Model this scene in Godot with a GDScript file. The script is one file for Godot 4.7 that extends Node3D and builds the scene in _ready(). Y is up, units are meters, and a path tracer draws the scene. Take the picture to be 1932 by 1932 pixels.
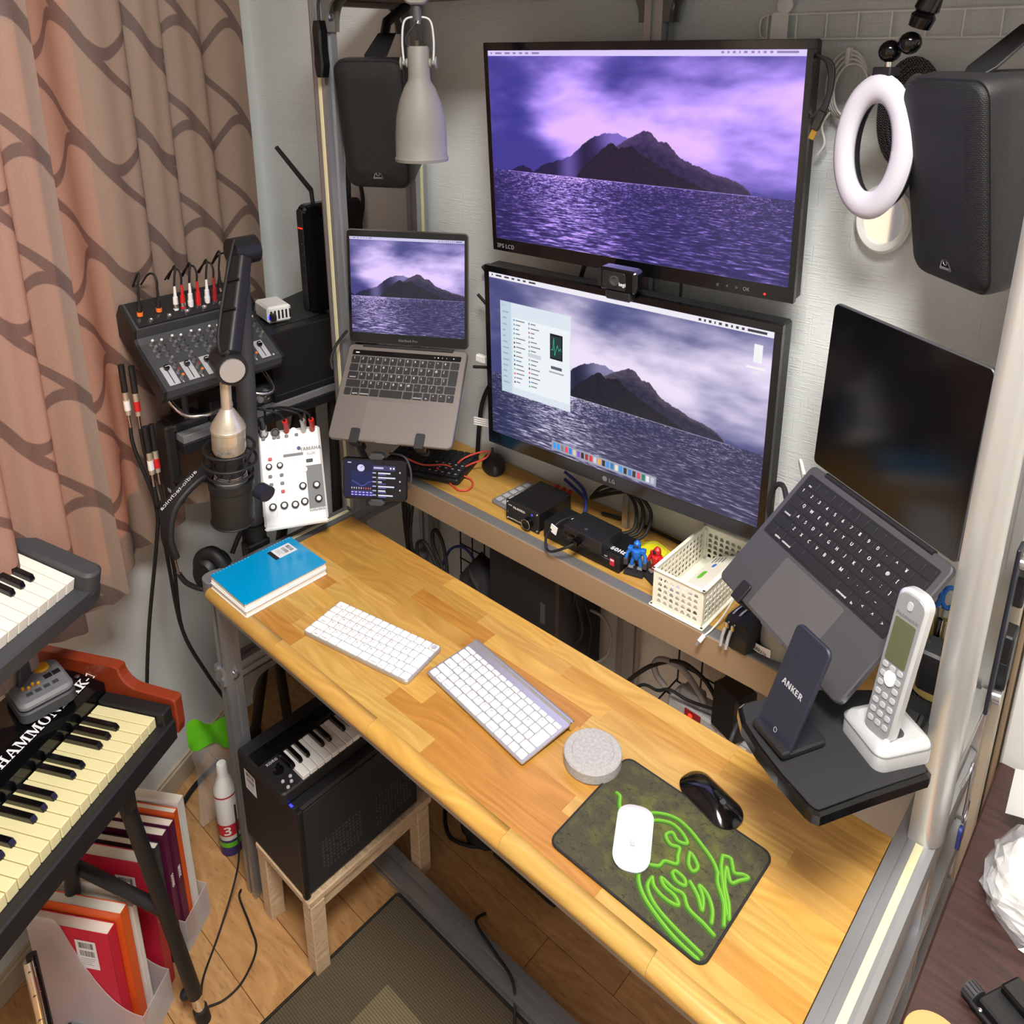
extends Node3D
# A home studio desk in an aluminium frame: monitors, laptops, mixers, keyboards. Units: metres, floor at y = 0.

var M := {}
var names := {}
var texts := {}
var rng := RandomNumberGenerator.new()

func _ready() -> void:
	rng.seed = 7
	set_view()
	make_materials()
	build_room()
	build_frame()
	build_desktop()
	build_shelf()
	build_monitors()
	build_laptops()
	build_speakers()
	build_hanging()
	build_desk_items()
	build_shelf_items()
	build_tray()
	build_left_side()
	build_microphone()
	build_instruments()
	build_floor_things()
	build_under_desk()
	build_right_side()
	build_cables()

# ---------------------------------------------------------------- camera, light
func set_view() -> void:
	var cam := Camera3D.new()
	cam.name = "camera"
	add_child(cam)
	cam.position = Vector3(0.9611, 2.1677, 1.0731)
	cam.rotation = Vector3(-0.2980, 0.7332, -0.001)
	var near := 0.05
	cam.set_frustum(1932.0 / 1517.8 * near, Vector2(0, -398.0 / 1517.8 * near), near, 60.0)
	cam.current = true
	var we := WorldEnvironment.new()
	we.name = "world_environment"
	var env := Environment.new()
	env.background_mode = Environment.BG_SKY
	var sky := Sky.new()
	var sm := ProceduralSkyMaterial.new()
	sm.sky_top_color = Color(0.42, 0.55, 0.78)
	sm.sky_horizon_color = Color(0.78, 0.84, 0.92)
	sm.ground_horizon_color = Color(0.6, 0.6, 0.6)
	sm.ground_bottom_color = Color(0.35, 0.35, 0.34)
	sm.sun_angle_max = 1.0
	sky.sky_material = sm
	env.sky = sky
	env.background_energy_multiplier = 2.2
	env.tonemap_mode = Environment.TONE_MAPPER_LINEAR
	env.tonemap_exposure = 1.0
	env.sdfgi_enabled = true
	env.ssao_enabled = true
	env.ssil_enabled = true
	we.environment = env
	add_child(we)
	var sun := DirectionalLight3D.new()
	sun.name = "sun"
	sun.light_color = Color(1.0, 0.86, 0.68)
	sun.light_energy = 14.0
	sun.light_angular_distance = 0.6
	sun.shadow_enabled = true
	add_child(sun)
	sun.look_at_from_position(Vector3(-4.0, 3.6, 2.6), Vector3(0, 0, 0))

# ---------------------------------------------------------------- nodes
func numbered(n: String) -> String:
	if not names.has(n):
		names[n] = 0
		return n
	names[n] += 1
	return "%s_%03d" % [n, names[n]]

func tag(o: Node, label: String, category: String, group := "") -> void:
	o.set_meta("label", label)
	o.set_meta("category", category)
	if group != "":
		o.set_meta("group", group)

func thing(called: String, label: String, category: String, xf := Transform3D(), group := "") -> Node3D:
	var o := Node3D.new()
	o.name = numbered(called)
	add_child(o)
	o.transform = xf
	tag(o, label, category, group)
	return o

func solo(called: String, label: String, category: String, mesh: Mesh, m: Material, xf := Transform3D(), group := "") -> MeshInstance3D:
	var o := MeshInstance3D.new()
	o.name = numbered(called)
	o.mesh = mesh
	o.material_override = m
	add_child(o)
	o.transform = xf
	tag(o, label, category, group)
	return o

func struct(called: String, mesh: Mesh, m: Material, xf := Transform3D(), parent: Node = null) -> MeshInstance3D:
	var o := MeshInstance3D.new()
	o.name = called
	o.mesh = mesh
	o.material_override = m
	o.transform = xf
	if parent == null:
		o.set_meta("kind", "structure")
		add_child(o)
	else:
		parent.add_child(o, true)
	return o

func part(parent: Node, called: String, mesh: Mesh, m: Material, xf := Transform3D(), label := "") -> MeshInstance3D:
	var o := MeshInstance3D.new()
	o.name = called
	o.mesh = mesh
	o.material_override = m
	o.transform = xf
	parent.add_child(o, true)
	if label != "":
		o.set_meta("label", label)
	return o

func v(x: float, y: float, z: float) -> Vector3:
	return Vector3(x, y, z)

func at(x: float, y: float, z: float, yaw := 0.0) -> Transform3D:
	return Transform3D(Basis(Vector3.UP, deg_to_rad(yaw)), Vector3(x, y, z))

# yaw about the vertical, then a lean back by tilt about the own x axis
func lean(x: float, y: float, z: float, yaw: float, tilt: float) -> Transform3D:
	return Transform3D(Basis(Vector3.UP, deg_to_rad(yaw)) * Basis(Vector3.RIGHT, deg_to_rad(tilt)), Vector3(x, y, z))

func rot(axis: Vector3, deg: float, p := Vector3.ZERO) -> Transform3D:
	return Transform3D(Basis(axis, deg_to_rad(deg)), p)

# ---------------------------------------------------------------- meshes
func nst(group := -1) -> SurfaceTool:
	var st := SurfaceTool.new()
	st.begin(Mesh.PRIMITIVE_TRIANGLES)
	st.set_smooth_group(group)
	return st

func fin(st: SurfaceTool) -> ArrayMesh:
	st.generate_normals()
	return st.commit()

func tri(st: SurfaceTool, a: Vector3, b: Vector3, c: Vector3) -> void:
	st.add_vertex(a)
	st.add_vertex(c)
	st.add_vertex(b)

func quad(st: SurfaceTool, a: Vector3, b: Vector3, c: Vector3, d: Vector3) -> void:
	tri(st, a, b, c)
	tri(st, a, c, d)

func oquad(st: SurfaceTool, ctr: Vector3, a: Vector3, b: Vector3, c: Vector3, d: Vector3) -> void:
	if (c - a).cross(d - b).dot((a + b + c + d) * 0.25 - ctr) > 0.0:
		quad(st, a, b, c, d)
	else:
		quad(st, d, c, b, a)

func corner(xf: Transform3D, h: Vector3, bev: float, axis: int, s: Vector3) -> Vector3:
	var p := Vector3.ZERO
	for i in 3:
		p[i] = s[i] * (h[i] if i == axis else h[i] - bev)
	return xf * p

func add_box(st: SurfaceTool, xf: Transform3D, size: Vector3, bev := 0.0) -> void:
	var h := size * 0.5
	var ctr := xf.origin
	st.set_smooth_group(-1)
	for a in 3:
		var b := (a + 1) % 3
		var c := (a + 2) % 3
		for s in [-1.0, 1.0]:
			var q: Array[Vector3] = []
			for k in [[-1.0, -1.0], [1.0, -1.0], [1.0, 1.0], [-1.0, 1.0]]:
				var sg := Vector3.ZERO
				sg[a] = s
				sg[b] = k[0]
				sg[c] = k[1]
				q.append(corner(xf, h, bev, a, sg))
			oquad(st, ctr, q[0], q[1], q[2], q[3])
		if bev > 0.0:
			for sb in [-1.0, 1.0]:
				for sc in [-1.0, 1.0]:
					var s0 := Vector3.ZERO
					s0[b] = sb
					s0[c] = sc
					var s1 := s0
					s0[a] = -1.0
					s1[a] = 1.0
					oquad(st, ctr, corner(xf, h, bev, b, s0), corner(xf, h, bev, b, s1), corner(xf, h, bev, c, s1), corner(xf, h, bev, c, s0))
	if bev > 0.0:
		for x in [-1.0, 1.0]:
			for y in [-1.0, 1.0]:
				for z in [-1.0, 1.0]:
					var s := Vector3(x, y, z)
					var p0 := corner(xf, h, bev, 0, s)
					var p1 := corner(xf, h, bev, 1, s)
					var p2 := corner(xf, h, bev, 2, s)
					if (p1 - p0).cross(p2 - p0).dot(p0 - ctr) > 0.0:
						tri(st, p0, p1, p2)
					else:
						tri(st, p0, p2, p1)

func box(w: float, h: float, d: float, bev := 0.0) -> ArrayMesh:
	var st := nst()
	add_box(st, Transform3D(), Vector3(w, h, d), bev)
	return fin(st)

# a box given by two opposite corners
func box2(a: Vector3, b: Vector3, bev := 0.0) -> ArrayMesh:
	var st := nst()
	add_box(st, Transform3D(Basis(), (a + b) * 0.5), (b - a).abs(), bev)
	return fin(st)

func rrect(w: float, h: float, r: float, n := 5) -> PackedVector2Array:
	var out := PackedVector2Array()
	var c := [Vector2(w / 2 - r, h / 2 - r), Vector2(-w / 2 + r, h / 2 - r), Vector2(-w / 2 + r, -h / 2 + r), Vector2(w / 2 - r, -h / 2 + r)]
	for k in 4:
		for i in n + 1:
			var a := PI / 2 * (k + float(i) / n)
			out.append(c[k] + Vector2(cos(a), sin(a)) * r)
	return out

func ring(r: float, n := 24) -> PackedVector2Array:
	var out := PackedVector2Array()
	for i in n:
		out.append(Vector2(cos(TAU * i / n), sin(TAU * i / n)) * r)
	return out

func inset(poly: PackedVector2Array, d: float) -> PackedVector2Array:
	var out := PackedVector2Array()
	var n := poly.size()
	for i in n:
		var e0 := poly[i] - poly[(i + n - 1) % n]
		var e1 := poly[(i + 1) % n] - poly[i]
		if e0.length() < 1e-7:
			e0 = e1
		if e1.length() < 1e-7:
			e1 = e0
		var n0 := Vector2(-e0.y, e0.x).normalized()
		var n1 := Vector2(-e1.y, e1.x).normalized()
		var m := n0 + n1
		var k := 1.0 + n0.dot(n1)
		out.append(poly[i] + (m / maxf(k, 0.25)) * d)
	return out

# a polygon in the xy plane drawn out along z, both rims bevelled
func add_prism(st: SurfaceTool, xf: Transform3D, poly: PackedVector2Array, z0: float, z1: float, bev := 0.0, smooth := false) -> void:
	if Geometry2D.is_polygon_clockwise(poly):
		poly = poly.duplicate()
		poly.reverse()
	var rings := []
	if bev > 0.0:
		var small := inset(poly, bev)
		rings = [[small, z0], [poly, z0 + bev], [poly, z1 - bev], [small, z1]]
	else:
		rings = [[poly, z0], [poly, z1]]
	var n := poly.size()
	for k in rings.size() - 1:
		st.set_smooth_group(10 + k if smooth else -1)
		for i in n:
			var j := (i + 1) % n
			var p: PackedVector2Array = rings[k][0]
			var q: PackedVector2Array = rings[k + 1][0]
			quad(st, xf * v(p[i].x, p[i].y, rings[k][1]), xf * v(p[j].x, p[j].y, rings[k][1]), xf * v(q[j].x, q[j].y, rings[k + 1][1]), xf * v(q[i].x, q[i].y, rings[k + 1][1]))
	st.set_smooth_group(-1)
	for e in [0, rings.size() - 1]:
		var p: PackedVector2Array = rings[e][0]
		var idx := Geometry2D.triangulate_polygon(p)
		for i in range(0, idx.size(), 3):
			var a := p[idx[i]]
			var b := p[idx[i + 1]]
			var c := p[idx[i + 2]]
			var ccw := (b - a).cross(c - a) > 0.0
			if ccw != (e > 0):
				var t := b
				b = c
				c = t
			tri(st, xf * v(a.x, a.y, rings[e][1]), xf * v(b.x, b.y, rings[e][1]), xf * v(c.x, c.y, rings[e][1]))

func prism(poly: PackedVector2Array, z0: float, z1: float, bev := 0.0, smooth := false, xf := Transform3D()) -> ArrayMesh:
	var st := nst()
	add_prism(st, xf, poly, z0, z1, bev, smooth)
	return fin(st)

# the same lying flat: the polygon is seen from above (x right, y away from the viewer), thickness from y0 to y1
func slab(poly: PackedVector2Array, y0: float, y1: float, bev := 0.0, smooth := false) -> ArrayMesh:
	return prism(poly, y0, y1, bev, smooth, Transform3D(Basis(Vector3.RIGHT, -PI / 2), Vector3.ZERO))

func rslab(w: float, d: float, r: float, y0: float, y1: float, bev := 0.0, n := 5) -> ArrayMesh:
	return slab(rrect(w, d, r, n), y0, y1, bev, true)

# turned shape about y; profile of Vector2(radius, height) from the bottom up
func add_lathe(st: SurfaceTool, xf: Transform3D, prof: Array, n := 24) -> void:
	var g := 20
	for k in prof.size() - 1:
		if k > 0:
			var d0: Vector2 = prof[k] - prof[k - 1]
			var d1: Vector2 = prof[k + 1] - prof[k]
			if absf(d0.angle_to(d1)) > 0.6:
				g += 1
		st.set_smooth_group(g)
		var p: Vector2 = prof[k]
		var q: Vector2 = prof[k + 1]
		for i in n:
			var a := TAU * i / n
			var b := TAU * (i + 1) / n
			var da := Vector3(cos(a), 0, -sin(a))
			var db := Vector3(cos(b), 0, -sin(b))
			var a0 := xf * (da * p.x + Vector3.UP * p.y)
			var b0 := xf * (db * p.x + Vector3.UP * p.y)
			var a1 := xf * (da * q.x + Vector3.UP * q.y)
			var b1 := xf * (db * q.x + Vector3.UP * q.y)
			if p.x > 1e-6:
				tri(st, a0, b0, b1)
			if q.x > 1e-6:
				tri(st, a0, b1, a1)

func lathe(prof: Array, n := 24, xf := Transform3D()) -> ArrayMesh:
	var st := nst()
	add_lathe(st, xf, prof, n)
	return fin(st)

func cyl(r: float, h: float, bev := 0.0, n := 20) -> ArrayMesh:
	if bev > 0.0:
		return lathe([Vector2(0, 0), Vector2(r - bev, 0), Vector2(r, bev), Vector2(r, h - bev), Vector2(r - bev, h), Vector2(0, h)], n)
	return lathe([Vector2(0, 0), Vector2(r, 0), Vector2(r, h), Vector2(0, h)], n)

func curve(pts: Array, sub := 6) -> Array:
	var out := []
	var n := pts.size()
	for i in n - 1:
		var p0: Vector3 = pts[maxi(i - 1, 0)]
		var p1: Vector3 = pts[i]
		var p2: Vector3 = pts[i + 1]
		var p3: Vector3 = pts[mini(i + 2, n - 1)]
		for k in sub:
			var t := float(k) / sub
			out.append(0.5 * ((2.0 * p1) + (p2 - p0) * t + (2.0 * p0 - 5.0 * p1 + 4.0 * p2 - p3) * t * t + (3.0 * p1 - p0 - 3.0 * p2 + p3) * t * t * t))
	out.append(pts[n - 1])
	return out

func add_tube(st: SurfaceTool, pts: Array, r: float, n := 6, r_end := -1.0) -> void:
	st.set_smooth_group(5)
	var m := pts.size()
	var up := Vector3.UP
	var d0: Vector3 = (pts[1] - pts[0]).normalized()
	if absf(d0.dot(up)) > 0.9:
		up = Vector3.RIGHT
	var side := d0.cross(up).normalized()
	var rings := []
	for i in m:
		var d: Vector3 = (pts[mini(i + 1, m - 1)] - pts[maxi(i - 1, 0)]).normalized()
		side = (side - d * side.dot(d)).normalized()
		var w := side.cross(d)
		var rr := r if r_end < 0.0 else lerpf(r, r_end, float(i) / (m - 1))
		var row := []
		for k in n:
			var a := TAU * k / n
			row.append(pts[i] + (side * cos(a) + w * sin(a)) * rr)
		rings.append(row)
	for i in m - 1:
		for k in n:
			var j := (k + 1) % n
			quad(st, rings[i][k], rings[i][j], rings[i + 1][j], rings[i + 1][k])
	st.set_smooth_group(-1)
	for k in range(1, n - 1):
		tri(st, rings[0][0], rings[0][k + 1], rings[0][k])
		tri(st, rings[m - 1][0], rings[m - 1][k], rings[m - 1][k + 1])

func tube(pts: Array, r: float, n := 6, r_end := -1.0) -> ArrayMesh:
	var st := nst()
	add_tube(st, pts, r, n, r_end)
	return fin(st)

func cord(pts: Array, r: float, n := 6, sub := 6) -> ArrayMesh:
	return tube(curve(pts, sub), r, n)

# a closed loop of cable in the plane of axes a and b
func loop_points(c: Vector3, a: Vector3, b: Vector3, n := 24, turns := 1.0, start := 0.0) -> Array:
	var out := []
	for i in int(n * turns) + 1:
		var t := start + TAU * i / n
		out.append(c + a * cos(t) + b * sin(t))
	return out

# one flat rectangle with its picture upright, facing +z
func panel(w: float, h: float) -> ArrayMesh:
	var st := nst()
	var p := [v(-w / 2, -h / 2, 0), v(w / 2, -h / 2, 0), v(w / 2, h / 2, 0), v(-w / 2, h / 2, 0)]
	var uv := [Vector2(0, 1), Vector2(1, 1), Vector2(1, 0), Vector2(0, 0)]
	for i in [0, 2, 1, 0, 3, 2]:
		st.set_uv(uv[i])
		st.add_vertex(p[i])
	return fin(st)

# the same lying flat, facing +y, the top of the picture away from the viewer
func flat_panel(w: float, d: float) -> ArrayMesh:
	var st := nst()
	var p := [v(-w / 2, 0, d / 2), v(w / 2, 0, d / 2), v(w / 2, 0, -d / 2), v(-w / 2, 0, -d / 2)]
	var uv := [Vector2(0, 1), Vector2(1, 1), Vector2(1, 0), Vector2(0, 0)]
	for i in [0, 2, 1, 0, 3, 2]:
		st.set_uv(uv[i])
		st.add_vertex(p[i])
	return fin(st)

func letters(s: String, size: float, bold := false, font := "Droid Sans") -> TextMesh:
	var key := "%s|%f|%s|%s" % [s, size, bold, font]
	if not texts.has(key):
		var f := SystemFont.new()
		f.font_names = PackedStringArray([font])
		if bold:
			f.font_weight = 700
		var t := TextMesh.new()
		t.text = s
		t.font = f
		t.font_size = 32
		t.pixel_size = size / 32.0
		t.depth = 0.0003
		t.curve_step = 4.0
		texts[key] = t
	return texts[key]

func print_on(parent: Node, called: String, s: String, size: float, m: Material, xf: Transform3D, bold := false, font := "Droid Sans") -> MeshInstance3D:
	return part(parent, called, letters(s, size, bold, font), m, xf)

# turns lettering that faces +z so that it lies flat and is read from +z
func flat_text(x: float, y: float, z: float, turn := 0.0) -> Transform3D:
	return Transform3D(Basis(Vector3.UP, deg_to_rad(turn)) * Basis(Vector3.RIGHT, -PI / 2), v(x, y, z))

# ---------------------------------------------------------------- materials
func mat(key: String, c: Color, rough := 0.5, metal := 0.0) -> StandardMaterial3D:
	var m := StandardMaterial3D.new()
	m.albedo_color = c
	m.roughness = rough
	m.metallic = metal
	M[key] = m
	return m

func rgb(r: int, g: int, b: int) -> Color:
	return Color(r / 255.0, g / 255.0, b / 255.0)

func noise(freq: float, sd: int, octaves := 4) -> FastNoiseLite:
	var n := FastNoiseLite.new()
	n.seed = sd
	n.noise_type = FastNoiseLite.TYPE_SIMPLEX_SMOOTH
	n.frequency = freq
	n.fractal_octaves = octaves
	return n

func tex(im: Image) -> ImageTexture:
	return ImageTexture.create_from_image(im)

func blank(w: int, h: int, c := Color.BLACK) -> Image:
	var im := Image.create(w, h, false, Image.FORMAT_RGB8)
	im.fill(c)
	return im

func triplanar(m: StandardMaterial3D, scale: float, t: Texture2D, world := true) -> void:
	m.albedo_texture = t
	m.uv1_triplanar = true
	m.uv1_world_triplanar = world
	m.uv1_scale = Vector3.ONE * scale

func bumpy(m: StandardMaterial3D, t: Texture2D, depth: float) -> void:
	m.heightmap_enabled = true
	m.heightmap_texture = t
	m.heightmap_scale = depth

# grain runs along u; the picture repeats
func wood_image(w: int, h: int, lo: Color, hi: Color, stretch: float, sd: int, pores: float) -> Image:
	var im := blank(w, h)
	var a := noise(0.02, sd, 3)
	var b := noise(0.11, sd + 1, 2)
	var c := noise(0.3, sd + 2, 1)
	for y in h:
		for x in w:
			var fx := float(x)
			# blend over the seam so that the picture repeats along the grain
			var s := clampf((fx - w * 0.8) / (w * 0.2), 0.0, 1.0)
			var g := lerpf(grain(a, b, fx, y, stretch), grain(a, b, fx - w, y, stretch), s)
			var p := lerpf(c.get_noise_2d(fx * 0.12, y * 1.6), c.get_noise_2d((fx - w) * 0.12, y * 1.6), s)
			var k := clampf(0.5 + 0.55 * g, 0.0, 1.0)
			var col := lo.lerp(hi, k)
			if p < -0.42:
				col = col.darkened(pores * (-0.42 - p) * 3.0)
			im.set_pixel(x, y, col)
	return im

func grain(a: FastNoiseLite, b: FastNoiseLite, x: float, y: float, stretch: float) -> float:
	var warp := a.get_noise_2d(x / stretch, y * 0.45) * 26.0
	return 0.25 * sin((y + warp) * 0.55) + 0.8 * b.get_noise_2d(x / stretch * 0.7, (y + warp) * 1.3)

func weave_image(n: int, sd: int) -> Image:
	# embossed paper: short raised threads, across and upright
	var im := blank(n, n, Color(0.5, 0.5, 0.5))
	var r := RandomNumberGenerator.new()
	r.seed = sd
	for i in 2600:
		var k := r.randf_range(0.3, 0.75)
		var col := Color(k, k, k)
		var x := r.randi_range(0, n - 1)
		var y := r.randi_range(0, n - 1)
		var across := r.randf() < 0.62
		var len := r.randi_range(14, 60)
		for t in len:
			for q in 2:
				im.set_pixel((x + (t if across else q)) % n, (y + (q if across else t)) % n, col)
	return im

func dots_image(n: int, cell: int, r: float) -> Image:
	var im := blank(n, n, Color(0.9, 0.9, 0.9))
	for y in n:
		for x in n:
			var cx := fposmod(x + (cell * 0.5 if (y / cell) % 2 == 1 else 0.0), cell) - cell * 0.5
			var cy := fposmod(y, cell) - cell * 0.5
			if Vector2(cx, cy).length() < r:
				im.set_pixel(x, y, Color(0.05, 0.05, 0.05))
	return im

func height_at(pts: Array, u: float) -> float:
	if u <= pts[0].x or u >= pts[pts.size() - 1].x:
		return -1.0
	for i in pts.size() - 1:
		if u < pts[i + 1].x:
			return lerpf(pts[i].y, pts[i + 1].y, (u - pts[i].x) / (pts[i + 1].x - pts[i].x))
	return -1.0

# a sea, a dark island and broken cloud: what the three lit screens show
func island_image(w: int, h: int) -> Image:
	var im := blank(w, h)
	var a := noise(0.9, 3, 5)
	var b := noise(2.2, 9, 4)
	var c := noise(6.0, 17, 3)
	var s := noise(1.0, 31, 3)
	var isle := [Vector2(0.07, 0.0), Vector2(0.10, 0.022), Vector2(0.125, 0.034), Vector2(0.15, 0.02), Vector2(0.165, 0.006), Vector2(0.2, 0.045), Vector2(0.26, 0.075), Vector2(0.31, 0.105), Vector2(0.34, 0.15), Vector2(0.38, 0.2), Vector2(0.43, 0.228), Vector2(0.47, 0.232), Vector2(0.51, 0.21), Vector2(0.6, 0.1), Vector2(0.72, 0.0)]
	var right := [Vector2(0.42, 0.0), Vector2(0.47, 0.17), Vector2(0.52, 0.222), Vector2(0.555, 0.252), Vector2(0.58, 0.245), Vector2(0.605, 0.205), Vector2(0.63, 0.207), Vector2(0.66, 0.155), Vector2(0.69, 0.125), Vector2(0.74, 0.1), Vector2(0.78, 0.075), Vector2(0.82, 0.065), Vector2(0.86, 0.04), Vector2(0.885, 0.0)]
	var front := [Vector2(0.325, 0.0), Vector2(0.35, 0.05), Vector2(0.39, 0.11), Vector2(0.43, 0.165), Vector2(0.45, 0.185), Vector2(0.475, 0.16), Vector2(0.52, 0.178), Vector2(0.55, 0.14), Vector2(0.6, 0.1), Vector2(0.68, 0.05), Vector2(0.76, 0.0)]
	for y in h:
		var t := float(y) / h
		for x in w:
			var u := float(x) / w
			var col: Color
			if t < 0.61:
				var n := a.get_noise_2d(u * 1.5 + t * 0.5, t * 1.9) + 0.45 * b.get_noise_2d(u * 1.2, t * 2.2)
				var d := Vector2((u - 0.34) * 1.2, (t - 0.36) * 1.5).length()
				var e := Vector2((u - 0.86) * 1.0, (t - 0.28) * 1.4).length()
				var f := Vector2((u - 0.47) * 2.1, (t - 0.14) * 1.7).length()
				var g := Vector2((u - 0.05) * 1.4, (t - 0.5) * 1.6).length()
				var k := 0.36 + 0.55 * n + 0.62 * exp(-d * d * 11.0) + 0.5 * exp(-e * e * 10.0) - 0.55 * exp(-f * f * 26.0) - 0.4 * exp(-g * g * 16.0)
				k -= 0.35 * smoothstep(0.5, 0.61, t)
				col = Color(0.27, 0.29, 0.48).lerp(Color(0.93, 0.88, 0.94), smoothstep(0.12, 0.95, k))
				var hh := 0.61 - t
				var hi := height_at(isle, u) + 0.006 * c.get_noise_2d(u * 8.0, 0.3)
				if hh < hi:
					var haze := smoothstep(0.36, 0.46, u) * (1.0 - smoothstep(0.5, 0.58, u)) * smoothstep(0.05, 0.2, hh)
					haze = maxf(haze, smoothstep(0.24, 0.3, u) * (1.0 - smoothstep(0.3, 0.36, u)) * 0.7)
					col = Color(0.13, 0.14, 0.24).lerp(Color(0.62, 0.6, 0.74), haze * 0.8)
				var h2 := height_at(right, u) + 0.006 * c.get_noise_2d(u * 9.0, 2.3)
				if hh < h2:
					col = Color(0.17, 0.17, 0.26).lerp(Color(0.46, 0.4, 0.42), 0.5 * smoothstep(0.6, 1.0, hh / maxf(h2, 0.01)) + 0.25 * c.get_noise_2d(u * 6.0, t * 6.0))
				var h3 := height_at(front, u) + 0.006 * c.get_noise_2d(u * 9.0, 5.3)
				if hh < h3:
					col = Color(0.085, 0.085, 0.14).lightened(0.08 * (0.5 + 0.5 * c.get_noise_2d(u * 9.0, t * 9.0)))
				if u > 0.885 and hh < 0.02 * (1.0 - (u - 0.885) * 16.0):
					col = Color(0.3, 0.32, 0.5)
			else:
				var z := 1.0 / (t - 0.56)
				var wv := s.get_noise_2d((u - 0.5) * z * 3.2, z * 9.0) + 0.6 * c.get_noise_2d((u - 0.5) * z * 1.6, z * 3.4)
				var lit := 0.10 + 0.5 * exp(-pow((u - 0.26 - (t - 0.61) * 0.15) / 0.2, 2.0)) + 0.2 * exp(-pow((u - 0.85) / 0.3, 2.0))
				lit += 0.25 * (1.0 - smoothstep(0.61, 0.66, t)) * exp(-pow((u - 0.35) / 0.3, 2.0))
				var k := clampf(lit + wv * (0.75 + lit * 0.6), 0.0, 1.0)
				col = Color(0.15, 0.16, 0.29).lerp(Color(0.92, 0.88, 0.95), k * k * (0.55 + 0.45 * lit) + 0.12 * lit)
				if t < 0.614 and u > 0.06 and u < 0.9:
					col = col.lerp(Color(0.95, 0.9, 0.95), 0.6)
			im.set_pixel(x, y, col)
	return im

func tinted(src: Image, gain: Vector3, gamma: float) -> Image:
	var im: Image = src.duplicate()
	for y in im.get_height():
		for x in im.get_width():
			var c := im.get_pixel(x, y)
			im.set_pixel(x, y, Color(clampf(pow(c.r, gamma) * gain.x, 0, 1), clampf(pow(c.g, gamma) * gain.y, 0, 1), clampf(pow(c.b, gamma) * gain.z, 0, 1)))
	return im

func rect_on(im: Image, x: float, y: float, w: float, h: float, c: Color) -> void:
	var W := im.get_width()
	var H := im.get_height()
	im.fill_rect(Rect2i(int(x * W), int(y * H), maxi(1, int(w * W)), maxi(1, int(h * H))), c)

func bar_on(im: Image, y: float, c: Color, ink: Color) -> void:
	rect_on(im, 0, 0, 1, y, c)
	var x := 0.012
	for w in [0.006, 0.026, 0.02, 0.012, 0.012, 0.012, 0.028]:
		rect_on(im, x, y * 0.35, w, y * 0.35, ink)
		x += w + 0.012
	x = 0.78
	for w in [0.008, 0.006, 0.008, 0.004, 0.01, 0.008, 0.006, 0.008, 0.008, 0.055]:
		rect_on(im, x, y * 0.3, w, y * 0.4, ink)
		x += w + 0.009

func glow(key: String, im: Image, energy: float) -> StandardMaterial3D:
	var m := mat(key, Color(0.02, 0.02, 0.025), 0.25)
	m.emission_enabled = true
	m.emission = Color.BLACK
	m.emission_texture = tex(im)
	m.emission_energy_multiplier = energy
	return m

func stroke(im: Image, pts: Array, width: float, c: Color) -> void:
	var W := im.get_width()
	var H := im.get_height()
	for i in pts.size() - 1:
		var a: Vector2 = pts[i] * Vector2(W, H)
		var b: Vector2 = pts[i + 1] * Vector2(W, H)
		var n := int(a.distance_to(b)) + 1
		for k in n + 1:
			var p := a.lerp(b, float(k) / n)
			for dy in range(-int(width) - 1, int(width) + 2):
				for dx in range(-int(width) - 1, int(width) + 2):
					if Vector2(dx, dy).length() <= width:
						var px := int(p.x) + dx
						var py := int(p.y) + dy
						if px >= 0 and py >= 0 and px < W and py < H:
							im.set_pixel(px, py, c)

func arc2(pts: Array, sub := 8) -> Array:
	var three := []
	for p in pts:
		three.append(v(p.x, p.y, 0))
	var out := []
	for p in curve(three, sub):
		out.append(Vector2(p.x, p.y))
	return out

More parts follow.
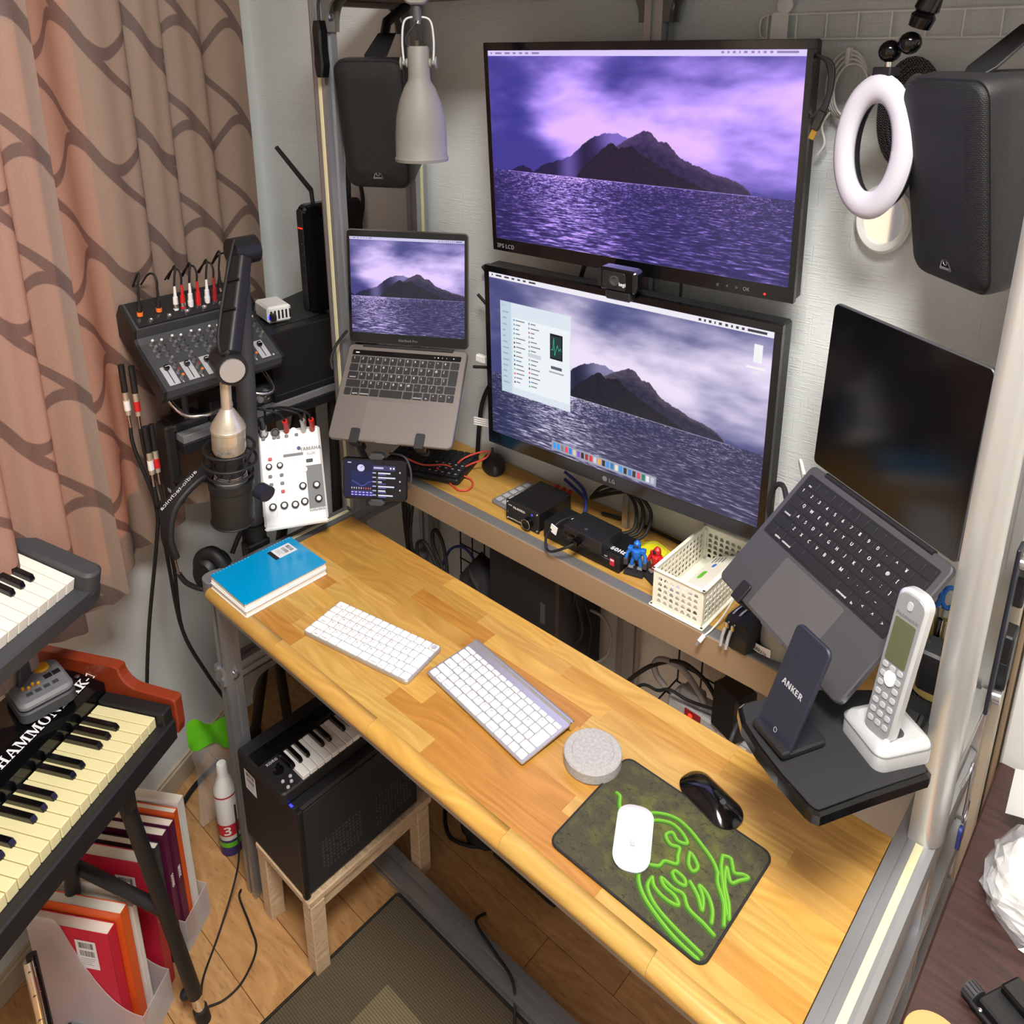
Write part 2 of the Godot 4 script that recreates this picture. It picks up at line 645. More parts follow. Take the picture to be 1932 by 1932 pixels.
func pad_image() -> Image:
	var w := 640
	var h := 510
	var im := blank(w, h)
	var a := noise(0.012, 4, 4)
	var b := noise(0.016, 21, 3)
	var c := noise(0.2, 8, 2)
	for y in h:
		for x in w:
			var g := a.get_noise_2d(x, y)
			var d := Vector2((x - w * 0.52) / w, (y - h * 0.42) / h).length()
			var col := Color(0.25, 0.24, 0.17).lerp(Color(0.38, 0.40, 0.17), clampf(0.75 - d * 1.4 + g * 0.7, 0.0, 1.0))
			var crack := absf(b.get_noise_2d(x + 30.0 * g, y * 1.3))
			if crack < 0.035:
				col = col.darkened(0.55 * (1.0 - crack / 0.035))
			col = col.lightened(0.06 * c.get_noise_2d(x, y))
			im.set_pixel(x, y, col)
	var lines := []
	lines.append([[0.1, 0.33], [0.13, 0.34], [0.16, 0.40], [0.2, 0.44], [0.26, 0.40], [0.36, 0.27], [0.46, 0.21], [0.56, 0.22], [0.67, 0.27], [0.76, 0.32], [0.82, 0.38]])
	lines.append([[0.34, 0.42], [0.38, 0.33], [0.46, 0.27], [0.54, 0.28], [0.6, 0.33], [0.55, 0.36], [0.5, 0.33], [0.48, 0.38], [0.53, 0.42], [0.58, 0.4], [0.6, 0.46], [0.62, 0.52], [0.56, 0.56], [0.55, 0.62], [0.49, 0.68], [0.5, 0.78], [0.58, 0.87], [0.7, 0.93], [0.83, 0.97], [0.97, 0.985]])
	lines.append([[0.56, 0.72], [0.57, 0.8], [0.65, 0.87], [0.78, 0.91], [0.97, 0.94]])
	lines.append([[0.56, 0.72], [0.6, 0.77], [0.68, 0.79], [0.75, 0.77], [0.71, 0.73], [0.64, 0.72], [0.6, 0.68], [0.68, 0.69], [0.74, 0.68], [0.8, 0.74], [0.9, 0.76], [0.97, 0.78]])
	lines.append([[0.63, 0.6], [0.67, 0.63], [0.72, 0.62], [0.7, 0.58], [0.64, 0.57], [0.63, 0.6]])
	lines.append([[0.64, 0.38], [0.67, 0.46], [0.71, 0.49], [0.72, 0.44], [0.67, 0.39], [0.64, 0.38]])
	lines.append([[0.82, 0.38], [0.85, 0.45], [0.93, 0.55], [0.985, 0.68]])
	lines.append([[0.73, 0.57], [0.8, 0.62], [0.86, 0.69], [0.83, 0.61], [0.78, 0.55], [0.84, 0.57], [0.9, 0.64], [0.93, 0.72]])
	lines.append([[0.79, 0.24], [0.83, 0.22], [0.86, 0.26], [0.89, 0.3], [0.93, 0.27], [0.96, 0.27], [0.93, 0.33], [0.9, 0.38], [0.84, 0.3], [0.88, 0.42], [0.95, 0.53], [0.99, 0.62]])
	lines.append([[0.79, 0.24], [0.82, 0.33], [0.89, 0.46], [0.97, 0.6]])
	for l in lines:
		var p := []
		for q in l:
			p.append(Vector2(q[0], q[1] + 0.012))
		stroke(im, arc2(p), 9.0, Color(0.2, 0.36, 0.06))
	for l in lines:
		var p := []
		for q in l:
			p.append(Vector2(q[0], q[1]))
		stroke(im, arc2(p), 6.5, Color(0.33, 0.58, 0.1))
	for l in lines:
		var p := []
		for q in l:
			p.append(Vector2(q[0], q[1] - 0.004))
		stroke(im, arc2(p), 1.6, Color(0.48, 0.72, 0.24))
	return im

func curtain_image() -> Image:
	# brown sateen with a woven figure of crossing dark bands
	var n := 512
	var im := blank(n, n)
	var f := noise(0.35, 12, 2)
	for y in n:
		for x in n:
			var u := float(x) / n * 2.0
			var t := float(y) / n * 2.0
			# slanting bands and, across each lozenge, a lazy S
			var d1 := absf(fposmod(u + t + 0.05 * sin(TAU * t), 1.0) - 0.5)
			var d2 := absf(fposmod(t * 1.0 + 0.16 * sin(TAU * (u + t * 0.0)) + 0.25 * u * 0.0, 1.0) - 0.5)
			var k := 1.0 - smoothstep(0.055, 0.07, d1)
			k = maxf(k, 1.0 - smoothstep(0.045, 0.06, d2))
			var w := 0.05 * f.get_noise_2d(x * 0.4, y * 1.2) + 0.03 * f.get_noise_2d(x * 2.0, y * 0.4)
			im.set_pixel(x, y, Color(0.52, 0.43, 0.37).lightened(0.08 + w).lerp(Color(0.36, 0.29, 0.265).lightened(w), k * 0.9))
	return im

func code_image(sd: int) -> Image:
	var im := blank(96, 128, Color(0.9, 0.9, 0.92))
	var r := RandomNumberGenerator.new()
	r.seed = sd
	for row in [[10, 26], [46, 26]]:
		var x := 14
		while x < 82:
			var w := r.randi_range(1, 3)
			im.fill_rect(Rect2i(x, row[0], w, row[1]), Color(0.12, 0.12, 0.14))
			x += w + r.randi_range(1, 3)
	for i in 4:
		im.fill_rect(Rect2i(14, 82 + i * 9, r.randi_range(40, 66), 2), Color(0.45, 0.45, 0.5))
	return im

func make_materials() -> void:
	mat("alu", rgb(172, 174, 178), 0.38, 0.75)
	mat("alu_light", rgb(206, 206, 204), 0.34, 0.6)
	mat("alu_brown", rgb(120, 108, 102), 0.5, 0.4)
	mat("strip", rgb(226, 220, 176), 0.6)
	mat("bracket", rgb(110, 108, 104), 0.5, 0.3)
	mat("steel", rgb(200, 200, 204), 0.25, 1.0)
	mat("chrome", rgb(225, 222, 216), 0.1, 1.0)
	mat("black", rgb(26, 26, 28), 0.5)
	mat("black_gloss", rgb(10, 10, 12), 0.12)
	mat("black_soft", rgb(30, 30, 32), 0.8)
	mat("black_metal", rgb(32, 32, 34), 0.4, 0.3)
	mat("dark_grey", rgb(62, 63, 66), 0.55)
	mat("mid_grey", rgb(118, 119, 122), 0.55)
	mat("light_grey", rgb(178, 180, 184), 0.5)
	mat("navy", rgb(34, 38, 52), 0.5)
	mat("rubber", rgb(20, 20, 21), 0.65)
	mat("white", rgb(238, 238, 236), 0.4)
	mat("white_gloss", rgb(244, 244, 244), 0.12)
	mat("ivory", rgb(232, 222, 170), 0.3)
	mat("key_white", rgb(244, 240, 226), 0.25)
	mat("paper", rgb(236, 232, 220), 0.8)
	mat("red", rgb(204, 34, 34), 0.4)
	mat("red_book", rgb(200, 28, 62), 0.4)
	mat("dark_red", rgb(150, 30, 36), 0.45)
	mat("orange", rgb(226, 92, 30), 0.4)
	mat("orange_cap", rgb(240, 120, 40), 0.5)
	mat("yellow", rgb(238, 232, 40), 0.5)
	mat("amber", rgb(222, 158, 24), 0.35)
	mat("plum", rgb(96, 28, 66), 0.4)
	mat("blue", rgb(30, 110, 205), 0.4)
	mat("blue_cover", rgb(0, 148, 205), 0.16)
	mat("space_grey", rgb(124, 118, 114), 0.42, 0.55)
	mat("space_grey_dark", rgb(92, 92, 95), 0.42, 0.55)
	mat("trackpad", rgb(134, 128, 124), 0.3, 0.4)
	mat("trackpad_dark", rgb(106, 105, 106), 0.3, 0.4)
	mat("silver", rgb(196, 196, 196), 0.35, 0.7)
	mat("lamp_grey", rgb(112, 110, 104), 0.6)
	mat("ink_white", rgb(235, 235, 235), 0.6)
	mat("ink_grey", rgb(120, 120, 124), 0.6)
	mat("ink_black", rgb(24, 24, 26), 0.6)
	mat("shelf_lip", rgb(158, 136, 112), 0.45, 0.2)
	mat("shelf_trim", rgb(122, 122, 120), 0.5, 0.3)
	mat("shelf_under", rgb(122, 108, 96), 0.6)
	mat("basket", rgb(240, 238, 222), 0.4)
	mat("phone_body", rgb(206, 208, 210), 0.28, 0.35)
	mat("phone_pad", rgb(150, 152, 156), 0.3, 0.2)
	mat("lcd", rgb(92, 98, 72), 0.2)
	mat("cup", rgb(206, 190, 118), 0.35)
	mat("grey_cloth", rgb(150, 148, 138), 0.9)
	mat("pouch", rgb(24, 24, 26), 0.75)
	mat("gold", rgb(176, 140, 66), 0.3, 0.8)
	mat("mic_body", rgb(204, 196, 178), 0.35, 0.6)
	mat("mahogany", rgb(136, 52, 26), 0.3)
	mat("door_white", rgb(232, 230, 226), 0.5)
	mat("jamb", rgb(196, 186, 168), 0.6)
	mat("base_board", rgb(186, 172, 150), 0.6)
	mat("green_bag", rgb(96, 190, 30), 0.3)
	mat("label_red", rgb(200, 40, 60), 0.4)
	mat("label_blue", rgb(48, 40, 110), 0.4)
	mat("stool_wood", rgb(214, 190, 156), 0.6)
	mat("cork", rgb(206, 164, 104), 0.8)
	mat("red_cable", rgb(214, 74, 58), 0.45)
	mat("blue_cable", rgb(36, 52, 120), 0.5)
	mat("cable_grey", rgb(150, 150, 152), 0.5)
	mat("ceiling", rgb(236, 234, 228), 0.9)
	var e := mat("led_blue", Color(0.1, 0.1, 0.9), 0.4)
	e.emission_enabled = true
	e.emission = Color(0.2, 0.2, 1.0)
	e.emission_energy_multiplier = 3.0
	e = mat("led_red", Color(0.9, 0.1, 0.05), 0.4)
	e.emission_enabled = true
	e.emission = Color(1.0, 0.15, 0.08)
	e.emission_energy_multiplier = 3.0
	e = mat("lamp_glow", Color(1, 0.95, 0.86), 0.5)
	e.emission_enabled = true
	e.emission = Color(1.0, 0.98, 0.95)
	e.emission_energy_multiplier = 6.0
	# see-through
	e = mat("frosted", Color(0.86, 0.85, 0.86, 0.42), 0.35)
	e.transparency = BaseMaterial3D.TRANSPARENCY_ALPHA
	e = mat("film", Color(0.92, 0.93, 0.95, 0.22), 0.1)
	e.transparency = BaseMaterial3D.TRANSPARENCY_ALPHA
	e = mat("pane", Color(0.9, 0.95, 1.0, 0.08), 0.02)
	e.transparency = BaseMaterial3D.TRANSPARENCY_ALPHA
	e = mat("diffuser", rgb(204, 202, 214), 0.35)
	e.backlight_enabled = true
	e.backlight = Color(0.5, 0.5, 0.52)
	e = mat("mirror", rgb(220, 222, 224), 0.03, 1.0)
	# wood
	var grain_light := tex(wood_image(512, 256, Color(0.72, 0.55, 0.27), Color(0.84, 0.68, 0.38), 14.0, 5, 0.0))
	var tones := [Color(0.98, 0.96, 0.92), Color(0.9, 0.86, 0.78), Color(1, 1, 1), Color(0.95, 0.93, 0.9), Color(0.88, 0.78, 0.64), Color(1.0, 0.98, 0.9), Color(0.93, 0.87, 0.78), Color(0.96, 0.97, 0.94)]
	for i in tones.size():
		e = mat("stave%d" % i, tones[i], 0.36)
		triplanar(e, 2.4, grain_light)
		e.uv1_offset = Vector3(i * 0.37, i * 0.21, i * 0.53)
	var grain_floor := tex(wood_image(512, 256, Color(0.70, 0.52, 0.33), Color(0.82, 0.65, 0.45), 7.0, 41, 0.1))
	for i in 4:
		e = mat("floor%d" % i, [Color(1, 1, 1), Color(0.95, 0.94, 0.92), Color(1.0, 0.98, 0.95), Color(0.92, 0.9, 0.88)][i], 0.42)
		triplanar(e, 1.3, grain_floor)
		e.uv1_offset = Vector3(i * 0.31, i * 0.17, i * 0.61)
	e = mat("shelf_wood", Color(0.97, 0.95, 0.9), 0.45)
	triplanar(e, 1.6, grain_light)
	e.uv1_offset = Vector3(0.2, 0.7, 0.4)
	M.stool_wood.albedo_texture = grain_floor
	M.stool_wood.albedo_color = Color(1.0, 0.97, 0.95)
	triplanar(M.stool_wood, 4.0, tex(wood_image(256, 128, Color(0.74, 0.66, 0.54), Color(0.88, 0.8, 0.68), 6.0, 77, 0.1)))
	var dark := tex(wood_image(512, 256, Color(0.20, 0.13, 0.12), Color(0.30, 0.20, 0.18), 14.0, 63, 0.2))
	e = mat("dark_table", Color(1, 1, 1), 0.4)
	triplanar(e, 2.2, dark)
	# wall paper, cloth, meshes
	e = mat("wall", rgb(214, 218, 218), 0.85)
	var weave := tex(weave_image(512, 3))
	triplanar(e, 2.2, tex(blank(4, 4, Color.WHITE)))
	bumpy(e, weave, 0.16)
	e = mat("curtain", Color(1, 1, 1), 0.62)
	e.albedo_texture = tex(curtain_image())
	e.backlight_enabled = true
	e.backlight = Color(0.34, 0.2, 0.13)
	e = mat("grille", rgb(22, 23, 25), 0.6, 0.2)
	triplanar(e, 26.0, tex(blank(4, 4, Color.WHITE)), false)
	bumpy(e, tex(dots_image(128, 8, 2.6)), 0.05)
	e = mat("pop_mesh", rgb(58, 54, 48), 0.5, 0.4)
	triplanar(e, 24.0, tex(dots_image(128, 8, 2.4)), false)
	bumpy(e, tex(dots_image(128, 8, 2.6)), 0.05)
	e = mat("leather", rgb(30, 30, 32), 0.55)
	var nt := NoiseTexture2D.new()
	nt.noise = noise(0.1, 5, 3)
	nt.width = 128
	nt.height = 128
	nt.seamless = true
	triplanar(e, 20.0, tex(blank(4, 4, Color.WHITE)), false)
	bumpy(e, nt, 0.02)
	e = mat("stone", rgb(176, 174, 172), 0.9)
	triplanar(e, 9.0, tex(tinted_noise(Color(0.9, 0.9, 0.9), Color(1, 1, 1), 0.06, 14)), false)
	bumpy(e, nt, 0.02)
	e = mat("mat_cloth", rgb(104, 92, 70), 0.9)
	triplanar(e, 5.0, tex(rib_image()))
	e = mat("mat_light", rgb(140, 126, 96), 0.9)
	triplanar(e, 5.0, tex(rib_image()))
	e = mat("pad_print", Color(1, 1, 1), 0.85)
	e.albedo_texture = tex(pad_image())
	e = mat("braid", Color(1, 1, 1), 0.7)
	triplanar(e, 60.0, tex(braid_image()), false)
	e = mat("code_a", Color(1, 1, 1), 0.6)
	e.albedo_texture = tex(code_image(3))
	# screens
	var sea := island_image(768, 338)
	var up := tinted(sea, Vector3(0.98, 0.84, 1.25), 1.05)
	bar_on(up, 0.028, Color(0.86, 0.8, 0.99), Color(0.55, 0.5, 0.68))
	glow("screen_up", up, 1.0)
	var lg := tinted(sea, Vector3(1.0, 1.0, 1.04), 1.0)
	bar_on(lg, 0.032, Color(0.93, 0.92, 0.96), Color(0.2, 0.2, 0.24))
	desk_window(lg)
	glow("screen_low", lg, 1.0)
	var lap: Image = tinted(sea, Vector3(0.98, 0.93, 1.1), 1.05).get_region(Rect2i(110, 0, 541, 338))
	bar_on(lap, 0.03, Color(0.8, 0.78, 0.92), Color(0.5, 0.48, 0.6))
	glow("screen_laptop", lap, 1.0)
	glow("screen_phone", phone_image(), 1.0)

func tinted_noise(a: Color, b: Color, f: float, sd: int) -> Image:
	var im := blank(256, 256)
	var n := noise(f, sd, 4)
	for y in 256:
		for x in 256:
			im.set_pixel(x, y, a.lerp(b, clampf(0.5 + n.get_noise_2d(x, y), 0, 1)))
	return im

func rib_image() -> Image:
	var im := blank(256, 256)
	var n := noise(0.3, 19, 2)
	for y in 256:
		for x in 256:
			var k := 0.5 + 0.5 * sin(TAU * y / 8.0) * (0.6 + 0.4 * sin(TAU * x / 4.0))
			im.set_pixel(x, y, Color(0.62, 0.62, 0.62).lerp(Color.WHITE, clampf(k + 0.2 * n.get_noise_2d(x, y), 0, 1)))
	return im

func braid_image() -> Image:
	var im := blank(64, 64, Color(0.03, 0.03, 0.04))
	for y in 64:
		for x in 64:
			if (x + y) % 16 < 5 and (x - y + 64) % 16 < 7:
				im.set_pixel(x, y, Color(0.85, 0.85, 0.88))
	return im

func desk_window(im: Image) -> void:
	# the open file window, the icon on the right and the dock
	rect_on(im, 0.048, 0.155, 0.295, 0.56, Color(0.86, 0.9, 0.94))
	rect_on(im, 0.048, 0.155, 0.047, 0.56, Color(0.76, 0.83, 0.88))
	rect_on(im, 0.102, 0.24, 0.236, 0.43, Color(0.93, 0.95, 0.97))
	for i in 3:
		rect_on(im, 0.054 + i * 0.007, 0.175, 0.004, 0.009, Color(0.66, 0.72, 0.78))
	var r := RandomNumberGenerator.new()
	r.seed = 11
	for i in 13:
		rect_on(im, 0.056, 0.215 + i * 0.036, r.randf_range(0.012, 0.03), 0.01, Color(0.62, 0.68, 0.75))
	var cols := [Color(0.55, 0.58, 0.62), Color(0.2, 0.22, 0.26), Color(0.6, 0.6, 0.66), Color(0.85, 0.35, 0.4), Color(0.25, 0.6, 0.85), Color(0.4, 0.75, 0.5)]
	for c in 2:
		for i in 15:
			var y := 0.25 + i * 0.027
			rect_on(im, 0.105 + c * 0.064, y, 0.006, 0.014, cols[r.randi_range(0, 5)])
			rect_on(im, 0.114 + c * 0.064, y + 0.002, r.randf_range(0.015, 0.042), 0.008, Color(0.45, 0.47, 0.5))
	rect_on(im, 0.166, 0.43, 0.055, 0.024, Color(0.8, 0.83, 0.86))
	rect_on(im, 0.258, 0.28, 0.052, 0.15, Color(0.06, 0.07, 0.08))
	rect_on(im, 0.263, 0.29, 0.042, 0.13, Color(0.12, 0.22, 0.22))
	stroke(im, [Vector2(0.263, 0.37), Vector2(0.270, 0.37), Vector2(0.273, 0.3), Vector2(0.277, 0.4), Vector2(0.282, 0.37), Vector2(0.288, 0.34), Vector2(0.294, 0.37), Vector2(0.3, 0.355), Vector2(0.304, 0.37)], 0.8, Color(0.3, 0.9, 0.7))
	rect_on(im, 0.262, 0.47, 0.045, 0.018, Color(0.35, 0.36, 0.4))
	rect_on(im, 0.255, 0.5, 0.06, 0.01, Color(0.65, 0.67, 0.7))
	rect_on(im, 0.948, 0.075, 0.025, 0.09, Color(0.95, 0.95, 0.96))
	rect_on(im, 0.93, 0.185, 0.055, 0.012, Color(0.95, 0.95, 0.97))
	rect_on(im, 0.95, 0.207, 0.02, 0.012, Color(0.9, 0.9, 0.94))
	rect_on(im, 0.265, 0.925, 0.405, 0.06, Color(0.6, 0.62, 0.7))
	var dock := [Color(0.2, 0.6, 0.95), Color(0.2, 0.6, 0.95), Color(0.5, 0.5, 0.52), Color(0.9, 0.3, 0.35), Color(0.2, 0.5, 0.9), Color(0.85, 0.8, 0.7), Color(0.55, 0.3, 0.8), Color(0.15, 0.15, 0.16), Color(0.6, 0.2, 0.2), Color(0.85, 0.2, 0.2), Color(0.8, 0.8, 0.84), Color(0.95, 0.65, 0.3), Color(0.15, 0.15, 0.18), Color(0.2, 0.55, 0.9), Color(0.15, 0.5, 0.7), Color(0.9, 0.88, 0.8), Color(0.2, 0.6, 0.9), Color(0.15, 0.16, 0.18), Color(0.2, 0.5, 0.8), Color(0.2, 0.2, 0.22), Color(0.9, 0.3, 0.4), Color(0.15, 0.5, 0.35), Color(0.9, 0.9, 0.92), Color(0.75, 0.78, 0.82)]
	for i in dock.size():
		rect_on(im, 0.271 + i * 0.0165, 0.936, 0.012, 0.036, dock[i])

func phone_image() -> Image:
	var im := blank(320, 208, Color(0.02, 0.02, 0.05))
	rect_on(im, 0.02, 0.02, 0.46, 0.96, Color(0.05, 0.05, 0.22))
	rect_on(im, 0.13, 0.3, 0.34, 0.42, Color(0.04, 0.1, 0.32))
	for y in 208:
		for x in 320:
			if Vector2(x - 90, (y - 44)).length() < 19:
				im.set_pixel(x, y, Color(0.85, 0.84, 0.97))
	stroke(im, [Vector2(0.28, 0.21), Vector2(0.31, 0.17)], 1.0, Color(0.3, 0.3, 0.5))
	stroke(im, [Vector2(0.14, 0.55), Vector2(0.2, 0.6), Vector2(0.28, 0.68), Vector2(0.34, 0.66), Vector2(0.4, 0.58), Vector2(0.46, 0.55)], 1.0, Color(0.4, 0.45, 0.8))
	for i in 9:
		rect_on(im, 0.13 + i * 0.038, 0.72, 0.014, 0.05, Color(0.95, 0.9, 0.85) if i < 5 else Color(0.95, 0.45, 0.3))
		rect_on(im, 0.13 + i * 0.038, 0.8, 0.022, 0.02, Color(0.4, 0.4, 0.5))
	for i in 2:
		rect_on(im, 0.12, 0.83 + i * 0.06, 0.36, 0.045, Color(0.3, 0.28, 0.75))
		for k in 6:
			rect_on(im, 0.13 + k * 0.06, 0.84 + i * 0.06, 0.03, 0.025, Color(0.85, 0.85, 0.95))
	rect_on(im, 0.48, 0.13, 0.36, 0.13, Color(0.25, 0.22, 0.42))
	rect_on(im, 0.49, 0.17, 0.16, 0.05, Color(0.75, 0.75, 0.85))
	rect_on(im, 0.75, 0.17, 0.025, 0.05, Color(0.95, 0.95, 1.0))
	rect_on(im, 0.8, 0.17, 0.025, 0.05, Color(0.95, 0.95, 1.0))
	for i in 6:
		rect_on(im, 0.56, 0.31 + i * 0.115, [0.2, 0.28, 0.06, 0.26, 0.12, 0.24][i], 0.04, Color(0.88, 0.88, 0.95))
		rect_on(im, 0.56, 0.365 + i * 0.115, 0.13, 0.022, Color(0.45, 0.42, 0.75))
		rect_on(im, 0.47, 0.31 + i * 0.115, 0.06, 0.035, Color(0.7, 0.7, 0.85))
	rect_on(im, 0.545, 0.46, 0.006, 0.2, Color(0.9, 0.4, 0.4))
	rect_on(im, 0.07, 0.07, 0.06, 0.03, Color(0.8, 0.8, 0.9))
	for i in 3:
		rect_on(im, 0.9, 0.27 + i * 0.23, 0.022, 0.045, Color(0.85, 0.85, 0.9))
	return im

# ---------------------------------------------------------------- the room
var wall_frame := Transform3D(Basis(Vector3.UP, deg_to_rad(115.0)), Vector3(-1.43, 0, -0.36))  # x runs back along the window wall to the corner, z into the room

func build_room() -> void:
	var fl := struct("floor", box2(v(-2.0, -0.1, -0.46), v(2.6, -0.012, 3.0)), M.floor1)
	var r := RandomNumberGenerator.new()
	r.seed = 4
	var z := -0.394
	while z < 0.98:
		var x := -1.75 + r.randf() * 0.5
		var x0 := -1.75
		while x0 < 1.0:
			var x1 := minf(x, 1.05)
			part(fl, "plank", box2(v(x0 + 0.0006, -0.012, maxf(z, -0.36) + 0.0006), v(x1 - 0.0006, 0.0, z + 0.1464), 0.0012), M["floor%d" % r.randi_range(0, 3)])
			x0 = x1
			x += r.randf_range(0.55, 0.95)
		z += 0.147
	struct("wall_back", box2(v(-1.9, -0.1, -0.46), v(0.82, 3.35, -0.36)), M.wall)
	struct("wall_back_side", box2(v(0.82, -0.1, -0.5), v(2.6, 3.35, -0.40)), M.door_white)
	struct("wall_right", box2(v(2.5, -0.1, -0.5), v(2.6, 3.35, 3.0)), M.wall)
	struct("wall_front", box2(v(-1.0, -0.1, 3.0), v(2.6, 3.35, 3.1)), M.wall)
	struct("ceiling", box2(v(-2.0, 3.3, -0.5), v(2.6, 3.4, 3.1)), M.ceiling)
	var tr := struct("trim_1", box2(v(0.815, 0, -0.42), v(0.836, 3.3, -0.345), 0.003), M.jamb)
	struct("jamb_edge", box2(v(0.838, 0, -0.415), v(0.846, 3.3, -0.35), 0.002), M.shelf_lip, Transform3D(), tr)
	var dr := struct("door_1", box2(v(0.85, 0.01, -0.4), v(1.75, 2.9, -0.362), 0.003), M.door_white)
	struct("door_handle", tube([v(1.66, 1.35, -0.36), v(1.66, 1.35, -0.3), v(1.56, 1.35, -0.3)], 0.012, 8), M.steel, Transform3D(), dr)
	# window wall with its opening
	var st := nst()
	for b in [[-4.2, -0.1, -3.0, 3.35], [-0.80, -0.1, 0.12, 3.35], [-3.0, -0.1, -0.80, 1.15], [-3.0, 2.95, -0.80, 3.35]]:
		add_box(st, Transform3D(Basis(), v((b[0] + b[2]) / 2, (b[1] + b[3]) / 2, -0.06)), v(b[2] - b[0], b[3] - b[1], 0.12))
	struct("wall_left", fin(st), M.wall, wall_frame)
	var bb := nst()
	add_box(bb, Transform3D(Basis(), v(-2.0, 0.035, 0.006)), v(4.0, 0.07, 0.012), 0.003)
	add_box(bb, Transform3D(Basis(), v(-2.0, 0.074, 0.004)), v(4.0, 0.008, 0.008))
	struct("baseboard_left", fin(bb), M.base_board, wall_frame)
	var wd := Node3D.new()
	wd.name = "window_1"
	wd.set_meta("kind", "structure")
	add_child(wd)
	wd.transform = wall_frame
	for b in [[-3.0, 1.15, -2.95, 2.95], [-0.85, 1.15, -0.80, 2.95], [-1.925, 1.2, -1.875, 2.9], [-2.95, 1.15, -0.85, 1.2], [-2.95, 2.9, -0.85, 2.95]]:
		part(wd, "window_frame", box2(v(b[0], b[1], -0.085), v(b[2], b[3], -0.045), 0.004), M.alu)
	part(wd, "pane", box2(v(-2.95, 1.2, -0.067), v(-1.925, 2.9, -0.063)), M.pane)
	part(wd, "pane", box2(v(-1.875, 1.2, -0.067), v(-0.85, 2.9, -0.063)), M.pane)
	# ceiling lamp
	var lamp := thing("ceiling_lamp", "round white ceiling lamp in the middle of the room", "lamp", at(0.95, 3.3, 0.95))
	part(lamp, "lamp_base", lathe([Vector2(0, -0.03), Vector2(0.36, -0.03), Vector2(0.37, 0.0), Vector2(0, 0)], 40), M.white)
	part(lamp, "diffuser", lathe([Vector2(0, -0.10), Vector2(0.2, -0.095), Vector2(0.3, -0.075), Vector2(0.34, -0.03), Vector2(0, -0.03)], 40), M.lamp_glow)
	var al := AreaLight3D.new()
	al.name = "ceiling_lamp_light"
	al.area_size = Vector2(0.62, 0.62)
	al.light_color = Color(1.0, 0.985, 0.96)
	al.light_energy = 8.5
	al.shadow_enabled = true
	al.set("area_range", 8.0)
	add_child(al)
	al.transform = Transform3D(Basis(Vector3.RIGHT, -PI / 2), v(0.95, 3.18, 0.95))
	# curtains
	curtain(0.245, 1.06, 0.12, M.curtain, "brown curtain with a dark wavy pattern, sunlit where it hangs over the window", 1)
	curtain(1.02, 2.2, 0.19, M.curtain, "second brown curtain overlapping the first at the very left edge of the picture", 2)

func curtain(s0: float, s1: float, off: float, m: Material, label: String, sd: int) -> void:
	var st := nst(0)
	var nx := int((s1 - s0) / 0.008)
	var ys := 40
	var arc := 0.0
	var cols := []
	var last := Vector2.ZERO
	for i in nx + 1:
		var s := s0 + (s1 - s0) * i / nx
		var ph := s * 34.0 + 1.6 * sin(s * 9.0 + sd)
		var z := 0.018 * sin(ph) + 0.007 * sin(ph * 2.0 + 0.8)
		var p := Vector2(s, z)
		if i > 0:
			arc += p.distance_to(last)
		last = p
		cols.append([s, z, arc])
	for i in nx:
		for j in ys:
			var q := []
			for k in [[i, j], [i + 1, j], [i + 1, j + 1], [i, j + 1]]:
				var c: Array = cols[k[0]]
				var t := float(k[1]) / ys
				var hem := 0.935 + 0.012 * sin(c[0] * 21.0)
				var y := lerpf(hem, 3.15, t)
				var flare := 1.0 + 0.5 * pow(1.0 - t, 3.0)
				var sway := 0.012 * sin(c[0] * 13.0 + y * 2.0) * (1.0 - t)
				q.append([v(-c[0], y, off + c[1] * flare + sway), Vector2(c[2] / 0.44, -y / 0.52)])
			for k in [0, 2, 1, 0, 3, 2]:
				st.set_uv(q[k][1])
				st.add_vertex(q[k][0])
	solo("curtain", label, "curtain", fin(st), m, wall_frame)

# ---------------------------------------------------------------- aluminium frame
func slot_profile(w: float, h: float) -> PackedVector2Array:
	var p := PackedVector2Array()
	var g := 0.005
	var d := 0.006
	var a := w / 2
	var b := h / 2
	for q in [[-a, -b], [-g, -b], [-g, -b + d], [g, -b + d], [g, -b], [a, -b], [a, -g], [a - d, -g], [a - d, g], [a, g], [a, b], [g, b], [g, b - d], [-g, b - d], [-g, b], [-a, b], [-a, g], [-a + d, g], [-a + d, -g], [-a, -g]]:
		p.append(Vector2(q[0], q[1]))
	return p

# a slotted bar between two corners, drawn out along its longest side
func bar(parent: Node, called: String, a: Vector3, b: Vector3, m: Material) -> void:
	var s := (b - a).abs()
	var c := (a + b) * 0.5
	var xf: Transform3D
	var mesh: ArrayMesh
	if s.y > s.x and s.y > s.z:
		xf = Transform3D(Basis(Vector3.RIGHT, -PI / 2), c)
		mesh = prism(slot_profile(s.x, s.z), -s.y / 2, s.y / 2)
	elif s.x > s.z:
		xf = Transform3D(Basis(Vector3.UP, PI / 2), c)
		mesh = prism(slot_profile(s.z, s.y), -s.x / 2, s.x / 2)
	else:
		xf = Transform3D(Basis(), c)
		mesh = prism(slot_profile(s.x, s.y), -s.z / 2, s.z / 2)
	part(parent, called, mesh, m, xf)

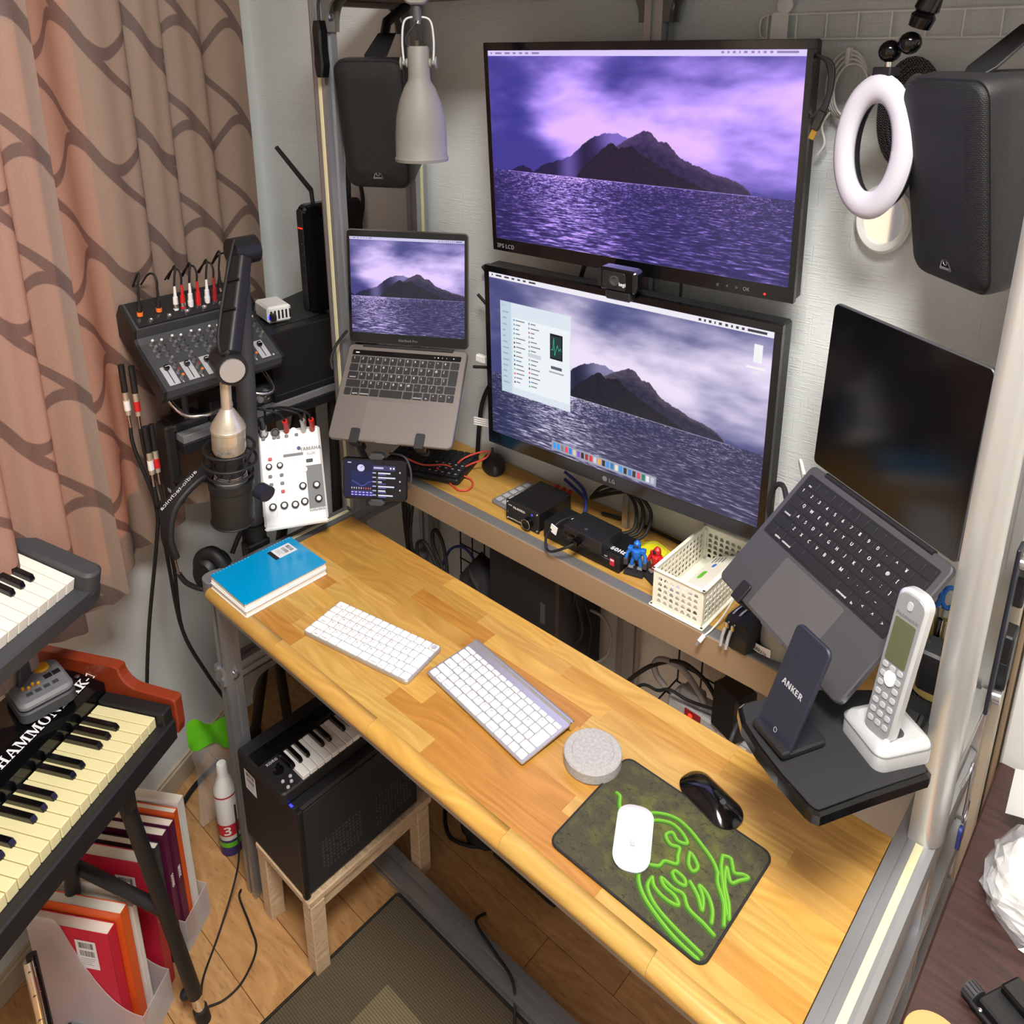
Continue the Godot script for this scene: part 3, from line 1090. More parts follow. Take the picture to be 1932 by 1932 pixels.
func gusset(parent: Node, x: float, y: float, z: float, dir: Vector3, size: float, m: Material) -> void:
	# a quarter bracket in the corner under a beam, hollowed along its curve
	var poly := PackedVector2Array([Vector2(0, 0)])
	poly.append(Vector2(0, -size))
	poly.append(Vector2(size * 0.18, -size))
	for i in 9:
		var t := float(i) / 8
		poly.append(Vector2(lerpf(size * 0.18, size * 0.78, t * t), lerpf(-size, -size * 0.2, 1.0 - (1.0 - t) * (1.0 - t))))
	poly.append(Vector2(size, -size * 0.2))
	poly.append(Vector2(size, 0))
	var side := dir.cross(Vector3.UP)
	var xf := Transform3D(Basis(dir, Vector3.UP, side), v(x, y, z))
	var st := nst()
	add_prism(st, xf, poly, -0.018, -0.012)
	add_prism(st, xf, poly, 0.012, 0.018)
	add_box(st, xf * Transform3D(Basis(), v(0.003, -size / 2, 0)), v(0.006, size, 0.03))
	add_box(st, xf * Transform3D(Basis(), v(size / 2, -0.003, 0)), v(size, 0.006, 0.03))
	part(parent, "corner_bracket", fin(st), m)
	part(parent, "bolt", lathe([Vector2(0, 0), Vector2(0.009, 0), Vector2(0.009, 0.005), Vector2(0.005, 0.007), Vector2(0, 0.007)], 10), M.steel, xf * Transform3D(Basis(Vector3.FORWARD, PI / 2), v(0.006, -size * 0.6, 0)))

func build_frame() -> void:
	var f := thing("aluminium_desk_frame", "slotted aluminium frame with tall posts that carries desk and shelves", "frame")
	# left side
	bar(f, "post", v(-0.655, 0.04, -0.085), v(-0.615, 2.34, -0.045), M.alu)
	bar(f, "post", v(-0.655, 0.04, -0.345), v(-0.615, 2.34, -0.305), M.alu)
	bar(f, "post", v(0.06, 0.04, -0.345), v(0.10, 2.34, -0.305), M.alu)
	bar(f, "post", v(0.78, 0.04, -0.345), v(0.82, 2.34, -0.305), M.alu_light)
	bar(f, "leg", v(-0.655, 0.0, 0.312), v(-0.615, 0.958, 0.352), M.alu)
	bar(f, "leg", v(0.78, 0.0, 0.50), v(0.82, 0.95, 0.54), M.alu)
	bar(f, "side_rail", v(-0.655, 0.96, -0.30), v(-0.61, 1.0, 0.335), M.alu)
	bar(f, "cross_rail", v(-0.662, 0.70, -0.30), v(-0.622, 0.745, 0.36), M.alu)
	bar(f, "floor_rail", v(-0.655, 0.0, -0.345), v(-0.615, 0.038, 0.31), M.alu)
	part(f, "end_cap", rslab(0.052, 0.05, 0.02, 0.0, 0.048, 0.002), M.mid_grey, at(-0.632, 0.955, 0.345))
	# right side: rounded rail and rounded front post
	part(f, "side_rail", prism(PackedVector2Array([Vector2(-0.03, -0.025), Vector2(0.022, -0.025), Vector2(0.026, -0.022), Vector2(0.027, 0.012), Vector2(0.024, 0.02), Vector2(0.016, 0.025), Vector2(-0.012, 0.025), Vector2(-0.012, 0.022), Vector2(-0.0135, 0.022), Vector2(-0.0135, 0.025), Vector2(-0.03, 0.025)]), -0.43, 0.43), M.alu, at(0.7945, 0.975, 0.128))
	var pr := PackedVector2Array()
	for q in [[-0.02, -0.02], [0.0, -0.02]]:
		pr.append(Vector2(q[0], q[1]))
	for i in 9:
		var a := -PI / 2 + PI / 2 * i / 8.0
		pr.append(Vector2(0.0 + 0.024 * cos(a), 0.004 + 0.024 * sin(a)))
	pr.append(Vector2(0.024, 0.02))
	pr.append(Vector2(-0.02, 0.02))
	part(f, "post", prism(pr, 0.0, 1.36, 0.0, true, Transform3D(Basis(Vector3.RIGHT, -PI / 2), Vector3.ZERO)), M.alu_light, at(0.80, 1.0, -0.067))
	bar(f, "leg", v(0.78, 0.0, -0.085), v(0.82, 0.948, -0.045), M.alu)
	for y in [0.80, 0.66, 0.1]:
		bar(f, "cross_rail", v(0.785, y, -0.30), v(0.825, y + 0.04, 0.49), M.alu)
	bar(f, "cross_rail", v(0.785, 1.095, -0.30), v(0.82, 1.13, -0.09), M.alu_light)
	# long beams
	bar(f, "floor_beam", v(-0.615, 0.0, 0.02), v(0.78, 0.036, 0.085), M.alu)
	bar(f, "front_beam", v(-0.61, 0.92, 0.315), v(0.765, 0.965, 0.355), M.alu)
	bar(f, "back_beam", v(-0.615, 0.90, -0.34), v(0.06, 0.94, -0.31), M.alu)
	bar(f, "top_beam", v(-0.655, 2.30, -0.088), v(0.82, 2.34, -0.048), M.alu_brown)
	bar(f, "top_beam", v(-0.655, 2.30, -0.345), v(0.82, 2.34, -0.305), M.alu_brown)
	bar(f, "top_beam", v(-0.655, 2.272, -0.305), v(-0.615, 2.30, -0.085), M.alu_brown)
	# cream strips in the slots
	part(f, "slot_strip", box2(v(-0.6405, 1.01, -0.0455), v(-0.6295, 2.2, -0.044)), M.strip)
	part(f, "slot_strip", box2(v(-0.616, 1.14, -0.33), v(-0.614, 2.2, -0.32)), M.strip)
	part(f, "slot_strip", box2(v(-0.6375, 0.999, -0.04), v(-0.6275, 1.0012, 0.33)), M.strip)
	part(f, "slot_strip", box2(v(0.7935, 0.999, -0.045), v(0.8045, 1.0012, 0.55)), M.strip)
	part(f, "post_cover", box2(v(-0.6585, 1.0, -0.088), v(-0.6545, 2.3, -0.044)), M.alu_brown)
	# brackets
	gusset(f, -0.615, 2.30, -0.065, Vector3.RIGHT, 0.085, M.bracket)
	gusset(f, -0.635, 2.30, -0.305, Vector3.BACK, 0.085, M.bracket)
	gusset(f, 0.06, 2.30, -0.325, Vector3.LEFT, 0.075, M.bracket)
	gusset(f, 0.10, 2.30, -0.325, Vector3.RIGHT, 0.075, M.bracket)
	gusset(f, -0.635, 0.70, 0.31, Vector3.FORWARD, 0.09, M.bracket)
	for p in [v(-0.6, 0.72, 0.33), v(-0.6, 0.73, 0.22)]:
		part(f, "bolt", lathe([Vector2(0, 0), Vector2(0.014, 0), Vector2(0.014, 0.004), Vector2(0.009, 0.004), Vector2(0.009, 0.01), Vector2(0, 0.011)], 14), M.steel, Transform3D(Basis(Vector3.BACK, -PI / 2), p + v(-0.023, 0, 0)))
	# board on top of the frame
	var tb := thing("top_shelf_board", "brown shelf board across the top of the frame", "shelf")
	part(tb, "board", box2(v(-0.655, 2.342, -0.345), v(0.82, 2.365, -0.045), 0.002), M.shelf_under)
	part(tb, "under_panel", box2(v(-0.61, 2.285, -0.304), v(0.815, 2.30, -0.09), 0.001), M.shelf_under)

func build_desktop() -> void:
	var d := thing("desk_top", "laminated wooden desk top with a rounded front edge", "desk top")
	var r := RandomNumberGenerator.new()
	r.seed = 21
	var rows := 10
	var w := 0.385 / rows
	for i in rows:
		var z0 := -0.03 + w * i
		var x0 := -0.604
		var x := x0 + r.randf_range(0.12, 0.4)
		var last := -1
		while x0 < 0.762:
			if 0.763 - x < 0.08:
				x = 0.763
			var k := r.randi_range(0, 7)
			if k == last:
				k = (k + 3) % 8
			last = k
			part(d, "stave", box2(v(x0, 0.968, z0), v(x, 1.0, z0 + w), 0.0004), M["stave%d" % k])
			x0 = x
			x = minf(x + r.randf_range(0.22, 0.46), 0.763)
	var poly := PackedVector2Array([Vector2(0, -0.016)])
	for i in 11:
		var a := -PI / 2 + PI * i / 10.0
		poly.append(Vector2(0.014 + 0.016 * cos(a), 0.016 * sin(a)))
	poly.append(Vector2(0, 0.016))
	var cuts := [-0.604, -0.33, -0.02, 0.31, 0.58, 0.763]
	for i in 5:
		# polygon x points to the front (+z), y up, drawn out along -x
		part(d, "front_stave", prism(poly, 0.0, cuts[i + 1] - cuts[i] - 0.0004, 0.0, true, Transform3D(Basis(v(0, 0, 1), v(0, 1, 0), v(-1, 0, 0)), Vector3.ZERO)), M["stave%d" % [3, 0, 5, 7, 2][i]], at(cuts[i + 1], 0.984, 0.355))

func build_shelf() -> void:
	var s := thing("monitor_shelf", "narrow wooden shelf with grey trim and brown lip under the monitors", "shelf")
	part(s, "board", box2(v(-0.61, 1.098, -0.355), v(0.78, 1.12, -0.141)), M.shelf_wood)
	part(s, "trim", box2(v(-0.61, 1.098, -0.141), v(0.78, 1.121, -0.112), 0.002), M.shelf_trim)
	part(s, "lip", box2(v(-0.61, 1.058, -0.1125), v(0.78, 1.1205, -0.109), 0.001), M.shelf_lip)

# ---------------------------------------------------------------- screens
func build_monitors() -> void:
	var a := thing("monitor", "upper wide black monitor showing a purple sea and island", "monitor", lean(0.102, 1.972, -0.2, 4.0, 3.7))
	monitor(a, 0.668, 0.436, 0.646, 0.3926, 0.0065, 0.04, M.screen_up)
	print_on(a, "badge", "IPS LCD", 0.013, M.ink_grey, at(-0.298, -0.206, 0.0015), true)
	part(a, "power_led", lathe([Vector2(0, 0), Vector2(0.0022, 0), Vector2(0.0016, 0.001), Vector2(0, 0.001)], 8), M.led_red, Transform3D(Basis(Vector3.RIGHT, PI / 2), v(0.283, -0.209, 0.001)))
	for i in 4:
		print_on(a, "button_mark", ["o", "<", ">", "OK"][i], 0.009, M.ink_grey, at(0.195 + i * 0.018, -0.206, 0.0015))
	var b := thing("monitor", "lower wide black monitor showing a grey-blue sea, an open window and a dock", "monitor", lean(0.091, 1.5, -0.2, 3.0, 1.4))
	monitor(b, 0.68, 0.44, 0.6527, 0.3927, 0.009, 0.05, M.screen_low)
	part(b, "badge_disc", lathe([Vector2(0, 0), Vector2(0.006, 0), Vector2(0.006, 0.0006), Vector2(0, 0.0006)], 16), M.ink_grey, Transform3D(Basis(Vector3.RIGHT, PI / 2), v(-0.012, -0.204, 0.0008)))
	print_on(b, "badge", "LG", 0.013, M.ink_grey, at(0.006, -0.204, 0.0015), true)
	for q in [[a, M.screen_up], [b, M.screen_low]]:
		var al := AreaLight3D.new()
		al.name = "screen_light"
		al.area_size = Vector2(0.64, 0.39)
		al.light_color = Color(0.72, 0.68, 1.0)
		al.light_energy = 0.12
		al.shadow_enabled = true
		add_child(al, true)
		al.transform = q[0].transform * Transform3D(Basis(Vector3.UP, PI), v(0, 0, 0.012))
	# camera clipped on the lower monitor
	var c := thing("webcam", "black webcam clipped on top of the lower monitor", "webcam", lean(0.113, 1.752, -0.183, 3.0, 4.0))
	part(c, "body", prism(rrect(0.088, 0.046, 0.012), -0.014, 0.014, 0.003, true), M.black_gloss)
	part(c, "face_plate", prism(rrect(0.052, 0.036, 0.006), 0.014, 0.016, 0.0006, true), M.black, at(-0.006, -0.001, 0))
	part(c, "lens_ring", lathe([Vector2(0, 0), Vector2(0.0105, 0), Vector2(0.0105, 0.003), Vector2(0.007, 0.003), Vector2(0.006, 0.001), Vector2(0, 0.0014)], 20), M.dark_grey, Transform3D(Basis(Vector3.RIGHT, PI / 2), v(-0.004, 0, 0.0158)))
	print_on(c, "badge", "logi", 0.009, M.ink_white, at(0.013, -0.006, 0.0166), true)
	part(c, "foot", box2(v(-0.028, -0.042, -0.012), v(0.028, -0.022, 0.013), 0.003), M.black)
	for s in [-1, 1]:
		part(c, "grille", box2(v(s * 0.039 - 0.004, -0.017, 0.0142), v(s * 0.039 + 0.004, 0.017, 0.0152)), M.grille)

func monitor(t: Node3D, w: float, h: float, sw: float, sh: float, dy: float, depth: float, m: Material) -> void:
	var st := nst()
	# four bezel bars around the picture, all one frame
	var z := 0.0012
	add_box(st, Transform3D(Basis(), v(0, (h / 2 + dy + sh / 2) / 2, -0.006)), v(w, h / 2 - dy - sh / 2, 0.012 + z), 0.0006)
	add_box(st, Transform3D(Basis(), v(0, (-h / 2 + dy - sh / 2) / 2, -0.006)), v(w, h / 2 + dy - sh / 2, 0.012 + z), 0.0006)
	for s in [-1, 1]:
		add_box(st, Transform3D(Basis(), v(s * (w / 2 + sw / 2) / 2, dy, -0.006)), v((w - sw) / 2, sh, 0.012 + z), 0.0004)
	part(t, "bezel", fin(st), M.black_gloss)
	part(t, "screen", panel(sw, sh), m, at(0, dy, 0.0))
	part(t, "back_shell", box2(v(-w / 2 + 0.001, -h / 2 + 0.001, -depth), v(w / 2 - 0.001, h / 2 - 0.001, -0.011), 0.004), M.black)
	part(t, "mount_plate", box2(v(-0.06, -0.08, -depth - 0.008), v(0.06, 0.08, -depth), 0.002), M.black_metal)
	part(t, "mount_arm", box2(v(-0.025, -0.03, -0.10), v(0.02, 0.03, -depth - 0.008), 0.004), M.black_metal)

# ---------------------------------------------------------------- keyboards with keys
const ROWS := [
	[[1.25, "1"], [1, "2"], [1, "3"], [1, "4"], [1, "5"], [1, "6"], [1, "7"], [1, "8"], [1, "9"], [1, "0"], [1, "-"], [1, "^"], [1, "¥"], [1.25, ""]],
	[[1.25, ""], [1, "Q"], [1, "W"], [1, "E"], [1, "R"], [1, "T"], [1, "Y"], [1, "U"], [1, "I"], [1, "O"], [1, "P"], [1, "@"], [1, "["], [1.25, "", 2]],
	[[1.5, "control"], [1, "A"], [1, "S"], [1, "D"], [1, "F"], [1, "G"], [1, "H"], [1, "J"], [1, "K"], [1, "L"], [1, ";"], [1, ":"], [0.75, "]"]],
	[[2, ""], [1, "Z"], [1, "X"], [1, "C"], [1, "V"], [1, "B"], [1, "N"], [1, "M"], [1, ","], [1, "."], [1, "/"], [1, "_"], [1.5, ""]],
	[[1, ""], [1.1, "option"], [1.3, "command"], [1.3, ""], [3.1, ""], [1.3, ""], [1.3, "command"], [1, "fn"], [1, "<"], [1.05, "^"], [1.05, ">"]]]

# keys over the rectangle x0..x1, z0..z1 (z0 is the row furthest away), tops at y
func lay_keys(t: Node3D, x0: float, x1: float, z0: float, z1: float, y: float, high: float, m: Material, ink: Material, fn: float, gap: float, size: float) -> void:
	var rows := []
	var top := []
	if fn > 0.0:
		top = [[1.5, "esc"]]
		for i in 12:
			top.append([1, ""])
		top.append([1, ""])
		rows.append(top)
	rows.append_array(ROWS)
	var units := 5.0 + fn
	var zh := (z1 - z0) / units
	var z := z0
	var pr := nst()
	var meshes := {}
	for row in rows:
		var rh: float = zh * fn if row == top else zh
		var total := 14.5
		if row == ROWS[4] or row == top:
			total = 0.0
			for k in row:
				total += k[0]
		var x := x0
		var u := (x1 - x0) / total
		for k in row:
			var w: float = k[0] * u
			var d: float = rh * (2.0 if k.size() > 2 else 1.0)
			var id := "%.4f %.4f" % [w, d]
			if not meshes.has(id):
				meshes[id] = rslab(w - gap, d - gap, minf(0.0022, (d - gap) * 0.25), 0.0, high, minf(0.0005, high * 0.4), 2)
			part(t, "key", meshes[id], m, at(x + w / 2, y, z + d / 2))
			var s: String = k[1]
			if s.length() == 1:
				pr.append_from(letters(s, size), 0, flat_text(x + w * 0.36, y + high + 0.0001, z + rh * 0.34))
				pr.append_from(mark_mesh(size), 0, at(x + w * 0.66, y + high + 0.0002, z + rh * 0.72))
			elif s.length() > 1:
				pr.append_from(letters(s, size * 0.62), 0, flat_text(x + w * 0.5, y + high + 0.0001, z + rh * 0.72))
			elif row == top:
				pr.append_from(mark_mesh(size * 0.7), 0, at(x + w * 0.5, y + high + 0.0002, z + rh * 0.5))
			x += w
		z += rh
	part(t, "key_lettering", pr.commit(), ink)

# a small three-stroke mark, the second legend of a key
func mark_mesh(size: float) -> Mesh:
	var key := "mark%f" % size
	if not texts.has(key):
		var st := nst()
		var s := size * 0.5
		for q in [[0, -0.45, 0.9, 0.16, 0.0], [-0.1, 0.1, 0.16, 1.0, 0.0], [0.25, 0.3, 0.16, 0.7, 0.5]]:
			add_box(st, Transform3D(Basis(Vector3.UP, q[4]), v(q[0] * s, 0, q[1] * s)), v(q[2] * s, 0.0002, q[3] * s))
		texts[key] = fin(st)
	return texts[key]

func laptop(t: Node3D, w: float, d: float, dl: float, open: float, body: Material, pad: Material, big: bool, screen: Material) -> void:
	part(t, "base", rslab(w, d, 0.012, -0.012, 0.0, 0.002, 6), body, at(0, 0, d / 2))
	var k0 := d * (0.075 if big else 0.125)
	var k1 := d * 0.55
	var kx := w * 0.455
	if big:
		part(t, "key_well", rslab(kx * 2 + 0.006, k1 - k0 + 0.006, 0.003, 0.0, 0.0004), M.black, at(0, 0, (k0 + k1) / 2))
	else:
		part(t, "touch_bar", rslab(kx * 2, d * 0.055, 0.002, 0.0, 0.0007), M.black_gloss, at(0, 0, d * 0.09))
		for q in [[-0.94, 0.05], [0.52, 0.006], [0.58, 0.014], [0.66, 0.006], [0.74, 0.004], [0.86, 0.014]]:
			part(t, "touch_icon", box2(v(q[0] * kx, 0.0007, d * 0.085), v(q[0] * kx + q[1] * w * 0.6, 0.0009, d * 0.095)), M.ink_white)
	lay_keys(t, -kx, kx, k0, k1, 0.0003, 0.0011, M.black, M.ink_white, 1.0 if big else 0.0, 0.0024 if not big else 0.0016, 0.0075)
	part(t, "trackpad", rslab(w * 0.45, d * 0.395, 0.004, 0.0, 0.0004, 0.0002), pad, at(-0.015 * w if not big else 0.0, 0, d * 0.782))
	part(t, "front_notch", rslab(w * 0.18, 0.006, 0.002, -0.002, 0.0006), body, at(-0.015 * w if not big else 0.0, 0, d - 0.002))
	part(t, "hinge", tube([v(-w * 0.38, -0.002, 0.002), v(w * 0.38, -0.002, 0.002)], 0.005, 10), M.black)
	# the lid: its own frame, y towards the top edge
	var L := Transform3D(Basis(Vector3.RIGHT, deg_to_rad(open - 90.0)), Vector3.ZERO)
	var lid := part(t, "lid", prism(rrect(w, dl - 0.004, 0.01), -0.007, 0.0, 0.0012, true), body, L * at(0, dl / 2 + 0.002, 0))
	part(lid, "bezel", prism(rrect(w - 0.003, dl - 0.008, 0.008), 0.0, 0.0008, 0.0, true), M.black_gloss, at(0, 0, 0))
	if screen:
		part(lid, "screen", panel(w * 0.945, dl * 0.83), screen, at(0, dl * 0.018, 0.001))
		print_on(lid, "lid_lettering", "MacBook Pro", 0.008, M.ink_grey, at(0, -dl * 0.45, 0.001))
	else:
		part(lid, "screen", panel(w * 0.965, dl * 0.9), M.black_gloss, at(0, dl * 0.02, 0.001))

func laptop_stand(t: Node3D, w: float, d: float, clips: Array, foot: Vector3) -> void:
	part(t, "tray_plate", box2(v(-w * 0.32, -0.019, d * 0.12), v(w * 0.32, -0.0125, d * 0.97), 0.002), M.black_metal)
	for c in clips:
		var x: float = -w / 2 + w * c
		part(t, "clip_pad", rslab(0.022, 0.034, 0.004, 0.0006, 0.0055, 0.001), M.black, at(x, 0, d - 0.012))
		part(t, "clip_bar", box2(v(x - 0.011, -0.03, d + 0.003), v(x + 0.011, 0.0055, d + 0.007), 0.001), M.black)
		part(t, "clip_plate", box2(v(x - 0.009, -0.034, d - 0.012), v(x + 0.009, -0.0195, d + 0.002), 0.001), M.gold)
		part(t, "clip_screw", tube([v(x, -0.05, d - 0.004), v(x, -0.033, d - 0.004)], 0.004, 8), M.chrome)
		part(t, "clip_knob", lathe([Vector2(0, -0.066), Vector2(0.009, -0.066), Vector2(0.01, -0.05), Vector2(0, -0.05)], 12), M.black, at(x, 0, d - 0.004))
	part(t, "arm", tube([v(0, -0.02, d * 0.4), v(0, -0.045, d * 0.35), foot], 0.012, 10), M.black_metal)
	part(t, "arm_joint", lathe([Vector2(0, -0.05), Vector2(0.02, -0.05), Vector2(0.022, -0.02), Vector2(0, -0.02)], 16), M.black_metal, at(0, 0, d * 0.38))

func build_laptops() -> void:
	var x1 := lean(-0.453, 1.487, -0.12, 30.6, 46.7)
	var a := thing("laptop", "open brownish-grey laptop on the left with a lit screen", "laptop", x1)
	laptop(a, 0.300, 0.2404, 0.2843, 39.3, M.space_grey, M.trackpad, false, M.screen_laptop)
	var s1 := thing("laptop_stand", "black clamp arm holding the lit laptop on the left", "stand", x1)
	laptop_stand(s1, 0.300, 0.2404, [0.22, 0.745], x1.affine_inverse() * v(-0.60, 1.28, -0.068))
	part(s1, "post_clamp", box(0.06, 0.07, 0.06, 0.004), M.black_metal, x1.affine_inverse() * at(-0.612, 1.27, -0.066))
	var x2 := lean(0.645, 1.488, -0.126, -30.5, 47.75)
	var b := thing("laptop", "open dark grey laptop on the right with its screen off", "laptop", x2)
	laptop(b, 0.308, 0.2536, 0.2929, 41.3, M.space_grey_dark, M.trackpad_dark, true, null)
	var s2 := thing("laptop_stand", "black clamp arm holding the dark laptop on the right", "stand", x2)
	laptop_stand(s2, 0.308, 0.2536, [0.2, 0.78], x2.affine_inverse() * v(0.775, 1.30, -0.085))
	part(s2, "post_clamp", box(0.05, 0.07, 0.05, 0.004), M.black_metal, x2.affine_inverse() * at(0.775, 1.29, -0.088))

# ---------------------------------------------------------------- loudspeakers
func add_loft(st: SurfaceTool, rings: Array, smooth := 3) -> void:
	# rings: [polygon, z] with the same number of points; closed at both ends
	var n: int = rings[0][0].size()
	for k in rings.size() - 1:
		st.set_smooth_group(smooth)
		for i in n:
			var j := (i + 1) % n
			var p: PackedVector2Array = rings[k][0]
			var q: PackedVector2Array = rings[k + 1][0]
			quad(st, v(p[i].x, p[i].y, rings[k][1]), v(p[j].x, p[j].y, rings[k][1]), v(q[j].x, q[j].y, rings[k + 1][1]), v(q[i].x, q[i].y, rings[k + 1][1]))
	st.set_smooth_group(-1)
	for e in [0, rings.size() - 1]:
		var p: PackedVector2Array = rings[e][0]
		for i in range(1, n - 1):
			var a := v(p[0].x, p[0].y, rings[e][1])
			var b := v(p[i].x, p[i].y, rings[e][1])
			var c := v(p[i + 1].x, p[i + 1].y, rings[e][1])
			if e > 0:
				tri(st, a, b, c)
			else:
				tri(st, a, c, b)

func bowed(w: float, h: float, r: float, bow: float) -> PackedVector2Array:
	# a rounded rectangle narrower at the foot and slightly bellied
	var p := rrect(w, h, r, 6)
	var out := PackedVector2Array()
	for q in p:
		var t := q.y / h
		out.append(Vector2(q.x * (1.0 + bow * t * 0.6 - 0.5 * bow * t * t), q.y))
	return out

func speaker(t: Node3D, w: float, h: float, d: float) -> void:
	var st := nst()
	add_loft(st, [[bowed(w * 0.72, h * 0.8, 0.02, 0.1), -d], [bowed(w * 0.8, h * 0.86, 0.022, 0.1), -d + 0.006], [bowed(w * 0.93, h * 0.95, 0.024, 0.12), -d * 0.45], [bowed(w, h, 0.026, 0.12), -0.03], [bowed(w, h, 0.026, 0.12), -0.008], [bowed(w * 0.985, h * 0.99, 0.026, 0.12), 0.0]])
	part(t, "cabinet", fin(st), M.leather)
	st = nst()
	add_loft(st, [[bowed(w * 0.95, h * 0.968, 0.024, 0.12), -0.001], [bowed(w * 0.95, h * 0.968, 0.024, 0.12), 0.004], [bowed(w * 0.9, h * 0.94, 0.024, 0.12), 0.009], [bowed(w * 0.6, h * 0.7, 0.02, 0.12), 0.0125]])
	var gr := part(t, "grille", fin(st), M.grille)
	var e := part(gr, "emblem", prism(PackedVector2Array([Vector2(-0.012, -0.012), Vector2(0.012, -0.012), Vector2(0, 0.016)]), 0.0, 0.0022, 0.0006), M.black_gloss, at(0.004, -h * 0.37, 0.0095))
	part(e, "emblem_rim", tube([v(-0.012, -0.012, 0.002), v(0.012, -0.012, 0.002), v(0, 0.016, 0.002), v(-0.012, -0.012, 0.002)], 0.0007, 5), M.silver)
	print_on(e, "emblem_lettering", "behringer", 0.0042, M.silver, at(0, -0.0095, 0.0026))
	part(e, "emblem_ear", tube(loop_points(v(0, -0.001, 0.0022), v(0.004, 0, 0), v(0, 0.0045, 0), 12), 0.0006, 4), M.silver)
	# yoke over the top
	part(t, "yoke", prism(PackedVector2Array([Vector2(-0.028, 0), Vector2(-0.018, -0.018), Vector2(0.018, -0.018), Vector2(0.028, 0), Vector2(0.022, 0.085), Vector2(-0.022, 0.085)]), 0.0, 0.004, 0.001, false, Transform3D(Basis(Vector3.RIGHT, deg_to_rad(-62)), v(0, h * 0.478 + 0.006, -d * 0.36))), M.black)
	part(t, "yoke_bolt", lathe([Vector2(0, 0), Vector2(0.007, 0), Vector2(0.005, 0.004), Vector2(0, 0.005)], 12), M.steel, rot(Vector3.RIGHT, 28, v(0, h * 0.486 + 0.006, -d * 0.4)))

func build_speakers() -> void:
	var a := lean(-0.517, 2.013, -0.10, 27.0, 6.8)
	var s := thing("loudspeaker", "black loudspeaker hanging at the left behind the grey lamp", "speaker", a)
	speaker(s, 0.168, 0.292, 0.13)
	part(s, "wall_bracket", tube([a.affine_inverse() * v(-0.56, 2.18, -0.17), a.affine_inverse() * v(-0.60, 2.24, -0.22), a.affine_inverse() * v(-0.62, 2.28, -0.3)], 0.012, 8), M.black_metal)
	var b := lean(0.668, 1.995, -0.149, -40.3, 11.8)
	s = thing("loudspeaker", "large black loudspeaker at the upper right beside the ring light", "speaker", b)
	speaker(s, 0.172, 0.292, 0.15)
	part(s, "wall_bracket", tube([b.affine_inverse() * v(0.74, 2.18, -0.21), b.affine_inverse() * v(0.78, 2.24, -0.26), b.affine_inverse() * v(0.80, 2.28, -0.3)], 0.012, 8), M.black_metal)

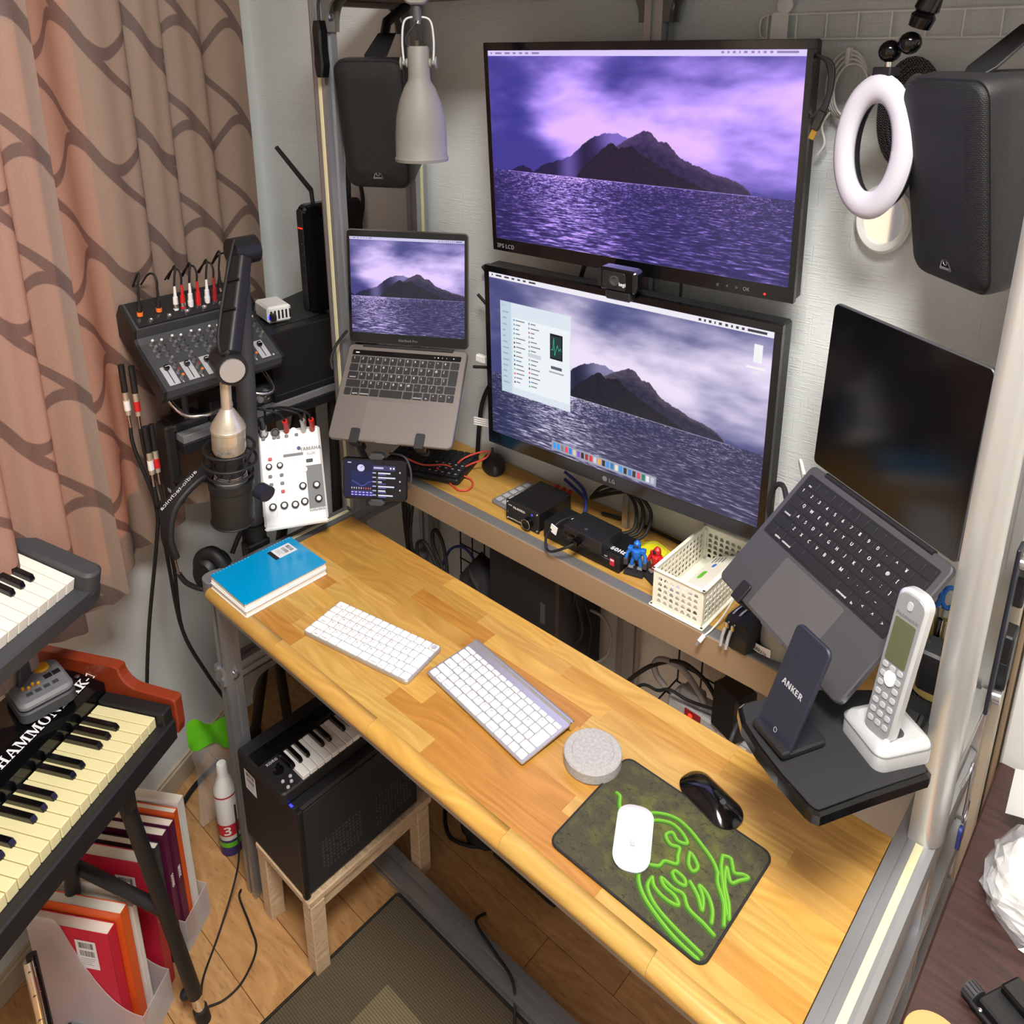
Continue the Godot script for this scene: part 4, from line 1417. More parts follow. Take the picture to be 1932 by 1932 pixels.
# ---------------------------------------------------------------- lamp, ring light and what hangs on the wall
func build_hanging() -> void:
	var l := thing("clamp_lamp", "matt grey bell-shaped lamp hanging head down from the top beam", "lamp", at(-0.245, 1.966, 0.0, 40))
	part(l, "shade", lathe([Vector2(0.047, 0.002), Vector2(0.052, 0.0), Vector2(0.053, 0.006), Vector2(0.0505, 0.01), Vector2(0.05, 0.05), Vector2(0.047, 0.085), Vector2(0.04, 0.115), Vector2(0.03, 0.14), Vector2(0.0225, 0.152), Vector2(0.021, 0.16), Vector2(0.0205, 0.212), Vector2(0.018, 0.216), Vector2(0.0, 0.216)], 32), M.lamp_grey)
	part(l, "shade_lining", lathe([Vector2(0.0485, 0.003), Vector2(0.047, 0.06), Vector2(0.042, 0.1), Vector2(0.02, 0.135), Vector2(0, 0.135)], 32), M.light_grey)
	part(l, "bulb", lathe([Vector2(0, 0.035), Vector2(0.02, 0.037), Vector2(0.034, 0.05), Vector2(0.03, 0.07), Vector2(0.018, 0.1), Vector2(0.014, 0.14)], 24), M.white)
	part(l, "yoke", tube(curve([v(-0.028, 0.185, 0), v(-0.03, 0.225, 0), v(-0.024, 0.262, 0), v(0, 0.268, 0), v(0.024, 0.262, 0), v(0.03, 0.225, 0), v(0.028, 0.185, 0)]), 0.0022, 6), M.light_grey)
	for s in [-1, 1]:
		part(l, "wing_nut", lathe([Vector2(0, 0.02), Vector2(0.009, 0.02), Vector2(0.009, 0.024), Vector2(0.005, 0.026), Vector2(0.005, 0.031), Vector2(0.012, 0.032), Vector2(0.012, 0.035), Vector2(0, 0.035)], 14), M.lamp_grey, rot(Vector3.BACK, -90.0 * s, v(0, 0.185, 0)))
	part(l, "stem", tube([v(0, 0.262, 0), v(0, 0.295, 0)], 0.009, 12), M.dark_grey)
	part(l, "collar_nut", cyl(0.007, 0.012, 0.001, 6), M.chrome, at(0, 0.256, 0))
	part(l, "hinge", prism(rrect(0.046, 0.09, 0.014), -0.016, 0.016, 0.003, true), M.lamp_grey, at(0, 0.335, 0))
	part(l, "hinge_slot", prism(rrect(0.02, 0.06, 0.008), 0.0155, 0.0168, 0.0, true), M.black, at(0, 0.345, 0))
	part(l, "cable", cord([v(0, 0.262, 0.004), v(-0.012, 0.245, 0.006), v(-0.022, 0.23, 0.006), v(-0.02, 0.218, 0.004), v(-0.008, 0.214, 0)], 0.003, 6), M.rubber)
	var sw := thing("cord_switch", "black inline cord switch hanging against the left post", "switch", at(-0.600, 2.178, -0.03))
	part(sw, "switch_body", prism(PackedVector2Array([Vector2(-0.01, -0.06), Vector2(0.01, -0.06), Vector2(0.017, -0.035), Vector2(0.014, 0.0), Vector2(0.015, 0.04), Vector2(0.01, 0.06), Vector2(-0.01, 0.06), Vector2(-0.015, 0.04), Vector2(-0.013, 0.0), Vector2(-0.015, -0.035)]), -0.012, 0.012, 0.004), M.black_gloss)
	part(sw, "cable", cord([v(0, 0.06, 0), v(0.002, 0.1, 0.0), v(0.03, 0.16, 0.0), v(0.06, 0.19, -0.01)], 0.0035, 6), M.rubber)
	# ring light on a jointed arm
	var r := thing("ring_light", "white ring light on a jointed black arm beside the upper monitor", "ring light", at(0.545, 2.032, -0.2, -22))
	var st := nst()
	st.set_smooth_group(4)
	var ra := 0.071
	var rb := 0.105
	var th := 0.018
	for i in 48:
		for j in 12:
			var q := []
			for k in [[i, j], [i + 1, j], [i + 1, j + 1], [i, j + 1]]:
				var a: float = TAU * k[0] / 48.0
				var c: float = TAU * k[1] / 12.0
				var o := Vector2(cos(a) * (ra - th), sin(a) * (rb - th))
				var nrm := Vector2(cos(a), sin(a))
				q.append(v(o.x + nrm.x * th * cos(c), o.y + nrm.y * th * 1.2 * cos(c), 0.012 * sin(c)))
			quad(st, q[0], q[1], q[2], q[3])
	part(r, "diffuser_ring", fin(st), M.diffuser)
	var back := []
	for i in 41:
		var a := TAU * i / 40.0
		back.append(v(cos(a) * (ra - th), sin(a) * (rb - th), -0.014))
	part(r, "back_ring", tube(back, 0.0135, 8), M.black)
	part(r, "clip", box2(v(-0.016, rb - 0.002, -0.02), v(0.016, rb + 0.012, 0.004), 0.002), M.black)
	part(r, "ball_joint", lathe(ball(0.016), 16, at(0.0, rb + 0.034, -0.01)), M.black_gloss)
	part(r, "ball_joint", lathe(ball(0.016), 16, at(0.032, rb + 0.045, -0.01)), M.black_gloss)
	part(r, "neck", tube([v(0, rb + 0.008, -0.01), v(0, rb + 0.03, -0.01)], 0.005, 8), M.chrome)
	part(r, "knuckle", lathe([Vector2(0, -0.02), Vector2(0.015, -0.02), Vector2(0.017, -0.005), Vector2(0.013, 0.0), Vector2(0.017, 0.005), Vector2(0.015, 0.022), Vector2(0, 0.022)], 14), M.black_gloss, rot(Vector3.BACK, -20, v(0.05, rb + 0.085, -0.01)))
	part(r, "arm", tube([v(0.055, rb + 0.1, -0.01), v(0.07, rb + 0.14, -0.01)], 0.004, 8), M.steel)
	part(r, "clamp", box2(v(0.052, rb + 0.13, -0.025), v(0.09, rb + 0.19, 0.005), 0.004), M.black)
	# wire grid on the wall
	var g := thing("wall_wire_grid", "white wire grid hung on the wall at the top right", "wire rack", at(0.29, 2.192, -0.352))
	for y in [0.0, 0.041]:
		part(g, "wire", tube([v(0.0, y, 0), v(0.52, y, 0)], 0.0022, 6), M.white)
	for i in 11:
		part(g, "wire", tube([v(i * 0.0525, 0, 0.003), v(i * 0.0525, 0.041, 0.003)], 0.0018, 6), M.white)
	part(g, "end_loop", tube(curve([v(0, 0.041, 0), v(-0.012, 0.036, 0), v(-0.016, 0.02, 0), v(-0.012, 0.005, 0), v(0, 0, 0)]), 0.0022, 6), M.white)
	part(g, "hook", rslab(0.03, 0.05, 0.006, 0.0, 0.006, 0.001), M.white, rot(Vector3.RIGHT, 90, v(0.024, 0.02, 0.004)))
	part(g, "hook_disc", lathe([Vector2(0, 0), Vector2(0.014, 0), Vector2(0.014, 0.005), Vector2(0, 0.007)], 18), M.white, rot(Vector3.RIGHT, 90, v(0.03, 0.056, 0.0)))
	# cables hung on it
	var w := thing("cable_coil", "coil of thin white cable on the wall right of the upper monitor", "cable")
	for i in 4:
		part(w, "turn", tube(loop_points(v(0.445 + i * 0.004, 2.118 - i * 0.003, -0.335 + i * 0.003), v(0.034 - i * 0.002, 0, 0), v(0, 0.055 - i * 0.004, 0), 28), 0.0022, 5), M.white)
	part(w, "tail", cord([v(0.425, 2.075, -0.335), v(0.412, 2.05, -0.335), v(0.42, 2.02, -0.335), v(0.41, 2.0, -0.335)], 0.0022, 5), M.white)
	part(w, "tie", box2(v(0.442, 2.15, -0.34), v(0.449, 2.178, -0.322), 0.002), M.white)
	var u := thing("usb_cable", "black cable with a metal plug hanging beside the upper monitor", "cable")
	for i in 3:
		part(u, "strand", cord([v(0.43 - i * 0.004, 2.168, -0.225), v(0.452 + i * 0.003, 2.155, -0.225), v(0.46 + i * 0.002, 2.125, -0.225), v(0.455 + i * 0.002, 2.09, -0.225), v(0.435 + i * 0.008, 2.07, -0.225)], 0.0032, 6), M.rubber)
	part(u, "plug_body", prism(rrect(0.013, 0.032, 0.003), -0.004, 0.004, 0.001, true), M.black_gloss, rot(Vector3.BACK, -20, v(0.45, 2.066, -0.222)))
	part(u, "plug", box(0.010, 0.02, 0.004, 0.0005), M.gold, rot(Vector3.BACK, -20, v(0.444, 2.046, -0.222)))
	var bc := thing("cable_coil", "coil of black and white braided cable behind the ring light", "cable")
	for i in 4:
		part(bc, "turn", tube(loop_points(v(0.555 + i * 0.004, 2.075, -0.32 + i * 0.004), v(0.045 - i * 0.004, 0.01, 0), v(-0.008, 0.085 - i * 0.006, 0), 30), 0.0042, 6), M.braid)
	var mi := thing("round_mirror", "small round mirror with a white rim under the ring light", "mirror", at(0.53, 1.90, -0.352))
	part(mi, "rim", lathe([Vector2(0.032, 0.0), Vector2(0.044, 0.0), Vector2(0.046, 0.008), Vector2(0.042, 0.014), Vector2(0.034, 0.012), Vector2(0.032, 0.006)], 36, Transform3D(Basis(Vector3.RIGHT, PI / 2).scaled(v(1, 1.3, 1)), Vector3.ZERO)), M.white)
	part(mi, "glass", lathe([Vector2(0, 0.005), Vector2(0.034, 0.005), Vector2(0.034, 0.007), Vector2(0, 0.007)], 36, Transform3D(Basis(Vector3.RIGHT, PI / 2).scaled(v(1, 1.3, 1)), Vector3.ZERO)), M.mirror)

func ball(r: float, n := 8) -> Array:
	var out := []
	for i in n + 1:
		var a := -PI / 2 + PI * i / n
		out.append(Vector2(maxf(0.0, r * cos(a)), r * sin(a)))
	return out

# ---------------------------------------------------------------- on the desk
func build_desk_items() -> void:
	# two notebooks
	var c := at(-0.524, 1.0, 0.264, -1.0)
	for i in 2:
		var y0 := 0.0005 + i * 0.0165
		var n := thing("notebook", ["notebook with pale covers lying under the turquoise one", "turquoise spiral notebook with a price label, on top of another"][i], "notebook", c * at(0.002 * (1 - i), y0, 0.002 * (1 - i), (1 - i) * 0.8))
		part(n, "pages", box2(v(-0.075, 0.0015, -0.103), v(0.074, 0.0135, 0.103)), M.paper)
		part(n, "back_cover", rslab(0.154, 0.21, 0.004, 0.0, 0.0015), M.white)
		part(n, "cover", rslab(0.154, 0.21, 0.004, 0.0135, 0.0155, 0.0004), M.blue_cover if i == 1 else M.white)
		for k in 26:
			if i == 1 and (k < 10 or k > 13):
				part(n, "wire_loop", tube(loop_points(v(-0.0735, 0.0085, -0.098 + k * 0.0078), v(0.0045, 0, 0), v(0, 0.0082, 0), 10), 0.0006, 4), M.light_grey)
		if i == 1:
			part(n, "price_label", box2(v(-0.056, 0.0156, -0.086), v(-0.016, 0.0159, -0.038)), M.white, at(0, 0, 0, 0))
			part(n, "label_strip", box2(v(-0.056, 0.0156, -0.038), v(-0.016, 0.016, -0.028)), M.ink_black)
			part(n, "label_code", flat_panel(0.036, 0.046), M.code_a, at(-0.036, 0.0162, -0.062))
	# flat white keyboard
	var k := thing("keyboard", "flat white keyboard with a round touch button, beside the notebooks", "keyboard", at(-0.186, 1.0005, 0.2364, rad_to_deg(0.1826)))
	part(k, "case", rslab(0.279, 0.1149, 0.009, 0.0, 0.008, 0.001), M.silver)
	lay_keys(k, -0.137, 0.137, -0.0552, 0.0552, 0.008, 0.0022, M.white, M.ink_grey, 1.0, 0.0016, 0.0052)
	part(k, "touch_button", lathe([Vector2(0, 0), Vector2(0.0062, 0), Vector2(0.0062, 0.0008), Vector2(0.005, 0.0003), Vector2(0, 0.0003)], 20), M.light_grey, at(0.1275, 0.0103, -0.046))
	# aluminium keyboard with a battery tube
	k = thing("keyboard", "aluminium keyboard with white keys and a thick rear tube, beside the stone disc", "keyboard", at(0.1165, 1.0005, 0.1754, rad_to_deg(-0.1231)))
	part(k, "case", rslab(0.283, 0.116, 0.004, 0.003, 0.0075, 0.0006), M.silver, rot(Vector3.RIGHT, 4.0, v(0, 0.004, 0.0075)))
	part(k, "battery_tube", tube([v(-0.1405, 0.009, -0.056), v(0.1405, 0.009, -0.056)], 0.0088, 16), M.silver)
	part(k, "tube_cap", tube([v(0.1405, 0.009, -0.056), v(0.1425, 0.009, -0.056)], 0.0088, 16), M.chrome)
	var deck := Node3D.new()
	deck.transform = rot(Vector3.RIGHT, 4.0, v(0, 0.0115, 0.0075))
	# the keys are laid in the sloping plane of the case
	lay_keys(deck, -0.1375, 0.1375, -0.044, 0.0555, 0.0, 0.0022, M.white, M.ink_grey, 0.62, 0.0026, 0.005)
	for ch in deck.get_children():
		deck.remove_child(ch)
		ch.transform = deck.transform * ch.transform
		k.add_child(ch, true)
	deck.free()
	# stone disc
	var pk := thing("stone_coaster", "round grey stone disc beside the aluminium keyboard", "coaster", at(0.331, 1.0, 0.167))
	part(pk, "disc", lathe([Vector2(0, 0), Vector2(0.047, 0), Vector2(0.05, 0.003), Vector2(0.05, 0.021), Vector2(0.048, 0.023), Vector2(0.037, 0.0235), Vector2(0.036, 0.0225), Vector2(0.035, 0.0235), Vector2(0, 0.0235)], 48), M.stone)
	# mouse mat
	var mm := thing("mouse_mat", "dark green mouse mat with a bright green snake emblem", "mouse mat", at(0.5051, 1.0003, 0.2288, rad_to_deg(-0.0072)))
	part(mm, "mat", rslab(0.27, 0.215, 0.016, 0.0, 0.0032, 0.0006), M.black_soft)
	part(mm, "print", flat_panel_round(0.264, 0.209, 0.014), M.pad_print, at(0, 0.0034, 0))
	var rim := []
	for q in rrect(0.267, 0.212, 0.015):
		rim.append(v(q.x, 0.0032, q.y))
	rim.append(rim[0])
	part(mm, "stitched_edge", tube(rim, 0.0016, 5), M.black_soft)
	# mice
	mouse("white mouse lying on the green mouse mat", M.white_gloss, M.light_grey, at(0.467, 1.0036, 0.245, 28), M.silver)
	mouse("black mouse lying beside the mouse mat under the tray", M.black_gloss, M.dark_grey, at(0.522, 1.0005, 0.103, 75), M.black)

func flat_panel_round(w: float, d: float, r: float) -> ArrayMesh:
	var st := nst()
	var p := rrect(w, d, r, 5)
	for i in p.size():
		var q := [Vector2.ZERO, p[(i + 1) % p.size()], p[i]]
		for e in q:
			st.set_uv(Vector2(e.x / w + 0.5, 0.5 - e.y / d))
			st.add_vertex(v(e.x, 0, -e.y))
	return fin(st)

func mouse(label: String, shell: Material, ink: Material, xf: Transform3D, base: Material) -> void:
	var m := thing("mouse", label, "mouse", xf)
	part(m, "underside", rslab(0.056, 0.112, 0.026, 0.0, 0.006, 0.001), base)
	var st := nst(0)
	var n := 28
	var rows := 12
	var rings := []
	for i in rows + 1:
		var t := float(i) / rows
		var row := []
		for q in rrect(0.057, 0.1135, 0.024, 6):
			var s := cos(t * PI / 2)
			var p := q * s
			# a low arch: highest in the middle of the length
			var along := q.y * s / 0.057
			row.append(v(p.x, 0.006 + 0.016 * (1.0 - s * s) * (1.0 - 0.0 * along) + 0.010 * (1.0 - along * along) * 0.55, -p.y))
		rings.append(row)
	n = rings[0].size()
	for i in rows:
		for k in n:
			var j := (k + 1) % n
			quad(st, rings[i][k], rings[i][j], rings[i + 1][j], rings[i + 1][k])
	part(m, "shell", fin(st), shell)
	# fruit mark near the tail
	var f := PackedVector2Array()
	for q in [[0, -0.005], [0.003, -0.0055], [0.0048, -0.002], [0.0045, 0.002], [0.002, 0.004], [0, 0.003], [-0.002, 0.004], [-0.0045, 0.002], [-0.0048, -0.002], [-0.003, -0.0055]]:
		f.append(Vector2(q[0], q[1]))
	var mk := part(m, "maker_mark", slab(f, 0.0, 0.0012), ink, rot(Vector3.RIGHT, 8, v(0, 0.0238, 0.024)))
	part(mk, "leaf", slab(PackedVector2Array([Vector2(0, 0.0045), Vector2(0.0018, 0.0055), Vector2(0.0016, 0.0075), Vector2(0.0, 0.0062)]), 0.0, 0.0012), ink)

# ---------------------------------------------------------------- on the shelf
func build_shelf_items() -> void:
	var y := 1.121
	# amplifier
	var a := thing("amplifier", "small black amplifier with a silver-rimmed volume knob on the shelf", "amplifier", at(-0.112, y, -0.155))
	part(a, "case", box2(v(-0.048, 0.004, -0.12), v(0.048, 0.05, -0.002), 0.002), M.black_metal)
	part(a, "front_panel", box2(v(-0.050, 0.0, -0.002), v(0.050, 0.054, 0.003), 0.001), M.black)
	for s in [[-0.045, 0.006], [0.045, 0.006], [-0.045, 0.048], [0.045, 0.048]]:
		part(a, "screw", lathe([Vector2(0, 0), Vector2(0.0028, 0), Vector2(0.0022, 0.0012), Vector2(0, 0.0012)], 8), M.steel, rot(Vector3.RIGHT, 90, v(s[0], s[1], 0.003)))
	part(a, "knob", lathe([Vector2(0, 0), Vector2(0.0125, 0), Vector2(0.0125, 0.013), Vector2(0.0115, 0.014), Vector2(0, 0.014)], 24), M.black_gloss, rot(Vector3.RIGHT, 90, v(0.022, 0.021, 0.003)))
	part(a, "knob_rim", tube(loop_points(v(0.022, 0.021, 0.0165), v(0.0122, 0, 0), v(0, 0.0122, 0), 24), 0.0008, 5), M.chrome)
	part(a, "indicator", lathe([Vector2(0, 0), Vector2(0.0025, 0), Vector2(0, 0.001)], 8), M.led_blue, rot(Vector3.RIGHT, 90, v(0.03, 0.042, 0.003)))
	print_on(a, "lettering", "FX-AUDIO-", 0.0075, M.ink_white, at(-0.008, 0.04, 0.0034), true)
	print_on(a, "lettering", "BALANCED DIGITAL AMPLIFIER", 0.0032, M.ink_white, at(-0.018, 0.008, 0.0034))
	print_on(a, "lettering", "POWER", 0.0034, M.ink_white, at(-0.036, 0.042, 0.0034))
	part(a, "toggle", tube([v(-0.036, 0.026, 0.003), v(-0.036, 0.03, 0.012)], 0.0018, 8), M.steel)
	for i in 3:
		part(a, "plug", tube([v(-0.02 + i * 0.02, 0.028, -0.122), v(-0.02 + i * 0.02, 0.03, -0.155)], 0.0055, 8), M.red)
	# switch box
	var h := thing("video_switch", "long black switch box with a red display at the shelf front", "switch box", at(0.055, y, -0.153))
	part(h, "case", box2(v(-0.103, 0.002, -0.08), v(0.103, 0.042, 0.0), 0.0015), M.black_metal)
	print_on(h, "lettering", "HD", 0.017, M.ink_white, flat_text(-0.057, 0.0424, -0.052), true)
	print_on(h, "lettering", "4K 60Hz", 0.016, M.ink_white, flat_text(0.076, 0.0424, -0.018), true)
	for i in 4:
		print_on(h, "port_mark", ["IN1", "IN2", "IN3", "OUT"][i], 0.004, M.ink_white, at(-0.03 + i * 0.033, 0.03, 0.0006))
		part(h, "port_line", box2(v(-0.042 + i * 0.033, 0.024, 0.0), v(-0.02 + i * 0.033, 0.0247, 0.0005)), M.ink_grey)
	part(h, "display", box2(v(0.08, 0.014, 0.0), v(0.091, 0.03, 0.0012)), M.label_red)
	part(h, "display_mark", box2(v(0.081, 0.025, 0.001), v(0.09, 0.029, 0.0014)), M.ink_white)
	part(h, "indicator", lathe([Vector2(0, 0), Vector2(0.0014, 0), Vector2(0, 0.0008)], 8), M.led_red, rot(Vector3.RIGHT, 90, v(-0.085, 0.022, 0)))
	# small box on top of it
	var b := thing("dock_box", "flat black box lying across the long switch box", "box", at(0.074, y + 0.0425, -0.160, -2))
	part(b, "case", box2(v(-0.052, 0.0, -0.048), v(0.052, 0.028, 0.026), 0.0015), M.black)
	part(b, "front_slot", box2(v(-0.046, 0.008, 0.0255), v(-0.02, 0.015, 0.0264)), M.black_gloss)
	part(b, "button", lathe([Vector2(0, 0), Vector2(0.004, 0), Vector2(0, 0.0005)], 14), M.dark_grey, at(-0.004, 0.028, 0.006))
	part(b, "plug", box2(v(-0.013, 0.006, 0.026), v(0.003, 0.018, 0.048), 0.002), M.black_gloss)
	part(b, "cable", cord([v(-0.005, 0.01, 0.046), v(-0.02, 0.0, 0.062), v(-0.05, -0.02, 0.066), v(-0.07, -0.022, 0.06), v(-0.077, 0.0, 0.052), v(-0.068, 0.02, 0.04), v(-0.06, 0.03, 0.01), v(-0.05, 0.02, -0.05)], 0.003, 6), M.rubber)
	part(b, "cable_tag", box2(v(-0.082, 0.008, 0.044), v(-0.064, 0.028, 0.0455)), M.white, rot(Vector3.BACK, -14, v(0.004, -0.016, 0)))
	# grey tablet-thin keyboard under the amplifier
	var gk := thing("slim_keypad", "thin grey numeric keypad lying behind the amplifier", "keypad", at(-0.20, y, -0.243, -4))
	part(gk, "case", rslab(0.07, 0.13, 0.008, 0.0, 0.007, 0.0015), M.mid_grey)
	for i in 3:
		for j in 5:
			part(gk, "key", rslab(0.015, 0.017, 0.002, 0.007, 0.0085, 0.0004, 2), M.light_grey, at(-0.021 + i * 0.021, 0, -0.046 + j * 0.023))
	# full black keyboard and mouse
	var bk := thing("keyboard", "black keyboard on the shelf under the lit laptop", "keyboard", at(-0.486, y, -0.205, 22))
	part(bk, "case", rslab(0.23, 0.145, 0.008, 0.0, 0.016, 0.003), M.black)
	for r in 6:
		for i in 12:
			part(bk, "key", box_key(0.0165, 0.02), M.black_soft, at(-0.1 + i * 0.0182, 0.016, -0.057 + r * 0.0225))
			if r > 2 and i > 6:
				part(bk, "key_mark", box(0.006, 0.0003, 0.0025), M.ink_white, at(-0.1 + i * 0.0182, 0.0222, -0.057 + r * 0.0225))
	var bm := thing("mouse", "black mouse with a grey seam on the shelf behind the red cable", "mouse", at(-0.352, y, -0.312, 50))
	var st := nst(0)
	var rings := []
	for i in 10:
		var t := float(i) / 9
		var row := []
		for k in 24:
			var a2 := TAU * k / 24
			var s := cos(t * PI / 2)
			row.append(v(0.031 * s * cos(a2) * (1.0 + 0.1 * sin(a2)), 0.002 + 0.036 * sin(t * PI / 2), -0.053 * s * sin(a2) + 0.006 * sin(t * PI / 2)))
		rings.append(row)
	for i in 9:
		for k in 24:
			quad(st, rings[i][k], rings[i][(k + 1) % 24], rings[i + 1][(k + 1) % 24], rings[i + 1][k])
	part(bm, "shell", fin(st), M.black)
	part(bm, "wheel", tube([v(-0.003, 0.034, -0.03), v(0.003, 0.034, -0.03)], 0.008, 12), M.dark_grey)
	part(bm, "base", slab(ring(0.031, 20), 0.0, 0.003), M.black_soft)
	# toy figures
	figure("small blue toy robot standing beside the long switch box", M.blue, at(0.178, y, -0.188, 15))
	figure("small red toy robot standing behind the blue one, beside the white basket", M.red, at(0.222, y, -0.196, -25))
	var yn := thing("yellow_card", "bright yellow card lying on the shelf behind the toy robots", "card", at(0.168, y, -0.275))
	part(yn, "card", slab(PackedVector2Array([Vector2(-0.035, -0.012), Vector2(0.0, -0.038), Vector2(0.034, -0.02), Vector2(0.03, 0.02), Vector2(-0.015, 0.034), Vector2(-0.036, 0.012)]), 0.0, 0.001), M.yellow)
	part(yn, "outline", tube([v(-0.03, 0.0012, -0.008), v(-0.012, 0.0012, -0.028), v(0.026, 0.0012, -0.016), v(0.029, 0.0012, 0.016)], 0.0005, 4), M.ink_grey)
	basket(at(0.317, y, -0.218))
	# zipped pouch
	var p := thing("zip_pouch", "small black pouch with two zip pullers on the shelf", "pouch", at(0.452, y, -0.148, -8))
	st = nst()
	add_loft(st, [[rrect(0.044, 0.05, 0.014, 5), -0.05], [rrect(0.054, 0.066, 0.018, 5), -0.042], [rrect(0.056, 0.07, 0.018, 5), 0.0], [rrect(0.055, 0.068, 0.018, 5), 0.034], [rrect(0.048, 0.058, 0.016, 5), 0.044]])
	part(p, "body", fin(st), M.pouch, at(0, 0.036, 0))
	part(p, "pocket", prism(rrect(0.034, 0.03, 0.004), 0.0, 0.004, 0.001, true), M.black, at(0.008, 0.021, 0.041))
	for i in 2:
		var x := -0.014 + i * 0.012
		part(p, "zip_track", cord([v(x + 0.004, 0.072, -0.03), v(x + 0.002, 0.074, 0.0), v(x, 0.07, 0.03), v(x - 0.002, 0.05, 0.046)], 0.0022, 6), M.steel)
		part(p, "zip_slider", box2(v(x - 0.006, 0.044, 0.045), v(x + 0.002, 0.056, 0.051), 0.002), M.chrome)
		part(p, "zip_puller", tube([v(x - 0.004, 0.044, 0.05), v(x - 0.006, 0.03, 0.053), v(x - 0.008, 0.006, 0.055)], 0.0032, 8), M.light_grey)
	# soft grey bag with a tag
	var gb := thing("cloth_bag", "soft grey cloth bag with a white lettered tag beside the black pouch", "pouch", at(0.505, y, -0.155, -14))
	st = nst(0)
	var rr := []
	var nz := noise(18.0, 5, 3)
	for i in 13:
		var t := float(i) / 12
		var row := []
		for k in 28:
			var a3 := TAU * k / 28
			var s: float = sqrt(maxf(0.0, 1.0 - pow(absf(t * 1.7 - 0.7), 3.0))) * 0.94 + 0.02
			var wob := 1.0 + 0.13 * nz.get_noise_3d(cos(a3) * 0.06, sin(a3) * 0.06, t * 0.09) + 0.05 * sin(a3 * 7.0) * t
			row.append(v(0.037 * s * wob * cos(a3), 0.085 * t, -0.03 * s * wob * sin(a3)))
		rr.append(row)
	for i in 12:
		for k in 28:
			quad(st, rr[i][k], rr[i][(k + 1) % 28], rr[i + 1][(k + 1) % 28], rr[i + 1][k])
	part(gb, "bag", fin(st), M.grey_cloth)
	var tg := part(gb, "tag", ribbon([v(0.01, 0.018, 0.032), v(-0.012, 0.016, 0.036), v(-0.03, 0.013, 0.034), v(-0.046, 0.008, 0.036), v(-0.058, 0.006, 0.03)], 0.017), M.white)
	print_on(tg, "tag_lettering", "EYEWEARAIR", 0.0095, M.ink_black, Transform3D(Basis(Vector3.UP, deg_to_rad(-4)), v(-0.02, 0.0148, 0.0372)))
	# charging cable end
	var lc := thing("charging_cable", "white charging cable whose plug hangs over the shelf edge", "cable")
	part(lc, "cord", cord([v(0.40, y + 0.05, -0.2), v(0.395, y + 0.02, -0.16), v(0.39, y + 0.006, -0.125), v(0.385, y + 0.001, -0.106)], 0.0018, 6), M.white)
	part(lc, "plug_sleeve", tube([v(0.385, y + 0.001, -0.106), v(0.381, y - 0.008, -0.094)], 0.0042, 10), M.white)
	part(lc, "plug", box(0.006, 0.008, 0.002, 0.0004), M.steel, Transform3D(Basis(Vector3.RIGHT, -0.9), v(0.3795, y - 0.011, -0.0905)))
	# red cable on the shelf
	solo("red_cable", "thin red cable looped over the shelf near the black mouse", "cable", cord([v(-0.50, y + 0.05, -0.13), v(-0.46, y + 0.03, -0.16), v(-0.42, y + 0.028, -0.2), v(-0.40, y + 0.012, -0.225), v(-0.37, y + 0.03, -0.25), v(-0.345, y + 0.045, -0.275), v(-0.36, y + 0.05, -0.3), v(-0.40, y + 0.034, -0.27), v(-0.41, y + 0.02, -0.235), v(-0.38, y + 0.012, -0.215), v(-0.35, y + 0.004, -0.222), v(-0.326, y + 0.003, -0.206), v(-0.318, y + 0.003, -0.18), v(-0.335, y + 0.003, -0.165), v(-0.37, y + 0.003, -0.172), v(-0.405, y + 0.012, -0.18), v(-0.43, y + 0.025, -0.18)], 0.0024, 6), M.red_cable)

func box_key(w: float, d: float) -> Mesh:
	var key := "boxkey%f%f" % [w, d]
	if not texts.has(key):
		texts[key] = box2(v(-w / 2, 0, -d / 2), v(w / 2, 0.006, d / 2), 0.0014)
	return texts[key]

func ribbon(pts: Array, h: float) -> ArrayMesh:
	var c := curve(pts, 6)
	var st := nst()
	for i in c.size() - 1:
		var a: Vector3 = c[i]
		var b: Vector3 = c[i + 1]
		var up := v(0, h / 2, 0)
		var d := v(0, 0, 0.0006)
		quad(st, b - up, a - up, a + up, b + up)
		quad(st, a - up - d, b - up - d, b + up - d, a + up - d)
	return fin(st)

func stud_plate() -> ArrayMesh:
	var st := nst()
	add_box(st, Transform3D(Basis(), v(0, 0.003, 0)), v(0.042, 0.006, 0.036), 0.0006)
	for i in 6:
		for j in 5:
			add_box(st, Transform3D(Basis(), v(-0.0175 + i * 0.007, 0.007, -0.014 + j * 0.007)), v(0.004, 0.002, 0.004), 0.0005)
	return fin(st)

